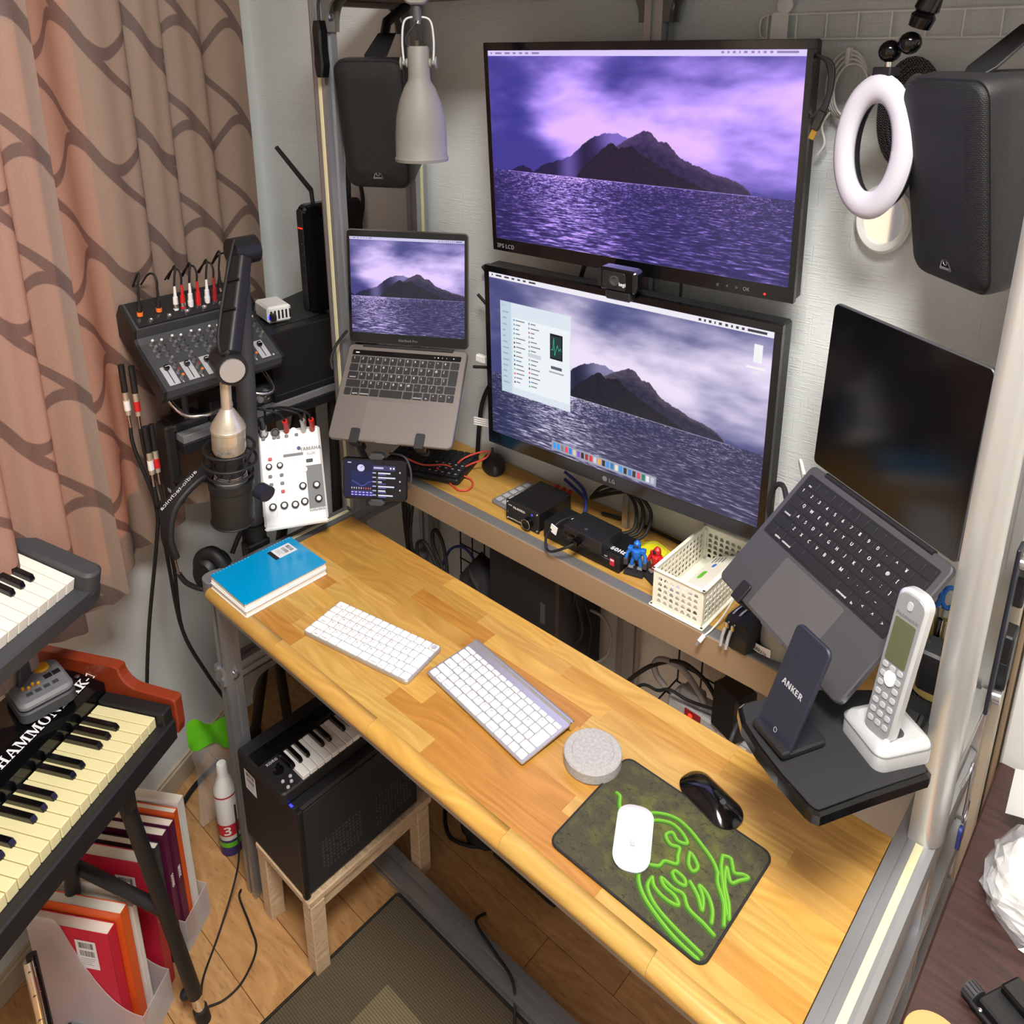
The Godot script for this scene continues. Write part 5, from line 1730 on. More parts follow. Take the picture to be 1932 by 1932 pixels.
func figure(label: String, m: Material, xf: Transform3D) -> void:
	var f := thing("toy_robot", label, "toy", xf * at(0, 0.0085, 0))
	part(f, "studded_base", stud_plate(), M.black_soft, at(0, -0.0085, 0.004))
	part(f, "torso", lathe([Vector2(0, 0.022), Vector2(0.008, 0.022), Vector2(0.0125, 0.034), Vector2(0.012, 0.043), Vector2(0.006, 0.047), Vector2(0, 0.047)], 8), m)
	part(f, "head", lathe([Vector2(0, 0.045), Vector2(0.006, 0.046), Vector2(0.0085, 0.052), Vector2(0.0075, 0.06), Vector2(0.003, 0.065), Vector2(0, 0.066)], 8), m)
	part(f, "visor", box2(v(-0.005, 0.052, 0.006), v(0.005, 0.057, 0.0088), 0.0008), M.navy)
	for s in [-1, 1]:
		var leg := part(f, "leg", tube([v(s * 0.006, 0.026, 0), v(s * 0.009, 0.013, 0.002), v(s * 0.01, 0.002, 0.001)], 0.0045, 6), m)
		part(leg, "foot", box2(v(s * 0.01 - 0.006, 0.0, -0.006), v(s * 0.01 + 0.006, 0.006, 0.01), 0.0015), M.mid_grey)
		var arm := part(f, "arm", tube([v(s * 0.011, 0.041, 0), v(s * 0.019, 0.034, 0.003), v(s * 0.021, 0.022, 0.008)], 0.004, 6), m)
		part(arm, "forearm", box2(v(s * 0.021 - 0.005, 0.008, 0.003), v(s * 0.021 + 0.005, 0.024, 0.013), 0.0012), M.dark_grey)
		part(f, "shoulder", box2(v(s * 0.014 - 0.005, 0.038, -0.006), v(s * 0.014 + 0.005, 0.048, 0.006), 0.0015), m)

func basket(xf: Transform3D) -> void:
	var b := thing("storage_basket", "white plastic basket full of small arched holes", "basket", xf)
	var w := 0.108
	var d := 0.2
	var h := 0.085
	# each wall is a sheet with arched holes: bars between the holes
	for side in 4:
		var len := w if side % 2 == 0 else d
		var off := d / 2 if side % 2 == 0 else w / 2
		var T := Transform3D(Basis(Vector3.UP, side * PI / 2), Vector3.ZERO) * at(0, 0, off)
		part(b, "side_wall", holed_wall(len, h, 7 if side % 2 == 0 else 13), M.basket, T)
		part(b, "rim", box2(v(-len / 2 - 0.004, h - 0.003, -0.003), v(len / 2 + 0.004, h + 0.001, 0.004), 0.0012), M.basket, T)
		part(b, "foot", box2(v(-len / 2 - 0.005, 0.0, -0.002), v(len / 2 + 0.005, 0.004, 0.006), 0.0012), M.basket, T)
	part(b, "floor", box2(v(-w / 2, 0.002, -d / 2), v(w / 2, 0.004, d / 2)), M.basket)
	var wb := thing("white_box", "white carton with a green mark standing in the white basket", "box", xf * rot(Vector3.FORWARD, -28, v(0.012, 0.034, 0.0)))
	part(wb, "carton", box2(v(-0.03, -0.02, -0.085), v(0.032, 0.012, 0.085), 0.002), M.paper)
	part(wb, "green_mark", rslab(0.012, 0.03, 0.005, 0.012, 0.0125), M.green_bag, at(-0.01, 0, 0.0))
	part(wb, "blue_mark", rslab(0.008, 0.014, 0.003, 0.012, 0.0125), M.blue, at(-0.004, 0, -0.04))
	for i in 4:
		part(wb, "print_line", box2(v(-0.02 + i * 0.008, 0.012, -0.076), v(-0.017 + i * 0.008, 0.0124, -0.055)), M.ink_grey)
	var pk := thing("plastic_packet", "clear plastic packet lying at the front of the basket", "packet", xf * rot(Vector3.FORWARD, -8, v(-0.02, 0.022, 0.06)))
	part(pk, "bag", rslab(0.05, 0.06, 0.008, 0.0, 0.012, 0.004), M.film)
	part(pk, "insert", box2(v(-0.018, 0.004, -0.02), v(0.018, 0.008, 0.02), 0.001), M.light_grey)

func holed_wall(len: float, h: float, cols: int) -> ArrayMesh:
	var key := "wall%f%d" % [len, cols]
	if texts.has(key):
		return texts[key]
	var st := nst()
	var x0 := -len / 2
	var edge := 0.008
	var pitch := (len - 2 * edge) / cols
	var y0 := 0.012
	var rows := 5
	var rp := (h - y0 - 0.01) / rows
	var t := 0.0018
	add_box(st, Transform3D(Basis(), v(0, y0 / 2, 0)), v(len, y0, t))
	add_box(st, Transform3D(Basis(), v(0, h - 0.005, 0)), v(len, 0.01, t))
	for s in [-1, 1]:
		add_box(st, Transform3D(Basis(), v(s * (len / 2 - edge / 2), h / 2, 0)), v(edge, h, t))
	for r in rows:
		var y := y0 + r * rp
		add_box(st, Transform3D(Basis(), v(0, y + rp * 0.86, 0)), v(len - 2 * edge, rp * 0.28, t))
		for c in cols + 1:
			var x := x0 + edge + c * pitch
			add_box(st, Transform3D(Basis(), v(x, y + rp * 0.36, 0)), v(pitch * 0.34, rp * 0.72, t))
		for c in cols:
			var x := x0 + edge + (c + 0.5) * pitch
			for s in [-1, 1]:
				# shoulders that make the top of each hole round
				add_prism(st, at(x, y, 0), PackedVector2Array([Vector2(s * pitch * 0.34, rp * 0.35), Vector2(s * pitch * 0.34, rp * 0.73), Vector2(0, rp * 0.73), Vector2(s * pitch * 0.15, rp * 0.66), Vector2(s * pitch * 0.28, rp * 0.52)]), -t / 2, t / 2)
	texts[key] = fin(st)
	return texts[key]

# ---------------------------------------------------------------- black tray on the right
# things on the tray are built at a handy size and set down a little smaller
func small(xf: Transform3D) -> Transform3D:
	return xf * Transform3D(Basis().scaled(Vector3.ONE * 0.9017), Vector3.ZERO)

func build_tray() -> void:
	var t := thing("side_tray", "glossy black corner tray fixed to the right post above the desk", "tray")
	var outline := []
	for q in [[0.5669, 0.1388], [0.5859, 0.1641], [0.6174, 0.1866], [0.6625, 0.2118], [0.7094, 0.2326], [0.7184, 0.2344], [0.7275, 0.2317], [0.7635, 0.165], [0.8131, 0.0784], [0.8131, 0.0694], [0.778, 0.0333], [0.776, -0.03], [0.70, -0.03], [0.64, 0.0243], [0.5904, 0.0874], [0.5688, 0.1253]]:
		outline.append(Vector2(q[0], -q[1]))
	var poly := PackedVector2Array(outline)
	part(t, "tray_body", slab(poly, 1.2245, 1.2475, 0.004), M.black_gloss)
	part(t, "rubber_top", slab(inset_any(poly, 0.006), 1.247, 1.2495, 0.0006), M.black_soft)
	part(t, "wood_core", slab(PackedVector2Array([Vector2(0.5769, -0.1325), Vector2(0.6355, -0.0333), Vector2(0.7437, -0.0513), Vector2(0.7166, -0.1866), Vector2(0.6174, -0.1731)]), 1.205, 1.2245, 0.001), M.stave1)
	part(t, "post_bracket", box2(v(0.745, 1.20, -0.09), v(0.781, 1.2245, -0.02), 0.003), M.black_metal)
	part(t, "post_clamp", box2(v(0.74, 1.18, -0.1), v(0.779, 1.2, -0.04), 0.003), M.black_metal)
	var y := 1.25
	# charging stand
	var c := thing("charging_stand", "black wireless phone charging stand on the tray", "charger", small(at(0.6337, y, 0.1704, -27.5)))
	part(c, "base", rslab(0.07, 0.085, 0.01, 0.0, 0.012, 0.003), M.black, at(0, 0, -0.035))
	var pl := part(c, "back_plate", prism(rrect(0.074, 0.18, 0.012), -0.008, 0.0, 0.002, true), M.navy, rot(Vector3.RIGHT, -18.5, v(0, 0.096, -0.028)))
	print_on(pl, "lettering", "ANKER", 0.0135, M.light_grey, at(0.0, -0.002, 0.0004), true)
	part(pl, "indicator", tube(loop_points(v(0, -0.075, 0.0006), v(0.003, 0, 0), v(0, 0.004, 0), 12), 0.0004, 4), M.light_grey)
	part(c, "ledge", prism(rrect(0.074, 0.012, 0.004), -0.014, 0.002, 0.002, true), M.black, at(0, 0.012, 0.008))
	# cordless phone in its cradle
	var k := thing("phone_cradle", "silver charging cradle of the cordless phone", "phone base", small(at(0.7509, y, 0.0649, -35)))
	var st := nst()
	var wide := rrect(0.094, 0.098, 0.016, 5)
	var up := rrect(0.088, 0.09, 0.016, 5)
	add_loft(st, [[wide, 0.0], [wide, 0.026], [up, 0.034], [rrect(0.07, 0.07, 0.014, 5), 0.038]])
	part(k, "base", fin(st), M.phone_body, Transform3D(Basis(Vector3.RIGHT, -PI / 2), Vector3.ZERO))
	part(k, "seam", tube(closed_rect(0.0945, 0.0985, 0.016, 0.027), 0.0008, 4), M.mid_grey)
	part(k, "socket", rslab(0.056, 0.034, 0.01, 0.036, 0.0395, 0.0), M.dark_grey, at(0, 0, 0.006))
	var hx := small(lean(0.7428, y + 0.027, 0.0964, -22, -9))
	var hs := thing("cordless_phone", "silver cordless phone handset standing in its cradle", "phone", hx)
	part(hs, "shell", prism(bowed(0.05, 0.25, 0.02, 0.12), -0.022, 0.0, 0.005, true), M.phone_body, at(0, 0.125, 0))
	part(hs, "face", prism(bowed(0.043, 0.235, 0.016, 0.1), 0.0, 0.0012, 0.0004, true), M.phone_pad, at(0, 0.125, -0.0002))
	part(hs, "display", prism(rrect(0.034, 0.072, 0.003), 0.001, 0.0018, 0.0003, true), M.lcd, at(0, 0.165, 0))
	print_on(hs, "lettering", "Panasonic", 0.0075, M.ink_grey, at(0, 0.208, 0.0018), true)
	part(hs, "earpiece", rslab(0.009, 0.014, 0.004, 0.0, 0.0016, 0.0004), M.light_grey, rot(Vector3.RIGHT, 90, v(0, 0.226, 0.001)))
	part(hs, "round_key", lathe([Vector2(0, 0), Vector2(0.0095, 0), Vector2(0.009, 0.0022), Vector2(0, 0.0026)], 20, Transform3D(Basis(Vector3.RIGHT, PI / 2).scaled(v(1, 1.35, 1)), Vector3.ZERO)), M.white, at(0, 0.105, 0.001))
	for r in 7:
		for i in 3:
			if (r == 1 or r == 2) and i == 1:
				continue
			part(hs, "key", rslab(0.0095, 0.009, 0.003, 0.0, 0.0018, 0.0005, 3), M.light_grey, rot(Vector3.RIGHT, 90, v(-0.0125 + i * 0.0125, 0.122 - r * 0.0155, 0.001)))
	# pen cup on a woven coaster
	var wm := thing("woven_coaster", "grey woven coaster under the pen cup", "coaster", at(0.7458, 1.1212, -0.2427))
	part(wm, "disc", lathe([Vector2(0, 0), Vector2(0.048, 0), Vector2(0.048, 0.003), Vector2(0, 0.003)], 32), M.black_soft)
	for i in 6:
		part(wm, "strand", tube(loop_points(v(0, 0.0035, 0), v(0.012 + i * 0.0068, 0, 0), v(0, 0, 0.012 + i * 0.0068), 28), 0.0032, 5), M.braid)
	var cu := thing("pen_cup", "pale yellow pen cup behind the right post", "cup", at(0.7458, 1.1212 + 0.0054, -0.2427))
	part(cu, "cup", lathe([Vector2(0, 0), Vector2(0.033, 0), Vector2(0.037, 0.004), Vector2(0.038, 0.07), Vector2(0.0395, 0.072), Vector2(0.0395, 0.12), Vector2(0.0375, 0.12), Vector2(0.036, 0.07), Vector2(0.034, 0.01), Vector2(0, 0.008)], 32), M.cup)
	var pens := [["pen", "black pen with a silver clip in the pen cup", M.black_gloss, v(-0.012, 0, 0.012), v(-0.004, 0.15, 0.03)], ["pen", "silver pen in the pen cup", M.silver, v(0.0, 0, 0.016), v(0.008, 0.145, 0.026)], ["marker", "white marker pen in the pen cup", M.white, v(-0.02, 0, 0.0), v(-0.032, 0.15, 0.012)]]
	for p in pens:
		var pn := thing(p[0], p[1], "pen", at(0.7458, 1.1212 + 0.0144, -0.2427))
		part(pn, "barrel", tube([p[3], p[4]], 0.0045, 8), p[2])
		part(pn, "clip", tube([p[4] + v(0.005, 0, 0.002), p[4].lerp(p[3], 0.3) + v(0.005, 0, 0.002)], 0.001, 5), M.chrome)
	var sc := thing("scissors", "blue handled scissors in the pen cup", "scissors", at(0.7458, 1.1212 + 0.0144, -0.2427, 30))
	for s in [-1, 1]:
		part(sc, "handle", tube(loop_points(v(-0.01 + s * 0.012, 0.17, -0.008), v(0.011, 0, 0), v(0, 0.02, 0), 16), 0.0042, 6), M.blue)
		part(sc, "blade", tube([v(-0.01 + s * 0.004, 0.15, -0.008), v(-0.008, 0.02, -0.004)], 0.0035, 5, 0.0012), M.steel)

func closed_rect(w: float, d: float, r: float, y: float) -> Array:
	var out := []
	for q in rrect(w, d, r, 5):
		out.append(v(q.x, y, -q.y))
	out.append(out[0])
	return out

func inset_any(p: PackedVector2Array, d: float) -> PackedVector2Array:
	var q := p.duplicate()
	if Geometry2D.is_polygon_clockwise(q):
		q.reverse()
	return inset(q, d)

# ---------------------------------------------------------------- side table on the left
func knob(parent: Node, called: String, x: float, z: float, y: float, r: float, h: float, m: Material, cap: Material, xf := Transform3D()) -> void:
	var k := part(parent, called, lathe([Vector2(0, 0), Vector2(r * 1.25, 0), Vector2(r * 1.25, h * 0.12), Vector2(r, h * 0.2), Vector2(r * 0.88, h), Vector2(0, h)], 12), m, xf * at(x, y, z))
	if cap:
		part(k, "cap", lathe([Vector2(0, h), Vector2(r * 0.8, h), Vector2(r * 0.6, h * 1.12), Vector2(0, h * 1.14)], 10), cap)

func build_left_side() -> void:
	var y := 1.26
	var t := thing("side_table", "black side table with a grey top in the left corner", "table")
	part(t, "table_top", slab(PackedVector2Array([Vector2(-0.857, -0.275), Vector2(-0.857, 0.35), Vector2(-1.22, 0.35), Vector2(-1.0, -0.275)]), y - 0.022, y, 0.002), M.mid_grey)
	part(t, "edge_frame", slab(PackedVector2Array([Vector2(-0.855, -0.277), Vector2(-0.855, 0.35), Vector2(-1.22, 0.35), Vector2(-1.0, -0.277)]), y - 0.05, y - 0.022, 0.002), M.black)
	for q in [[v(-0.9, y - 0.05, 0.1), v(-1.02, 0.02, -0.02)], [v(-0.92, y - 0.05, -0.1), v(-1.1, 0.02, 0.06)], [v(-0.9, y - 0.05, -0.2), v(-0.98, 0.02, -0.22)], [v(-1.1, y - 0.05, -0.25), v(-1.15, 0.02, -0.28)]]:
		var lg := part(t, "leg", tube(q, 0.016, 10), M.black)
		part(lg, "rubber_foot", lathe([Vector2(0, 0), Vector2(0.02, 0), Vector2(0.02, 0.03), Vector2(0, 0.03)], 12), M.rubber, at(q[1].x, 0.0, q[1].z))
	part(t, "brace", tube([v(-0.92, 0.7, 0.05), v(-1.05, 0.35, -0.18)], 0.009, 8), M.black)
	part(t, "brace", tube([v(-0.95, 0.62, -0.2), v(-1.05, 0.3, 0.02)], 0.009, 8), M.black)
	print_on(t, "leg_lettering", "On-Stage Stands", 0.022, M.light_grey, Transform3D(Basis(v(-0.11, -1.0, -0.12).normalized(), v(0.6, -0.15, 0.8).normalized(), v(-0.11, -1.0, -0.12).normalized().cross(v(0.6, -0.15, 0.8).normalized())).orthonormalized(), v(-0.925, 0.62, 0.05)))
	# big black box on it
	var b := thing("black_computer_case", "flat black computer case on the side table under the router", "computer")
	part(b, "case", slab(PackedVector2Array([Vector2(-0.858, -0.012), Vector2(-0.858, 0.345), Vector2(-1.17, 0.345), Vector2(-1.04, -0.012)]), y + 0.002, y + 0.2, 0.003), M.black)
	part(b, "front_seam", box2(v(-0.8585, y + 0.02, -0.335), v(-0.857, y + 0.022, 0.005)), M.dark_grey)
	part(b, "top_groove", box2(v(-0.90, y + 0.2, -0.27), v(-0.897, y + 0.2015, -0.03)), M.black_gloss)
	# router
	var r := thing("router", "tall black router with a bent antenna, behind the left post", "router", at(-0.905, y + 0.202, -0.24))
	part(r, "shell", prism(rrect(0.20, 0.31, 0.024), -0.018, 0.018, 0.006, true), M.black_gloss, Transform3D(Basis(Vector3.UP, PI / 2), v(0, 0.162, 0)))
	part(r, "foot", box2(v(-0.03, 0.0, -0.05), v(0.03, 0.012, 0.05), 0.003), M.black)
	part(r, "front_strip", prism(rrect(0.026, 0.29, 0.012), 0.0, 0.003, 0.001, true), M.black, at(0, 0.162, 0.0995))
	part(r, "indicator", box2(v(-0.008, 0.252, 0.102), v(0.012, 0.255, 0.1035)), M.led_red)
	for i in 4:
		part(r, "indicator_dot", lathe([Vector2(0, 0), Vector2(0.002, 0), Vector2(0, 0.001)], 6), M.ink_white, rot(Vector3.RIGHT, 90, v(0.004, 0.21 - i * 0.03, 0.102)))
	part(r, "antenna_socket", tube([v(0, 0.31, 0.055), v(0, 0.352, 0.058)], 0.006, 8), M.black)
	part(r, "antenna", tube([v(0, 0.352, 0.058), v(-0.002, 0.475, 0.152)], 0.0075, 8, 0.006), M.black)
	part(r, "antenna", tube([v(0, 0.31, -0.065), v(-0.002, 0.56, -0.078)], 0.007, 8, 0.006), M.black)
	# usb charger
	var u := thing("usb_charger", "white USB charger with six ports on the black case", "charger", at(-0.965, y + 0.202, -0.07, 78))
	part(u, "body", box2(v(-0.034, 0.001, -0.05), v(0.034, 0.048, 0.05), 0.006), M.white)
	for i in 6:
		part(u, "port", box2(v(-0.026 + i * 0.0105, 0.012, 0.0498), v(-0.021 + i * 0.0105, 0.036, 0.0512)), M.black)
	part(u, "plug", box2(v(-0.03, 0.012, 0.05), v(-0.015, 0.032, 0.07), 0.003), M.black)
	part(u, "indicator", box2(v(-0.032, 0.014, 0.0502), v(-0.029, 0.024, 0.0515)), M.led_blue)
	# audio interface under the mixer
	var ai := thing("audio_interface", "small black audio interface with silver knobs under the large mixer", "audio interface", at(-0.87, y + 0.002, 0.10, 90))
	part(ai, "case", box2(v(-0.09, 0.0, -0.07), v(0.09, 0.06, 0.0), 0.003), M.black)
	part(ai, "front_plate", box2(v(0.03, 0.006, 0.0), v(0.082, 0.056, 0.002), 0.0006), M.dark_grey)
	for q in [[0.045, 0.024, 0.0085], [0.066, 0.04, 0.0075]]:
		part(ai, "knob", lathe([Vector2(0, 0), Vector2(q[2], 0), Vector2(q[2], 0.012), Vector2(0, 0.013)], 14), M.silver, rot(Vector3.RIGHT, 90, v(q[0], q[1], 0.002)))
	part(ai, "jack", tube(loop_points(v(0.07, 0.02, 0.0025), v(0.006, 0, 0), v(0, 0.006, 0), 14), 0.002, 5), M.steel)
	part(ai, "switch", box2(v(-0.04, 0.03, 0.0), v(-0.03, 0.042, 0.005), 0.001), M.white)
	# stand under the large mixer
	var ms := thing("mixer_stand", "silver bent-tube stand carrying the large mixer", "stand")
	part(ms, "loop", cord([v(-0.95, y + 0.16, 0.30), v(-0.83, y + 0.085, 0.29), v(-0.79, y + 0.07, 0.25), v(-0.795, y + 0.075, 0.19), v(-0.84, y + 0.10, 0.17), v(-0.84, y + 0.10, 0.13), v(-0.795, y + 0.078, 0.10), v(-0.80, y + 0.08, 0.05), v(-0.95, y + 0.16, 0.04)], 0.006, 8), M.steel)
	for z in [0.24, 0.06]:
		part(ms, "upright", tube([v(-0.90, y + 0.001, z), v(-0.90, y + 0.125, z)], 0.008, 8), M.dark_grey)
	large_mixer()
	small_mixer()
	phone_and_holder()
	headphones()

func large_mixer() -> void:
	# origin at the front top edge, x runs along the front to the right, z towards the player, y off the panel
	var dirx := v(0, 0, -1)
	var slope := v(0.115, -0.081, 0).normalized()
	var X := Transform3D(Basis(dirx, slope.cross(dirx), slope), v(-0.777, 1.428, 0.1825))
	var w := 0.305
	var m := thing("mixer", "large black audio mixer with many grey knobs and plugged cables", "mixer", X)
	var side := PackedVector2Array([Vector2(0.004, -0.045), Vector2(0.012, -0.02), Vector2(0.006, 0.0), Vector2(-0.14, 0.0), Vector2(-0.155, 0.006), Vector2(-0.162, 0.03), Vector2(-0.245, 0.034), Vector2(-0.25, -0.02), Vector2(-0.24, -0.05)])
	var T := Transform3D(Basis(v(0, 0, 1), v(0, 1, 0), v(-1, 0, 0)), Vector3.ZERO)
	part(m, "chassis", prism(side, -w / 2, w / 2, 0.002, false, T), M.dark_grey)
	for s in [-1, 1]:
		part(m, "side_cheek", prism(side, -0.004, 0.004, 0.001, false, Transform3D(T.basis, v(s * (w / 2 + 0.003), 0, 0))), M.black)
	part(m, "panel", box2(v(-w / 2 + 0.006, 0.0, -0.138), v(w / 2 - 0.006, 0.0012, -0.004)), M.dark_grey)
	part(m, "jack_panel", box2(v(-w / 2 + 0.006, 0.0335, -0.243), v(w / 2 - 0.006, 0.0355, -0.166)), M.black)
	for c in 6:
		var x := -w / 2 + 0.026 + c * 0.048
		part(m, "fader_plate", box2(v(x - 0.013, 0.0012, -0.062), v(x + 0.013, 0.0018, -0.006)), M.light_grey)
		part(m, "fader_slot", box2(v(x - 0.001, 0.0018, -0.058), v(x + 0.001, 0.0022, -0.01)), M.black)
		var f := part(m, "fader", box2(v(x - 0.006, 0.002, -0.062 + 0.004 * (c % 3)), v(x + 0.006, 0.013, -0.048 + 0.004 * (c % 3)), 0.003), M.black_gloss)
		part(f, "fader_line", box2(v(x - 0.005, 0.0131, -0.0555 + 0.004 * (c % 3)), v(x + 0.005, 0.0133, -0.0545 + 0.004 * (c % 3))), M.ink_white)
		for i in 7:
			var zz := -0.128 + i * 0.0185
			if i > 3 and c == 5:
				continue
			knob(m, "knob", x + 0.02, zz, 0.0012, 0.0042, 0.017, M.mid_grey, [M.white, M.ink_black, M.navy, M.mid_grey, M.navy, M.dark_red, M.orange_cap][i])
			if i < 3:
				knob(m, "knob", x, zz - 0.004, 0.0012, 0.0042, 0.017, M.mid_grey, [M.white, M.mid_grey, M.ink_black][i])
		print_on(m, "channel_number", str(c + 1), 0.008, M.ink_white, flat_text(x + 0.02, 0.0022, -0.008), true)
	# jacks and the plugs in them
	var plugs := [[0.02, M.black, M.orange_cap, 1], [0.066, M.black, M.orange_cap, 1], [0.108, M.white, M.steel, 0], [0.126, M.red, M.steel, 0], [0.146, M.white, M.white, 2], [0.166, M.red, M.red, 2], [0.190, M.white, M.white, 2], [0.210, M.dark_red, M.dark_red, 2], [0.235, M.black, M.steel, 1], [0.262, M.black, M.steel, 1]]
	for q in plugs:
		var x: float = -w / 2 + q[0]
		var z := -0.19 - 0.02 * (int(q[0] * 1000) % 2)
		part(m, "jack", lathe([Vector2(0, 0), Vector2(0.0075, 0), Vector2(0.0065, 0.005), Vector2(0.004, 0.005), Vector2(0, 0.002)], 10), M.steel, at(x, 0.0355, z))
		var up := v(0, 0.88, -0.47)
		var p0 := v(x, 0.038, z)
		var pl := part(m, "plug", tube([p0, p0 + up * 0.034], 0.0066, 8, 0.0058), q[1] if q[3] != 1 else M.black)
		part(pl, "plug_band", tube([p0 + up * 0.006, p0 + up * 0.016], 0.0072, 8), q[2])
		part(pl, "strain_relief", tube([p0 + up * 0.034, p0 + up * 0.062], 0.0042, 8, 0.0028), q[1])
	for i in 5:
		part(m, "jack", lathe([Vector2(0, 0), Vector2(0.0065, 0), Vector2(0.0055, 0.004), Vector2(0.0035, 0.004), Vector2(0, 0.001)], 10), M.steel, at(-w / 2 + 0.04 + i * 0.045, 0.0355, -0.178))
	var ends := [[0, 1], [2, 3], [4, 5], [6, 7], [8, 9]]
	for e in ends:
		var a: float = -w / 2 + plugs[e[0]][0]
		var b: float = -w / 2 + plugs[e[1]][0]
		var za := -0.19 - 0.02 * (int(plugs[e[0]][0] * 1000) % 2) - 0.03
		part(m, "cable", cord([v(a, 0.09, za), v(a + 0.002, 0.115, za - 0.012), v(a + 0.008, 0.128, za - 0.026), v(a + 0.016, 0.11, za - 0.045), v(a + 0.02, 0.05, za - 0.06)], 0.0026, 6), M.rubber)
		part(m, "cable", cord([v(b, 0.09, za), v(b + 0.0, 0.112, za - 0.01), v(b - 0.002, 0.12, za - 0.026), v(b - 0.004, 0.1, za - 0.045), v(b - 0.006, 0.05, za - 0.06)], 0.0026, 6), M.rubber)

func small_mixer() -> void:
	# face given by its fitted corners: w along the top, d down the slope
	var X := lean(-0.641, 1.164, 0.111, 59.4, 58.0)
	var w := 0.153
	var d := 0.2346
	var m := thing("mixer", "white compact mixer with round knobs leaning beside the microphone", "mixer", X)
	var st := nst()
	add_box(st, Transform3D(Basis(), v(0, -0.022, 0)), v(w, 0.044, d), 0.006)
	part(m, "case", fin(st), M.white)
	part(m, "front_edge", box2(v(-w / 2, -0.04, d / 2 - 0.004), v(w / 2, 0.002, d / 2 + 0.006), 0.004), M.white)
	part(m, "monitor_field", box2(v(0.033, 0.0, -0.02), v(0.072, 0.0008, 0.092)), M.mid_grey)
	part(m, "record_strip", box2(v(-0.018, 0.0, -0.055), v(0.03, 0.0008, -0.048)), M.mid_grey)
	for x in [-0.044, -0.016, 0.01, 0.034]:
		part(m, "divider", box2(v(x, 0.0, -d * 0.48), v(x + 0.0006, 0.0006, -0.06 if x > -0.02 else 0.095)), M.light_grey)
	print_on(m, "lettering", "YAMAHA", 0.0125, M.ink_grey, flat_text(0.049, 0.0012, -0.062), true)
	print_on(m, "lettering", "AG06", 0.009, M.ink_grey, flat_text(0.049, 0.0012, -0.049))
	print_on(m, "lettering", "MONITOR", 0.008, M.ink_white, flat_text(0.053, 0.0014, 0.088), true)
	part(m, "maker_disc", lathe([Vector2(0, 0), Vector2(0.005, 0), Vector2(0.005, 0.001), Vector2(0, 0.001)], 14), M.blue_cable, at(0.021, 0.0, -0.066))
	var kn := [[-0.054, -0.03, 0.008], [-0.028, -0.03, 0.008], [-0.053, 0.068, 0.0095], [-0.026, 0.068, 0.0095], [-0.0, 0.07, 0.0095], [0.022, 0.028, 0.0095], [0.023, 0.066, 0.0095], [0.055, 0.03, 0.0095], [0.057, 0.064, 0.0095]]
	for q in kn:
		var k := part(m, "knob", lathe([Vector2(0, 0), Vector2(q[2], 0), Vector2(q[2] * 0.9, 0.008), Vector2(q[2] * 0.6, 0.01), Vector2(0, 0.01)], 16), M.dark_grey, at(q[0], 0.0008, q[1]))
		part(k, "cap", lathe([Vector2(0, 0.01), Vector2(q[2] * 0.62, 0.01), Vector2(q[2] * 0.55, 0.017), Vector2(0, 0.018)], 14), M.white)
	for q in [[-0.05, -0.048, 1], [-0.053, -0.006, 0], [-0.026, -0.006, 0], [-0.052, 0.014, 0], [-0.026, 0.014, 0], [-0.053, 0.036, 1], [-0.026, 0.034, 1], [-0.062, -0.1, 0], [-0.036, -0.1, 0], [-0.026, -0.1, 0], [-0.006, -0.1, 0], [0.018, -0.1, 0]]:
		part(m, "button", rslab(0.009, 0.0075, 0.002, 0.0, 0.004, 0.001, 2), M.label_red if q[2] == 1 else M.mid_grey, at(q[0], 0.0006, q[1]))
	for q in [[-0.062, -0.144, 0.0], [-0.034, -0.144, 0.0]]:
		part(m, "socket", lathe([Vector2(0, 0.001), Vector2(0.007, 0.001), Vector2(0.0085, 0.004), Vector2(0.011, 0.004), Vector2(0.0115, 0)], 18), M.black, at(q[0] + 0.002, 0, q[1] + 0.032))
	for q in [[0.012, -0.112, 1], [0.012, -0.097, 0], [0.036, -0.083, 0], [0.057, -0.083, 0], [0.008, -0.038, 0], [0.03, -0.04, 0], [0.03, -0.012, 0]]:
		part(m, "jack", lathe([Vector2(0, 0.001), Vector2(0.0035, 0.001), Vector2(0.0045, 0.003), Vector2(0.0065, 0.003), Vector2(0.0065, 0)], 14), M.steel, at(q[0], 0, q[1]))
	part(m, "rocker", box2(v(0.036, 0.0, -0.036), v(0.052, 0.004, -0.028), 0.001), M.black)
	for q in [[-0.005, -0.1 - 0.012, M.red], [0.037, -0.108, M.silver], [0.058, -0.108, M.red]]:
		part(m, "plug", tube([v(q[0], 0.0, q[1]), v(q[0], 0.035, q[1] - 0.012), v(q[0] - 0.002, 0.05, q[1] - 0.02)], 0.007, 10), q[2])
		part(m, "cable", cord([v(q[0] - 0.002, 0.05, q[1] - 0.02), v(q[0] - 0.012, 0.075, q[1] - 0.035), v(q[0] - 0.05, 0.08, q[1] - 0.05), v(q[0] - 0.085, 0.04, q[1] - 0.06), v(q[0] - 0.09, -0.02, q[1] - 0.05)], 0.0028, 6), M.rubber)
	part(m, "plug", tube([v(-0.06, 0.002, -0.112), v(-0.06, 0.04, -0.124)], 0.0095, 12), M.steel)
	part(m, "plug_sleeve", tube([v(-0.06, 0.04, -0.124), v(-0.06, 0.08, -0.138)], 0.0085, 10, 0.005), M.black)
	part(m, "prop", box2(v(-0.03, -0.12, 0.02), v(0.03, -0.044, 0.03), 0.002), M.black)

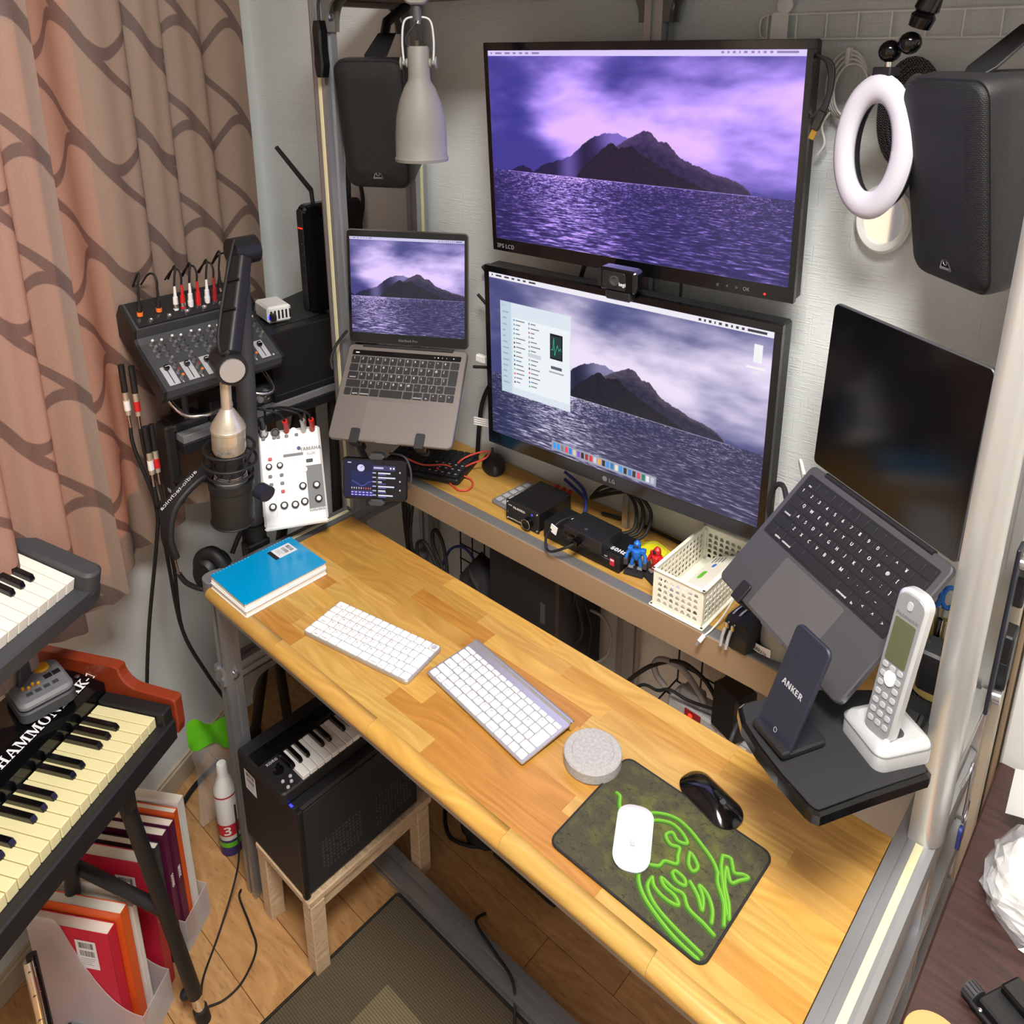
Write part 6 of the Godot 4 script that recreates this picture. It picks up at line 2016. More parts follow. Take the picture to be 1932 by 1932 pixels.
func phone_and_holder() -> void:
	var X := lean(-0.415, 1.206, 0.032, 35.6, -10.3)
	var p := thing("smartphone", "black smartphone lying sideways in a holder with its screen lit", "phone", X)
	part(p, "body", prism(rrect(0.158, 0.1024, 0.011), -0.008, 0.0, 0.002, true), M.black_gloss)
	part(p, "screen", panel(0.150, 0.094), M.screen_phone, at(0, 0, 0.0004))
	var h := thing("phone_holder", "dark grey clamp holding the lit smartphone at the left post", "holder", X)
	for s in [-1, 1]:
		part(h, "jaw", prism(PackedVector2Array([Vector2(-0.014, -0.006), Vector2(0.014, -0.006), Vector2(0.02, 0.001), Vector2(0.012, 0.009), Vector2(-0.012, 0.009), Vector2(-0.02, 0.001)]), -0.014, 0.008, 0.002), M.dark_grey, at(0.006, s * 0.056, 0))
	part(h, "spine", box2(v(-0.01, -0.06, -0.02), v(0.02, 0.06, -0.0125), 0.003), M.dark_grey)
	part(h, "arm", tube([v(0.005, 0, -0.018), v(-0.02, 0.0, -0.06), X.affine_inverse() * v(-0.61, 1.2, -0.066)], 0.008, 8), M.dark_grey)
	part(h, "charging_cable", cord([v(0.081, -0.02, -0.006), v(0.087, 0.0, -0.006), v(0.084, 0.03, -0.008), v(0.068, 0.056, -0.012), v(0.03, 0.06, -0.02)], 0.0026, 6), M.dark_grey)

func headphones() -> void:
	var h := thing("headphones", "black headphones hanging from a clamp left of the desk", "headphones")
	var x := -0.72
	var band := curve([v(x, 1.045, 0.395), v(x, 1.10, 0.402), v(x, 1.165, 0.385), v(x, 1.205, 0.34), v(x, 1.22, 0.29), v(x, 1.205, 0.235), v(x, 1.16, 0.2), v(x, 1.10, 0.19)])
	var st := nst()
	var inner := []
	for i in band.size():
		var t := clampf((band[i].y - 1.04) / 0.05, 0.0, 1.0)
		inner.append(t)
	for s in [-0.016, -0.008, 0.0, 0.008, 0.016]:
		var row := []
		for p in band:
			row.append(p + v(s, 0, 0))
		add_tube(st, row, 0.0085, 8)
	part(h, "head_band", fin(st), M.leather)
	print_on(h, "band_lettering", "audio-technica", 0.017, M.ink_white, Transform3D(Basis(v(0, -0.55, 0.83), v(-1, 0, 0), v(0, 0.83, 0.55)), v(x, 1.202, 0.362)))
	part(h, "slider", tube([v(x, 1.05, 0.394), v(x, 0.985, 0.388)], 0.003, 6), M.steel)
	part(h, "yoke_arm", cord([v(x, 0.99, 0.388), v(x + 0.005, 0.96, 0.375), v(x + 0.015, 0.935, 0.35), v(x + 0.03, 0.93, 0.33)], 0.006, 8), M.black)
	for i in 2:
		var T := Transform3D(Basis(Vector3.UP, deg_to_rad(20)) * Basis(Vector3.RIGHT, PI / 2), v(x + 0.02, 0.965 + i * 0.012, 0.342 - i * 0.055))
		var f := 1.0 if i == 0 else -1.0
		var cup := part(h, "ear_cup", lathe([Vector2(0, 0), Vector2(0.03, 0), Vector2(0.034, 0.006), Vector2(0.036, 0.016), Vector2(0.048, 0.02), Vector2(0.05, 0.026), Vector2(0, 0.026)], 28), M.black, T * Transform3D(Basis().scaled(v(1, -f, 1.25)), v(0, 0.0, 0)))
		part(cup, "ear_pad", tube(loop_points(v(0, 0.033, 0), v(0.037, 0, 0), v(0, 0, 0.037), 24), 0.0125, 10), M.leather)
	part(h, "yoke_arm", cord([v(x, 1.10, 0.19), v(x + 0.005, 1.06, 0.2), v(x + 0.01, 1.02, 0.235), v(x + 0.02, 0.99, 0.262)], 0.006, 8), M.black)
	var c := thing("table_clamp", "black plastic hook clamp on the front of the side table", "clamp")
	part(c, "jaw", box2(v(-0.96, 1.264, 0.19), v(-0.88, 1.285, 0.285), 0.006), M.black)
	part(c, "stem", box2(v(-0.945, 1.06, 0.277), v(-0.885, 1.285, 0.305), 0.006), M.black)
	part(c, "badge", box2(v(-0.915, 1.10, 0.305), v(-0.9, 1.108, 0.3062)), M.light_grey)
	part(c, "hook_arm", tube([v(-0.91, 1.12, 0.295), v(-0.8, 1.18, 0.29), v(-0.70, 1.203, 0.29)], 0.008, 8), M.black)

# ---------------------------------------------------------------- microphone on its boom
func build_microphone() -> void:
	var b := thing("microphone_boom", "grey boom pole with a folded black arm over the left rail", "microphone stand")
	part(b, "pole", tube([v(-0.697, 0.90, 0.205), v(-0.697, 1.73, 0.165)], 0.023, 18), M.dark_grey)
	part(b, "pole_foot", tube([v(-0.697, 0.90, 0.205), v(-0.697, 1.05, 0.198)], 0.03, 18), M.black)
	part(b, "rail_clamp", box2(v(-0.705, 0.92, 0.175), v(-0.664, 1.01, 0.235), 0.004), M.black)
	part(b, "top_joint", tube([v(-0.672, 1.745, 0.136), v(-0.672, 1.745, 0.196)], 0.032, 20), M.black_metal)
	var st := nst()
	var p0 := v(-0.655, 1.735, 0.185)
	var p1 := v(-0.563, 1.555, 0.285)
	var ax := (p1 - p0).normalized()
	var sx := ax.cross(v(0.3, 0.2, 1)).normalized()
	add_prism(st, Transform3D(Basis(sx, ax.cross(sx).normalized(), ax), p0), rrect(0.05, 0.036, 0.01), 0.0, p0.distance_to(p1), 0.004, true)
	part(b, "arm", fin(st), M.black)
	part(b, "arm_cable", cord([v(-0.66, 1.775, 0.19), v(-0.65, 1.755, 0.205), v(-0.618, 1.69, 0.246), v(-0.575, 1.605, 0.295), v(-0.545, 1.57, 0.31), v(-0.53, 1.575, 0.3), v(-0.54, 1.545, 0.315), v(-0.55, 1.51, 0.31), v(-0.553, 1.49, 0.305)], 0.004, 8), M.rubber)
	for t in [0.25, 0.55]:
		var q := p0.lerp(p1, t) + v(0.012, 0.008, 0.018)
		part(b, "cable_tie", tube([q - sx * 0.02, q + sx * 0.02], 0.0025, 6), M.black)
	part(b, "elbow", tube([v(-0.60, 1.535, 0.275), v(-0.525, 1.535, 0.30)], 0.034, 20), M.black_metal)
	part(b, "elbow_cap", tube([v(-0.525, 1.535, 0.30), v(-0.519, 1.535, 0.302)], 0.026, 20), M.silver)
	# microphone: axis runs down from the plug
	var top := v(-0.556, 1.50, 0.302)
	var bot := v(-0.600, 1.06, 0.302)
	var yv := (top - bot).normalized()
	var X := Transform3D(Basis(v(0, 0, 1).cross(yv).normalized() * -1.0, yv, v(0, 0, 1)).orthonormalized() * Basis().scaled(v(0.93, 0.78, 0.93)), top)
	var m := thing("microphone", "champagne studio microphone hanging upside down with a black pop screen", "microphone", X)
	part(m, "plug", lathe([Vector2(0, -0.085), Vector2(0.0125, -0.085), Vector2(0.0125, 0.0), Vector2(0.009, 0.004), Vector2(0.008, 0.03), Vector2(0, 0.03)], 18), M.mic_body)
	part(m, "body", lathe([Vector2(0, -0.215), Vector2(0.036, -0.215), Vector2(0.0385, -0.205), Vector2(0.0385, -0.15), Vector2(0.040, -0.148), Vector2(0.040, -0.14), Vector2(0.0385, -0.138), Vector2(0.037, -0.128), Vector2(0.028, -0.11), Vector2(0.018, -0.088), Vector2(0.0125, -0.08), Vector2(0, -0.08)], 28), M.mic_body)
	print_on(m, "lettering", "TASCAM", 0.0105, M.ink_grey, Transform3D(Basis(Vector3.UP, deg_to_rad(48)) * Basis(Vector3.BACK, PI), v(0.029, -0.198, 0.0258)), true)
	part(m, "middle", lathe([Vector2(0, -0.29), Vector2(0.038, -0.29), Vector2(0.032, -0.27), Vector2(0.032, -0.215), Vector2(0, -0.215)], 24), M.black)
	part(m, "ring", lathe([Vector2(0, -0.315), Vector2(0.04, -0.315), Vector2(0.037, -0.285), Vector2(0, -0.285)], 24), M.silver)
	part(m, "pop_screen", lathe([Vector2(0, -0.455), Vector2(0.044, -0.455), Vector2(0.05, -0.447), Vector2(0.0505, -0.33), Vector2(0.046, -0.318), Vector2(0, -0.316)], 36), M.pop_mesh)
	part(m, "pop_rim", tube(loop_points(v(0, -0.448, 0), v(0.05, 0, 0), v(0, 0, 0.05), 32), 0.003, 6), M.black)
	part(m, "pop_collar", lathe([Vector2(0.046, -0.33), Vector2(0.053, -0.33), Vector2(0.053, -0.31), Vector2(0.046, -0.308)], 32), M.black)
	for i in 3:
		var yy: float = [-0.205, -0.245, -0.285][i]
		var rr: float = [0.058, 0.061, 0.052][i]
		part(m, "shock_ring", tube(loop_points(v(0, yy, 0), v(rr, 0, 0), v(0, 0, rr), 32), 0.0038, 6), M.black)
	for i in 10:
		var a0 := TAU * i / 10.0
		var a1 := TAU * (i + 0.5) / 10.0
		part(m, "elastic", tube([v(cos(a0) * 0.058, -0.205, sin(a0) * 0.058), v(cos(a1) * 0.04, -0.26, sin(a1) * 0.04), v(cos(a0 + 0.63) * 0.052, -0.285, sin(a0 + 0.63) * 0.052)], 0.002, 5), M.rubber)
	part(m, "swivel", tube([v(0.04, -0.35, -0.05), v(0.07, -0.35, -0.055)], 0.022, 16), M.navy)

# ---------------------------------------------------------------- piano keys
func piano_keys(t: Node3D, n: int, pitch: float, len: float, white: Material, black: Material, front: float, from := 0) -> void:
	# rightmost white key ends at x = 0; fronts at z = 0, tops at y = 0
	var wm := box2(v(-pitch + 0.0007, -front, -len), v(-0.0007, 0.0, 0.0), 0.0015)
	var bh := pitch * 0.5
	var poly := PackedVector2Array([Vector2(0, -0.002), Vector2(0, 0.004), Vector2(0.006, pitch * 0.5), Vector2(len * 0.6, pitch * 0.5), Vector2(len * 0.63, pitch * 0.3), Vector2(len * 0.63, -0.002)])
	var bm := prism(poly, -bh / 2, bh / 2, 0.0014, false, Transform3D(Basis(v(0, 0, -1), v(0, 1, 0), v(1, 0, 0)), Vector3.ZERO))
	for i in n:
		part(t, "white_key", wm, white, at(-i * pitch, 0, 0))
		if (i + from) % 7 in [1, 2, 3, 5, 6] and i < n:
			part(t, "black_key", bm, black, at(-(i + 1) * pitch, 0, -len * 0.37))

func build_instruments() -> void:
	# organ
	var o := thing("organ_keyboard", "black organ keyboard with cream keys and a red-brown wooden cheek", "keyboard", at(-0.492, 0.85, 0.57, 118))
	piano_keys(o, 24, 0.0236, 0.14, M.ivory, M.black_gloss, 0.026)
	part(o, "front_rail", box2(v(-0.60, -0.078, -0.02), v(0.03, -0.026, 0.024), 0.004), M.black)
	part(o, "key_bed", box2(v(-0.60, -0.065, -0.30), v(0.03, -0.03, -0.01)), M.black)
	part(o, "end_block", box2(v(0.001, -0.03, -0.142), v(0.03, 0.008, 0.018), 0.003), M.black)
	part(o, "name_panel", prism(PackedVector2Array([Vector2(0.142, -0.03), Vector2(0.30, -0.03), Vector2(0.30, 0.045), Vector2(0.215, 0.045), Vector2(0.143, 0.03)]), -0.60, 0.03, 0.002, false, Transform3D(Basis(v(0, 0, -1), v(0, 1, 0), v(1, 0, 0)), Vector3.ZERO)), M.black_gloss)
	print_on(o, "lettering", "HAMMOND XK-1", 0.03, M.ink_white, Transform3D(Basis(Vector3.RIGHT, deg_to_rad(-78)), v(-0.086, 0.0405, -0.177)), true, "Droid Serif")
	part(o, "panel_screw", lathe([Vector2(0, 0), Vector2(0.006, 0), Vector2(0, 0.004)], 10), M.steel, at(0.018, 0.044, -0.2))
	var ch := PackedVector2Array([Vector2(-0.022, -0.07), Vector2(-0.026, -0.05), Vector2(-0.026, 0.014), Vector2(-0.02, 0.02), Vector2(0.06, 0.026)])
	for i in 7:
		var a := PI / 2 * i / 6.0
		ch.append(Vector2(0.06 + 0.045 * sin(a), 0.071 - 0.045 * cos(a)))
	for q in [[0.118, 0.075], [0.315, 0.075], [0.315, -0.07]]:
		ch.append(Vector2(q[0], q[1]))
	part(o, "wooden_cheek", prism(ch, 0.031, 0.056, 0.003, false, Transform3D(Basis(v(0, 0, -1), v(0, 1, 0), v(1, 0, 0)), Vector3.ZERO)), M.mahogany)
	# grey module on top of the organ
	var g := thing("grey_sound_module", "grey sound module with an amber button lying on the organ", "sound module", at(-0.492, 0.85, 0.57, 118) * at(-0.055, 0.047, -0.222, -27.7))
	part(g, "case", rslab(0.105, 0.115, 0.018, 0.0, 0.026, 0.003), M.dark_grey)
	part(g, "case_top", rslab(0.101, 0.111, 0.016, 0.026, 0.044, 0.006), M.mid_grey)
	part(g, "amber_button", lathe([Vector2(0, 0), Vector2(0.015, 0), Vector2(0.013, 0.006), Vector2(0, 0.008)], 20), M.amber, at(0.018, 0.043, -0.034))
	for i in 4:
		part(g, "small_key", box2(v(-0.03 + i * 0.016, 0.044, 0.022), v(-0.019 + i * 0.016, 0.0452, 0.032)), M.dark_grey)
		part(g, "brass_pin", tube([v(-0.03 + i * 0.009, 0.042, 0.004 + (i % 2) * 0.006), v(-0.03 + i * 0.009, 0.051, 0.008 + (i % 2) * 0.006)], 0.003, 8), M.amber)
	for i in 2:
		part(g, "display", box2(v(0.012 + i * 0.016, 0.044, -0.008), v(0.026 + i * 0.016, 0.0452, 0.006)), M.black)
	part(g, "fin", prism(PackedVector2Array([Vector2(-0.02, 0), Vector2(0.024, 0), Vector2(0.02, 0.035), Vector2(-0.006, 0.05)]), -0.003, 0.003, 0.001), M.dark_grey, at(-0.018, 0.042, -0.02, 40))
	# stage keyboard on the upper tier
	var X := lean(-0.629, 1.155, 0.63, 117.7, 0.0) * rot(Vector3.RIGHT, 15.6)
	var w := thing("stage_keyboard", "dark grey stage keyboard with white keys at the left edge", "keyboard", X)
	piano_keys(w, 12, 0.0235, 0.153, M.key_white, M.black_gloss, 0.03)
	part(w, "front_rail", prism(rrect(0.5, 0.05, 0.012), -0.22, 0.03, 0.004, true), M.dark_grey, at(-0.205, -0.055, 0))
	part(w, "end_cheek", rslab(0.045, 0.27, 0.02, -0.05, 0.012, 0.006), M.dark_grey, at(0.0235, 0, -0.102))
	part(w, "panel", box2(v(-0.45, -0.05, -0.26), v(0.03, 0.01, -0.1545), 0.004), M.dark_grey)
	# stand legs under the organ
	var s := thing("keyboard_stand", "black tubular keyboard stand with chrome leg tips", "keyboard stand")
	for q in [[v(-0.475, 0.77, 0.665), v(-0.455, 0.0, 0.584)], [v(-0.60, 0.77, 0.72), v(-0.752, 0.0, 0.753)]]:
		var d: Vector3 = (q[1] - q[0])
		var lg := part(s, "leg", tube([q[0], q[0] + d * 0.88], 0.016, 12), M.black)
		part(lg, "chrome_tip", tube([q[0] + d * 0.88, q[0] + d * 0.95], 0.0125, 12), M.chrome)
		part(lg, "rubber_foot", tube([q[0] + d * 0.945, q[1]], 0.0165, 12), M.rubber)
		part(lg, "knob", lathe(ball(0.014), 10), M.black, at((q[0] + d * 0.9).x - 0.028, (q[0] + d * 0.9).y, (q[0] + d * 0.9).z + 0.012))
	part(s, "cross_tube", tube([v(-0.462, 0.39, 0.628), v(-0.685, 0.42, 0.724)], 0.014, 10), M.black)
	part(s, "top_rail", tube([v(-0.52, 0.768, 0.62), v(-0.33, 0.768, 0.98)], 0.013, 8), M.black)
	part(s, "top_rail", tube([v(-0.66, 0.768, 0.66), v(-0.46, 0.768, 1.04)], 0.013, 8), M.black)
	part(s, "upright", tube([v(-0.70, 0.772, 0.73), v(-0.72, 1.09, 0.74)], 0.013, 8), M.black)
	part(s, "upper_arm", tube([v(-0.72, 1.09, 0.74), v(-0.60, 1.08, 0.68)], 0.011, 8), M.black)
	part(s, "hinge_plate", box2(v(-0.485, 0.70, 0.645), v(-0.45, 0.78, 0.675), 0.003), M.black)
	# chromed stand rod and pedal at the lower left corner
	var cr := thing("chrome_stand_rod", "black and chrome stand rod at the lower left corner", "stand")
	part(cr, "tube", tube([v(-0.645, 0.30, 0.85), v(-0.52, 0.0, 0.875)], 0.011, 12), M.chrome)
	part(cr, "sleeve", tube([v(-0.65, 0.305, 0.842), v(-0.53, 0.0, 0.862)], 0.011, 12), M.black_gloss)
	for i in 5:
		var p := v(-0.64, 0.285, 0.85).lerp(v(-0.54, 0.05, 0.872), i / 5.0)
		part(cr, "notch", tube([p + v(0.008, 0, -0.008), p + v(0.012, 0.003, 0.008)], 0.0016, 5), M.steel)
	var pd := thing("foot_pedal", "grey topped black foot pedal at the lower left edge", "pedal", at(-0.60, 0.0, 0.80, 28))
	part(pd, "base", rslab(0.12, 0.11, 0.014, 0.0, 0.03, 0.005), M.black)
	part(pd, "tread", rslab(0.095, 0.09, 0.012, 0.03, 0.036, 0.003), M.mid_grey)

# ---------------------------------------------------------------- on the floor
func book(label: String, xf: Transform3D, w: float, h: float, d: float, cover: Material, title: String, group: String) -> Node3D:
	# spine faces +z, thickness along x, standing on its foot
	var b := thing("book", label, "book", xf, group)
	part(b, "pages", box2(v(-w / 2 + 0.0012, 0.002, -d + 0.002), v(w / 2 - 0.0012, h - 0.002, -0.002)), M.paper)
	var st := nst()
	for s in [-1, 1]:
		add_box(st, at(s * (w / 2 - 0.0005), h / 2, -d / 2), v(0.0012, h, d))
	add_box(st, at(0, h / 2, -0.0008), v(w, h, 0.0016))
	part(b, "cover", fin(st), cover)
	if title != "":
		print_on(b, "spine_lettering", title, minf(w * 0.6, 0.02), M.ink_white, Transform3D(Basis(Vector3.BACK, -PI / 2), v(0, h * 0.6, 0.0003)), true)
	return b

func holder(label: String, xf: Transform3D) -> void:
	# clear file holder, open towards +z, sides cut low at the front
	var h := thing("file_holder", label, "file holder", xf)
	var side := PackedVector2Array([Vector2(0.0, 0.0), Vector2(0.25, 0.0), Vector2(0.25, 0.36), Vector2(0.175, 0.36)])
	for i in 9:
		var t := float(i) / 8
		side.append(Vector2(lerpf(0.165, 0.0, t), 0.10 + 0.24 * pow(1.0 - t, 2.2)))
	var T := Transform3D(Basis(v(0, 0, -1), v(0, 1, 0), v(1, 0, 0)), Vector3.ZERO)
	for s in [-1, 1]:
		part(h, "side", prism(side, s * 0.05 - 0.001, s * 0.05 + 0.001, 0.0, false, T), M.frosted)
	part(h, "back", box2(v(-0.05, 0.0, -0.251), v(0.05, 0.36, -0.249)), M.frosted)
	part(h, "front", box2(v(-0.05, 0.0, -0.001), v(0.05, 0.10, 0.001)), M.frosted)
	part(h, "bottom", box2(v(-0.05, 0.0, -0.25), v(0.05, 0.002, 0.0)), M.frosted)

func build_floor_things() -> void:
	# books face away from the window wall; local x runs back along the wall
	var B := at(-0.553, 0.0, 0.606, 122.5)
	holder("clear file holder in front with pink and orange books", B * at(-0.056, 0.0005, 0.0))
	holder("clear file holder at the back, beside the spray bottle", B * at(0.15, 0.0005, -0.02))
	var g := "books in the clear file holders"
	var rows := [["pink paperback with a white barcode label in the front file holder", -0.09, 0.026, 0.335, 0.2, M.red_book, "", -0.04], ["orange paperback next to the pink one in the front file holder", -0.062, 0.024, 0.36, 0.2, M.orange, "", -0.025], ["thin white book with red lettering in the front file holder", -0.036, 0.012, 0.34, 0.19, M.white, "", -0.02], ["cream paged book at the back of the front file holder", -0.021, 0.014, 0.37, 0.185, M.paper, "", -0.04],
		["thick red book with black spine lettering between the two file holders", 0.022, 0.028, 0.405, 0.21, M.red_book, "PYTHON", -0.01], ["dark green spined book beside the thick red book", 0.075, 0.016, 0.375, 0.19, M.dark_grey, "DESIGN", -0.03], ["plum coloured book, nearer one of the pair in the back holder", 0.102, 0.02, 0.385, 0.2, M.plum, "SOUND", -0.025], ["plum coloured book, farther one of the pair in the back holder", 0.124, 0.02, 0.39, 0.2, M.plum, "MUSIC", -0.02], ["orange spined book in the back file holder", 0.144, 0.014, 0.405, 0.2, M.orange, "", -0.02], ["white book with a black lettered spine at the far end of the books", 0.168, 0.022, 0.415, 0.2, M.white, "", -0.02]]
	for r in rows:
		var b := book(r[0], B * at(r[1], 0.003, r[7] - 0.012), r[2], r[3], r[4], r[5], r[6], g)
		if r[0].begins_with("pink") or r[0].begins_with("orange paper") or r[0].begins_with("thick red"):
			part(b, "barcode_label", panel(0.05, 0.085), M.code_a, Transform3D(Basis(Vector3.UP, -PI / 2), v(-r[2] / 2 - 0.0012, r[3] * 0.78, -0.06)))
	# cleaning bottle in a bag
	var c := thing("spray_bottle", "white cleaning bottle with a bright label behind the desk leg", "bottle", at(-0.80, 0.0, 0.315))
	part(c, "body", lathe([Vector2(0, 0), Vector2(0.028, 0), Vector2(0.031, 0.006), Vector2(0.031, 0.21), Vector2(0.029, 0.225), Vector2(0.016, 0.26), Vector2(0.014, 0.27), Vector2(0.014, 0.3), Vector2(0.012, 0.305), Vector2(0, 0.305)], 24), M.white)
	part(c, "label_foot", lathe([Vector2(0.0314, 0.004), Vector2(0.0316, 0.06)], 24), M.label_blue)
	part(c, "label_green", lathe([Vector2(0.0318, 0.035), Vector2(0.0318, 0.052)], 24), M.green_bag)
	part(c, "label_red", lathe([Vector2(0.0317, 0.075), Vector2(0.0317, 0.115)], 24), M.label_red)
	part(c, "label_line", lathe([Vector2(0.0315, 0.208), Vector2(0.0315, 0.213)], 24), M.label_red)
	print_on(c, "label_figure", "3", 0.04, M.white, Transform3D(Basis(Vector3.UP, deg_to_rad(55)), v(0.0265, 0.095, 0.0185)), true)
	var bg := thing("refill_bag", "clear refill bag with a green top hanging behind the desk leg", "bag", at(-0.87, 0.0, 0.28, 50))
	var st := nst(0)
	for i in 12:
		for j in 10:
			var q := []
			for k in [[i, j], [i + 1, j], [i + 1, j + 1], [i, j + 1]]:
				var u: float = k[0] / 12.0 - 0.5
				var t: float = k[1] / 10.0
				q.append(v(u * 0.16, 0.02 + t * 0.27, 0.018 * sin(u * 9.0 + t * 5.0) * (1.0 - t * 0.5)))
			quad(st, q[0], q[1], q[2], q[3])
	part(bg, "clear_sheet", fin(st), M.film)
	st = nst(0)
	for i in 12:
		for j in 4:
			var q := []
			for k in [[i, j], [i + 1, j], [i + 1, j + 1], [i, j + 1]]:
				var u: float = k[0] / 12.0 - 0.5
				var t: float = k[1] / 4.0
				q.append(v(u * 0.165, 0.29 + t * 0.09, 0.012 * sin(u * 12.0 + t * 3.0)))
			quad(st, q[0], q[1], q[2], q[3])
	part(bg, "green_top", fin(st), M.green_bag)
	# stool, computer and mini keyboard
	var s := thing("stool", "low pale wooden stool under the computer tower", "stool", at(-0.45, 0.0, 0.165))
	part(s, "seat", box2(v(-0.118, 0.228, -0.20), v(0.118, 0.248, 0.192), 0.003), M.stool_wood)
	for x in [-1, 1]:
		for z in [-1, 1]:
			part(s, "leg", box2(v(x * 0.1 - 0.019, 0.0, z * 0.168 - 0.02), v(x * 0.1 + 0.019, 0.228, z * 0.168 + 0.02), 0.002), M.stool_wood)
		part(s, "apron", box2(v(x * 0.1 - 0.01, 0.19, -0.148), v(x * 0.1 + 0.01, 0.226, 0.148), 0.002), M.stool_wood)
	for z in [-1, 1]:
		part(s, "apron", box2(v(-0.08, 0.19, z * 0.168 - 0.01), v(0.08, 0.226, z * 0.168 + 0.01), 0.002), M.stool_wood)
	var pc := thing("computer_tower", "black computer tower with a perforated side on the wooden stool", "computer", at(-0.475, 0.249, 0.18))
	part(pc, "case", box2(v(-0.135, 0.0, -0.18), v(0.130, 0.27, 0.175), 0.006), M.black)
	part(pc, "side_panel", box2(v(0.130, 0.012, -0.17), v(0.134, 0.262, 0.165), 0.001), M.black_soft)
	part(pc, "corner_strip", box2(v(0.118, 0.0, 0.162), v(0.136, 0.27, 0.178), 0.004), M.black_metal)
	var hm := cyl(0.0032, 0.0014, 0.0, 6)
	for gx in 2:
		for i in 9:
			for j in 12:
				if (i * 7 + j * 5 + gx) % 11 == 0:
					continue
				part(pc, "vent_hole", hm, M.dark_grey, rot(Vector3.FORWARD, 90, v(0.1338, 0.05 + i * 0.0105, 0.12 - gx * 0.16 - j * 0.0098)))
	part(pc, "power_light", box2(v(0.1, 0.27, 0.172), v(0.11, 0.2712, 0.1772)), M.led_blue)
	part(pc, "sticker", panel(0.05, 0.06), M.code_a, at(-0.08, 0.2, 0.1756))
	var k := thing("mini_keyboard", "small black keyboard with white keys lying on the computer tower", "keyboard", at(-0.478, 0.52, 0.10, 90))
	part(k, "case", rslab(0.50, 0.165, 0.012, 0.0, 0.036, 0.004), M.black, at(-0.02, 0, 0.02))
	part(k, "panel", box2(v(-0.264, 0.036, -0.055), v(0.22, 0.0372, -0.008)), M.black_gloss)
	var keys := Node3D.new()
	keys.transform = at(0.22, 0.048, 0.102)
	piano_keys(keys, 21, 0.0207, 0.096, M.white, M.black_gloss, 0.013, 4)
	for ch in keys.get_children():
		keys.remove_child(ch)
		ch.transform = keys.transform * ch.transform
		k.add_child(ch, true)
	keys.free()
	print_on(k, "lettering", "KORG", 0.011, M.light_grey, flat_text(-0.236, 0.0375, 0.004), true)
	part(k, "joystick", lathe([Vector2(0, 0.036), Vector2(0.013, 0.036), Vector2(0.012, 0.041), Vector2(0.005, 0.043), Vector2(0.004, 0.056), Vector2(0, 0.057)], 16), M.black_gloss, at(-0.238, 0, 0.036))
	for q in [[-0.248, 0.07], [-0.228, 0.07], [-0.234, 0.084], [-0.248, 0.092]]:
		part(k, "button", lathe([Vector2(0, 0.036), Vector2(0.0042, 0.036), Vector2(0.0036, 0.039), Vector2(0, 0.0395)], 12), M.light_grey, at(q[0], 0, q[1]))
	# mat
	var m := thing("floor_mat", "brown ribbed floor mat under the desk", "mat", at(0.10, 0.0, 0.50))
	part(m, "weave", rslab(0.89, 0.83, 0.012, 0.0, 0.006, 0.001), M.mat_cloth)
	part(m, "hem", tube(closed_rect(0.885, 0.825, 0.012, 0.006), 0.004, 6), M.pop_mesh)
	part(m, "inner_panel", rslab(0.58, 0.5, 0.004, 0.006, 0.0068), M.mat_light, at(0, 0, 0))

# ---------------------------------------------------------------- under the shelf and behind the desk
func wire_panel(t: Node3D, x0: float, x1: float, y0: float, y1: float, z: float, nx: int, ny: int, m: Material) -> void:
	for i in nx + 1:
		var x := lerpf(x0, x1, float(i) / nx)
		part(t, "wire", tube([v(x, y0, z), v(x, y1, z)], 0.0022, 5), m)
	for j in ny + 1:
		var y := lerpf(y0, y1, float(j) / ny)
		part(t, "wire", tube([v(x0, y, z + 0.003), v(x1, y, z + 0.003)], 0.0022, 5), m)

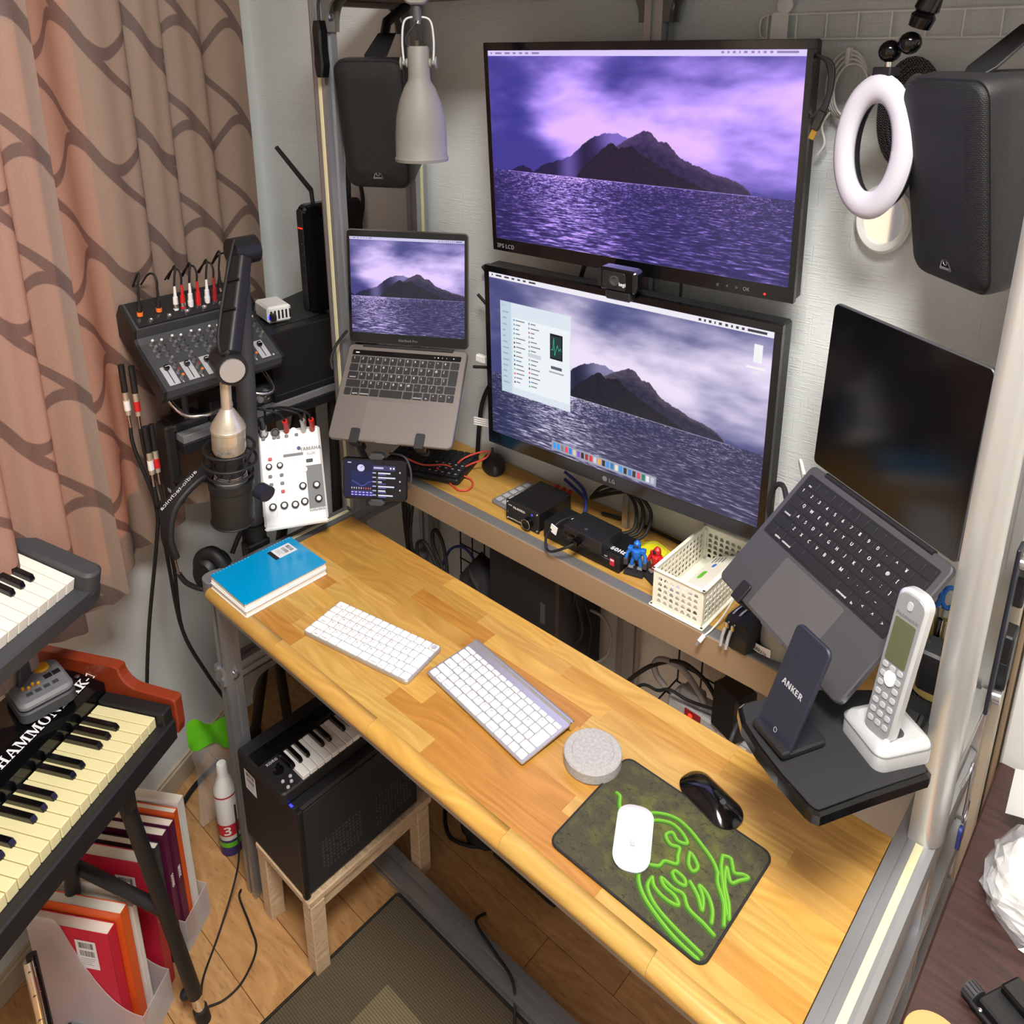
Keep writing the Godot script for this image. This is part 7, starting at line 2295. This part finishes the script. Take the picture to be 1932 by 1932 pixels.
func build_under_desk() -> void:
	var a := thing("wall_wire_rack", "black wire grid panel behind the desk at the left", "wire rack")
	wire_panel(a, -0.504, -0.024, 0.62, 0.912, -0.33, 10, 6, M.black)
	var b := thing("wire_basket", "black wire basket with a power strip behind the desk at the right", "wire rack")
	wire_panel(b, 0.215, 0.63, 0.76, 0.96, -0.335, 7, 4, M.black)
	for i in 8:
		var x := lerpf(0.215, 0.63, i / 7.0)
		part(b, "wire", tube([v(x, 0.765, -0.335), v(x, 0.765, -0.17)], 0.0022, 5), M.black)
	for z in [-0.28, -0.225, -0.17]:
		part(b, "wire", tube([v(0.215, 0.768, z), v(0.63, 0.768, z)], 0.0025, 5), M.black)
	var p := thing("power_strip", "white power strip with a glowing red switch in the wire basket", "power strip", at(0.375, 0.772, -0.245, -3))
	part(p, "body", box2(v(-0.12, 0.0, -0.03), v(0.13, 0.05, 0.03), 0.005), M.light_grey)
	part(p, "switch_plate", box2(v(-0.075, 0.018, 0.0295), v(-0.035, 0.048, 0.0315), 0.001), M.dark_red)
	part(p, "switch_lamp", lathe([Vector2(0, 0), Vector2(0.006, 0), Vector2(0.003, 0.002), Vector2(0, 0.002)], 10), M.led_red, rot(Vector3.RIGHT, 90, v(-0.06, 0.035, 0.031)))
	for i in 3:
		part(p, "socket", box2(v(0.005 + i * 0.04, 0.012, 0.0295), v(0.032 + i * 0.04, 0.04, 0.0312), 0.001), M.white)
		for s in [-1, 1]:
			part(p, "slot", box2(v(0.0185 + i * 0.04 + s * 0.005 - 0.001, 0.02, 0.031), v(0.0185 + i * 0.04 + s * 0.005 + 0.001, 0.032, 0.0316)), M.black)
	part(p, "plug", box2(v(-0.1, 0.045, -0.02), v(-0.05, 0.075, 0.02), 0.006), M.cable_grey)
	var ad := thing("power_adapter", "black power adapter plugged into the power strip", "adapter", at(0.405, 0.825, -0.225, -20))
	part(ad, "body", box2(v(-0.036, 0.0, -0.03), v(0.036, 0.11, 0.03), 0.006), M.black)
	part(ad, "cable", cord([v(0.034, 0.06, 0.02), v(0.05, 0.05, 0.05), v(0.05, 0.0, 0.07), v(0.03, -0.05, 0.075), v(0.035, -0.12, 0.08)], 0.0045, 6), M.dark_grey)
	var t := thing("computer_tower", "black computer tower with a blue light behind the desk", "computer", at(-0.11, 0.0, -0.235))
	part(t, "case", box2(v(-0.11, 0.02, -0.095), v(0.108, 1.03, 0.085), 0.006), M.black)
	part(t, "power_light", box2(v(0.06, 0.845, 0.085), v(0.074, 0.85, 0.0862)), M.led_blue)
	part(t, "sticker", box2(v(0.058, 0.89, 0.085), v(0.072, 0.945, 0.0858)), M.dark_grey)
	for x in [-0.09, 0.09]:
		part(t, "foot", box2(v(x - 0.015, 0.0, -0.07), v(x + 0.015, 0.02, 0.07), 0.002), M.rubber)
	var bag := thing("equipment_bag", "black soft bag stuffed behind the desk beside the tower", "bag", at(-0.31, 0.0, -0.22))
	var st := nst(0)
	var rr := []
	var nz := noise(2.0, 15, 3)
	for i in 13:
		var q := float(i) / 12
		var row := []
		for k in 28:
			var an := TAU * k / 28
			var s := pow(maxf(0.0, 1.0 - pow(q, 6.0)), 0.5)
			var wob := 1.0 + 0.25 * nz.get_noise_3d(cos(an), sin(an), q * 2.0)
			row.append(v(0.085 * s * wob * cos(an), 0.93 * q, -0.075 * s * wob * sin(an)))
		rr.append(row)
	for i in 12:
		for k in 28:
			quad(st, rr[i][k], rr[i][(k + 1) % 28], rr[i + 1][(k + 1) % 28], rr[i + 1][k])
	part(bag, "bag", fin(st), M.black_soft)
	part(bag, "patch", ribbon([v(-0.02, 0.885, 0.03), v(0.0, 0.90, 0.05), v(0.02, 0.895, 0.06), v(0.045, 0.87, 0.06)], 0.02), M.dark_grey)

# ---------------------------------------------------------------- right edge
func build_right_side() -> void:
	var t := thing("brown_table", "dark brown wooden table at the lower right edge", "table")
	part(t, "table_top", box2(v(0.851, 0.945, -0.34), v(1.35, 0.97, 0.9), 0.003), M.dark_table)
	for q in [[0.88, -0.31], [1.32, -0.31], [0.88, 0.86], [1.32, 0.86]]:
		part(t, "leg", box2(v(q[0] - 0.02, 0.0, q[1] - 0.02), v(q[0] + 0.02, 0.945, q[1] + 0.02), 0.002), M.dark_table)
	# tissue packet in a plastic wrapper
	var b := thing("tissue_packet", "crumpled clear plastic packet of white tissues on the brown table", "tissues", at(0.955, 0.97, -0.09))
	var nz := noise(14.0, 23, 3)
	for layer in 2:
		var st := nst()
		var rr := []
		var sc := 1.0 if layer == 0 else 0.86
		for i in 11:
			var q := float(i) / 10
			var row := []
			for k in 22:
				var an := TAU * k / 22
				var s := pow(maxf(0.0, 1.0 - pow(q, 4.0)), 0.5) * sc
				var ca := cos(an)
				var sa := sin(an)
				var sq := 1.0 / maxf(absf(ca), absf(sa))
				var wob := (0.82 + 0.18 * sq) * (1.0 + 0.22 * nz.get_noise_3d(ca * 0.3, sa * 0.3, q * 0.5 + layer))
				row.append(v(0.07 * s * wob * ca, 0.002 + 0.09 * q * sc, -0.085 * s * wob * sa))
			rr.append(row)
		for i in 10:
			for k in 22:
				quad(st, rr[i][k], rr[i][(k + 1) % 22], rr[i + 1][(k + 1) % 22], rr[i + 1][k])
		part(b, "wrapper" if layer == 0 else "tissues", fin(st), M.film if layer == 0 else M.white)
	part(b, "loose_sheet", ribbon([v(-0.07, 0.09, -0.09), v(-0.03, 0.105, -0.085), v(0.02, 0.10, -0.08), v(0.07, 0.12, -0.09)], 0.09), M.white)
	# clamp head at the corner
	var c := thing("phone_clamp", "black clamp with a ribbed knob on the brown table corner", "clamp", at(0.953, 0.97, 0.115, -28))
	part(c, "body", box2(v(-0.028, 0.0, -0.035), v(0.06, 0.022, 0.02), 0.003), M.black)
	part(c, "top_jaw", box2(v(-0.024, 0.022, -0.045), v(0.06, 0.034, -0.012), 0.003), M.black_gloss)
	part(c, "rod", tube([v(-0.03, 0.01, 0.026), v(0.06, 0.012, 0.026)], 0.004, 8), M.black_metal)
	part(c, "screw", lathe([Vector2(0, 0), Vector2(0.003, 0), Vector2(0, 0.002)], 8), M.steel, at(-0.018, 0.016, 0.026))
	var kn := part(c, "knob", tube([v(-0.046, 0.01, 0.014), v(-0.03, 0.01, 0.014)], 0.0125, 20), M.dark_grey)
	for i in 14:
		var an := TAU * i / 14.0
		part(kn, "ridge", tube([v(-0.045, 0.01 + 0.0125 * sin(an), 0.014 + 0.0125 * cos(an)), v(-0.031, 0.01 + 0.0125 * sin(an), 0.014 + 0.0125 * cos(an))], 0.001, 4), M.black)
	var r := thing("tape_roll", "round tan roll of tape at the bottom right of the picture", "tape", at(0.893, 0.97, 0.212))
	part(r, "roll", lathe([Vector2(0.018, 0), Vector2(0.036, 0), Vector2(0.037, 0.002), Vector2(0.037, 0.02), Vector2(0.036, 0.022), Vector2(0.018, 0.022), Vector2(0.018, 0)], 36), M.cork)
	# hook with a key tag on the side of the frame
	var h := thing("key_hook", "steel S-hook with a blue key tag on the right frame rail", "hook", at(0.832, 0.0, 0.0))
	part(h, "hook", cord([v(0.0, 1.115, -0.075), v(0.006, 1.14, -0.085), v(0.006, 1.145, -0.10), v(0.006, 1.12, -0.115), v(0.006, 1.06, -0.125), v(0.006, 1.02, -0.12), v(0.006, 1.0, -0.135), v(0.006, 1.01, -0.15), v(0.006, 1.03, -0.152)], 0.0022, 6), M.steel)
	part(h, "blue_tag", prism(rrect(0.016, 0.045, 0.007), -0.003, 0.003, 0.001, true), M.blue_cable, Transform3D(Basis(Vector3.UP, PI / 2), v(0.006, 0.972, -0.128)))
	part(h, "key", box2(v(0.008, 0.965, -0.142), v(0.0095, 1.005, -0.132)), M.steel)
	# black fitting on the right back post
	var f := thing("post_fitting", "black bracket with bolts on the right rear post", "bracket", at(0.822, 0.0, 0.0))
	for y in [1.36, 1.25, 1.20]:
		part(f, "block", box2(v(0.0, y - 0.03, -0.30), v(0.02, y + 0.025, -0.255), 0.003), M.black)
	part(f, "plate", box2(v(0.002, 1.14, -0.255), v(0.008, 1.45, -0.22), 0.002), M.navy)
	for y in [1.42, 1.17]:
		part(f, "bolt", tube([v(0.008, y, -0.24), v(0.02, y, -0.24)], 0.012, 14), M.steel)

# ---------------------------------------------------------------- cables
func cable(label: String, pts: Array, r: float, m: Material) -> void:
	solo("cable", label, "cable", cord(pts, r, 6), m)

func build_cables() -> void:
	# audio leads hanging left of the mixer, with plugs
	var ends := [[-0.93, 1.46, 0.368, M.white], [-0.93, 1.45, 0.345, M.red], [-0.90, 1.30, 0.345, M.white], [-0.90, 1.30, 0.33, M.red]]
	var say := ["audio lead with a white plug hanging nearest the curtain", "audio lead with a red plug hanging nearest the curtain", "audio lead with a white plug hanging lower, under the mixer", "audio lead with a red plug hanging lower, under the mixer"]
	for i in 4:
		var e: Array = ends[i]
		var c := thing("audio_lead", say[i], "cable")
		var x: float = e[0]
		var y: float = e[1]
		var z: float = e[2]
		part(c, "plug_sleeve", tube([v(x, y, z), v(x, y - 0.07, z)], 0.0075, 10), M.black)
		part(c, "plug_shell", tube([v(x, y - 0.07, z), v(x, y - 0.13, z)], 0.0068, 10), M.mic_body)
		part(c, "plug_band", tube([v(x, y - 0.092, z), v(x, y - 0.118, z)], 0.0076, 10), e[3])
		part(c, "plug_tip", tube([v(x, y - 0.13, z), v(x, y - 0.165, z)], 0.0036, 8), M.steel)
		if i % 2 == 0:
			part(c, "cord", cord([v(x, y - 0.165, z), v(x + 0.005, y - 0.22, z), v(-0.905, 1.08, 0.345 - i * 0.004), v(-0.91, 0.95, 0.36), v(-0.93, 0.72, 0.40), v(-0.94, 0.5, 0.43), v(-0.95, 0.3, 0.44)], 0.0048, 6), M.rubber)
		else:
			part(c, "cord", cord([v(x, y - 0.165, z), v(x + 0.005, y - 0.22, z), v(-0.90, 1.06, 0.34), v(-0.895, 0.9, 0.345 - i * 0.006), v(-0.89, 0.7, 0.33), v(-0.88, 0.52, 0.28), v(-0.9, 0.3, 0.20), v(-0.95, 0.12, 0.15)], 0.0048, 6), M.rubber)
	cable("thick black cable lying along the left wall", [v(-1.08, 0.02, 0.2), v(-1.05, 0.02, 0.3), v(-1.0, 0.02, 0.38), v(-0.92, 0.02, 0.5), v(-0.86, 0.02, 0.62)], 0.008, M.rubber)
	cable("thin black cable curling on the floor by the keyboard stand", [v(-0.655, 0.02, 0.37), v(-0.648, 0.004, 0.38), v(-0.56, 0.004, 0.40), v(-0.50, 0.004, 0.42), v(-0.46, 0.004, 0.48), v(-0.455, 0.004, 0.53), v(-0.47, 0.004, 0.565)], 0.0028, M.rubber)
	cable("thin black cable running from the desk leg down to the floor loop", [v(-0.658, 0.30, 0.356), v(-0.66, 0.14, 0.36), v(-0.65, 0.06, 0.39), v(-0.60, 0.004, 0.47), v(-0.54, 0.004, 0.54), v(-0.50, 0.004, 0.568)], 0.0028, M.rubber)
	cable("black cable looping on the floor under the desk", [v(-0.45, 0.006, -0.22), v(-0.43, 0.006, -0.17), v(-0.36, 0.006, -0.12), v(-0.29, 0.006, -0.14), v(-0.24, 0.006, -0.185), v(-0.14, 0.006, -0.19), v(-0.02, 0.006, -0.2)], 0.006, M.rubber)
	cable("black cable crossing the floor beam toward the mat", [v(-0.13, 0.006, -0.03), v(-0.114, 0.042, 0.02), v(-0.03, 0.042, 0.04), v(0.05, 0.042, 0.06), v(0.10, 0.01, 0.11), v(0.14, 0.01, 0.15)], 0.004, M.rubber)
	# tangle behind the desk
	cable("thick black cable loop standing up behind the desk at the left", [v(-0.42, 0.72, -0.2), v(-0.425, 0.84, -0.2), v(-0.44, 0.91, -0.2), v(-0.462, 0.935, -0.2), v(-0.478, 0.92, -0.2), v(-0.475, 0.88, -0.2), v(-0.44, 0.82, -0.2), v(-0.42, 0.76, -0.2)], 0.0055, M.rubber)
	cable("second thick black cable loop behind the desk at the left", [v(-0.41, 0.74, -0.19), v(-0.46, 0.84, -0.19), v(-0.50, 0.885, -0.19), v(-0.53, 0.87, -0.19), v(-0.53, 0.83, -0.19), v(-0.50, 0.80, -0.19), v(-0.44, 0.80, -0.19)], 0.0055, M.rubber)
	cable("blue-black cable arching behind the desk beside the wire grid", [v(-0.47, 0.80, -0.22), v(-0.43, 0.88, -0.22), v(-0.38, 0.91, -0.22), v(-0.34, 0.89, -0.22), v(-0.31, 0.82, -0.22)], 0.004, M.blue_cable)
	for i in 4:
		cable(["straight black cable hanging by the left rail, leftmost of four", "straight black cable hanging by the left rail, second of four", "straight black cable hanging by the left rail, third of four", "straight black cable hanging by the left rail, rightmost of four"][i], [v(-0.60 + i * 0.018, 1.02, -0.2), v(-0.595 + i * 0.02, 0.9, -0.2 + i * 0.01), v(-0.58 + i * 0.012, 0.75, -0.2), v(-0.57 + i * 0.012, 0.5, -0.2)], 0.0045, M.rubber)
	for i in 6:
		var z := -0.27 + 0.012 * i
		cable(["black cable in the bundle right of the tower, nearest the tower", "black cable in the bundle right of the tower, crossing in front", "blue cable in the bundle right of the tower", "black cable in the bundle right of the tower, hanging straight", "black cable in the bundle right of the tower, bowed outward", "black cable in the bundle right of the tower, slanting to the post"][i], [v(-0.05 + i * 0.012, 1.05, z), v(-0.03 + i * 0.006, 0.95, z), v(0.0 + 0.02 * sin(i * 2.1), 0.85, z), v(-0.02 + 0.03 * sin(i * 1.3), 0.74, z), v(0.01 + 0.03 * sin(i * 2.7), 0.6, z), v(0.02, 0.4, z)], 0.004, M.blue_cable if i == 2 else M.rubber)
	cable("grey curved cable right of the tower behind the desk", [v(-0.03, 0.86, -0.28), v(0.0, 0.875, -0.28), v(0.04, 0.87, -0.28), v(0.06, 0.83, -0.28), v(0.05, 0.77, -0.28), v(0.01, 0.72, -0.28)], 0.004, M.cable_grey)
	cable("thick grey cable loop above the power strip", [v(0.34, 0.82, -0.24), v(0.32, 0.86, -0.235), v(0.28, 0.895, -0.235), v(0.235, 0.895, -0.235), v(0.21, 0.875, -0.235), v(0.215, 0.845, -0.235), v(0.24, 0.825, -0.235)], 0.007, M.cable_grey)
	cable("black cable arching over the power strip", [v(0.14, 0.78, -0.22), v(0.2, 0.86, -0.23), v(0.27, 0.91, -0.235), v(0.33, 0.90, -0.235), v(0.37, 0.865, -0.23)], 0.005, M.rubber)
	cable("thin black cable curling left of the power strip", [v(0.15, 0.76, -0.2), v(0.2, 0.83, -0.2), v(0.24, 0.84, -0.2), v(0.27, 0.86, -0.2), v(0.31, 0.85, -0.21), v(0.37, 0.865, -0.21)], 0.0035, M.rubber)
	# behind the monitors and laptops
	cable("black cable running down the wall beside the lower monitor", [v(-0.40, 1.66, -0.33), v(-0.345, 1.60, -0.33), v(-0.325, 1.5, -0.33), v(-0.35, 1.40, -0.33), v(-0.41, 1.28, -0.33), v(-0.43, 1.125, -0.33)], 0.006, M.rubber)
	cable("thin black cable slanting to the lower monitor", [v(-0.40, 1.59, -0.31), v(-0.34, 1.545, -0.31), v(-0.28, 1.48, -0.3), v(-0.2, 1.44, -0.27)], 0.004, M.rubber)
	var wc := thing("cable_coil", "bundle of white charger cable hanging between laptop and monitor", "cable")
	for i in 4:
		part(wc, "turn", cord([v(-0.31, 1.46, -0.26 + i * 0.004), v(-0.268 + i * 0.006, 1.42, -0.26 + i * 0.004), v(-0.262 + i * 0.008, 1.36, -0.26 + i * 0.004), v(-0.29 + i * 0.006, 1.30 - i * 0.004, -0.255), v(-0.36, 1.285 - i * 0.006, -0.25)], 0.0024, 6), M.white)
	part(wc, "plug", box2(v(-0.325, 1.455, -0.235), v(-0.295, 1.473, -0.222), 0.002), M.white)
	part(wc, "tie", box2(v(-0.30, 1.43, -0.275), v(-0.27, 1.47, -0.245), 0.006), M.black)
	cable("black cable from the left laptop to the lower monitor", [v(-0.33, 1.44, -0.22), v(-0.28, 1.445, -0.235), v(-0.24, 1.43, -0.26), v(-0.2, 1.42, -0.27)], 0.004, M.rubber)
	cable("short black power lead on the left side of the left laptop", [v(-0.585, 1.52, -0.04), v(-0.60, 1.49, -0.02), v(-0.602, 1.455, 0.0), v(-0.592, 1.43, 0.005)], 0.004, M.rubber)
	cable("black lead with a plug at the left side of the right laptop", [v(0.49, 1.42, -0.165), v(0.47, 1.435, -0.19), v(0.45, 1.42, -0.2), v(0.445, 1.37, -0.2), v(0.46, 1.3, -0.22)], 0.005, M.rubber)
	cable("short white lead at the hinge of the right laptop", [v(0.505, 1.47, -0.19), v(0.49, 1.48, -0.21), v(0.48, 1.47, -0.23), v(0.485, 1.42, -0.25)], 0.003, M.white)
	cable("black cable lying at the back of the shelf", [v(0.0, 1.13, -0.31), v(0.08, 1.132, -0.325), v(0.16, 1.126, -0.335), v(0.25, 1.126, -0.33), v(0.34, 1.126, -0.335)], 0.004, M.rubber)
	for i in 5:
		cable(["black cable rising in an arc behind the switch box, outermost", "black cable rising in an arc behind the switch box, second", "black cable rising in an arc behind the switch box, third", "dark blue cable behind the amplifier, upper", "dark blue cable behind the amplifier, lower"][i], ([v(0.13 - i * 0.02, 1.15, -0.232), v(0.15 - i * 0.015, 1.16, -0.262), v(0.145 - i * 0.02, 1.2, -0.29), v(0.10 - i * 0.02, 1.225, -0.30), v(0.04 - i * 0.02, 1.2, -0.31), v(-0.04, 1.15, -0.32)] if i < 3 else [v(0.0, 1.15, -0.232), v(-0.01, 1.165, -0.26), v(-0.05, 1.18 - (i - 3) * 0.02, -0.30), v(-0.12, 1.19 - (i - 3) * 0.02, -0.32)]), 0.0042, M.rubber if i < 3 else M.blue_cable)
	cable("black cable hanging from the left loudspeaker down to the router", [v(-0.60, 2.0, -0.2), v(-0.72, 1.97, -0.23), v(-0.76, 1.9, -0.23), v(-0.755, 1.8, -0.24), v(-0.80, 1.72, -0.26)], 0.006, M.rubber)
	cable("black cable between the two monitors at the left", [v(0.0, 1.76, -0.26), v(-0.03, 1.74, -0.26), v(-0.05, 1.70, -0.27)], 0.005, M.rubber)
	cable("thin black cable between the two monitors at the right", [v(0.20, 1.76, -0.26), v(0.202, 1.73, -0.26), v(0.2, 1.70, -0.26)], 0.003, M.rubber)
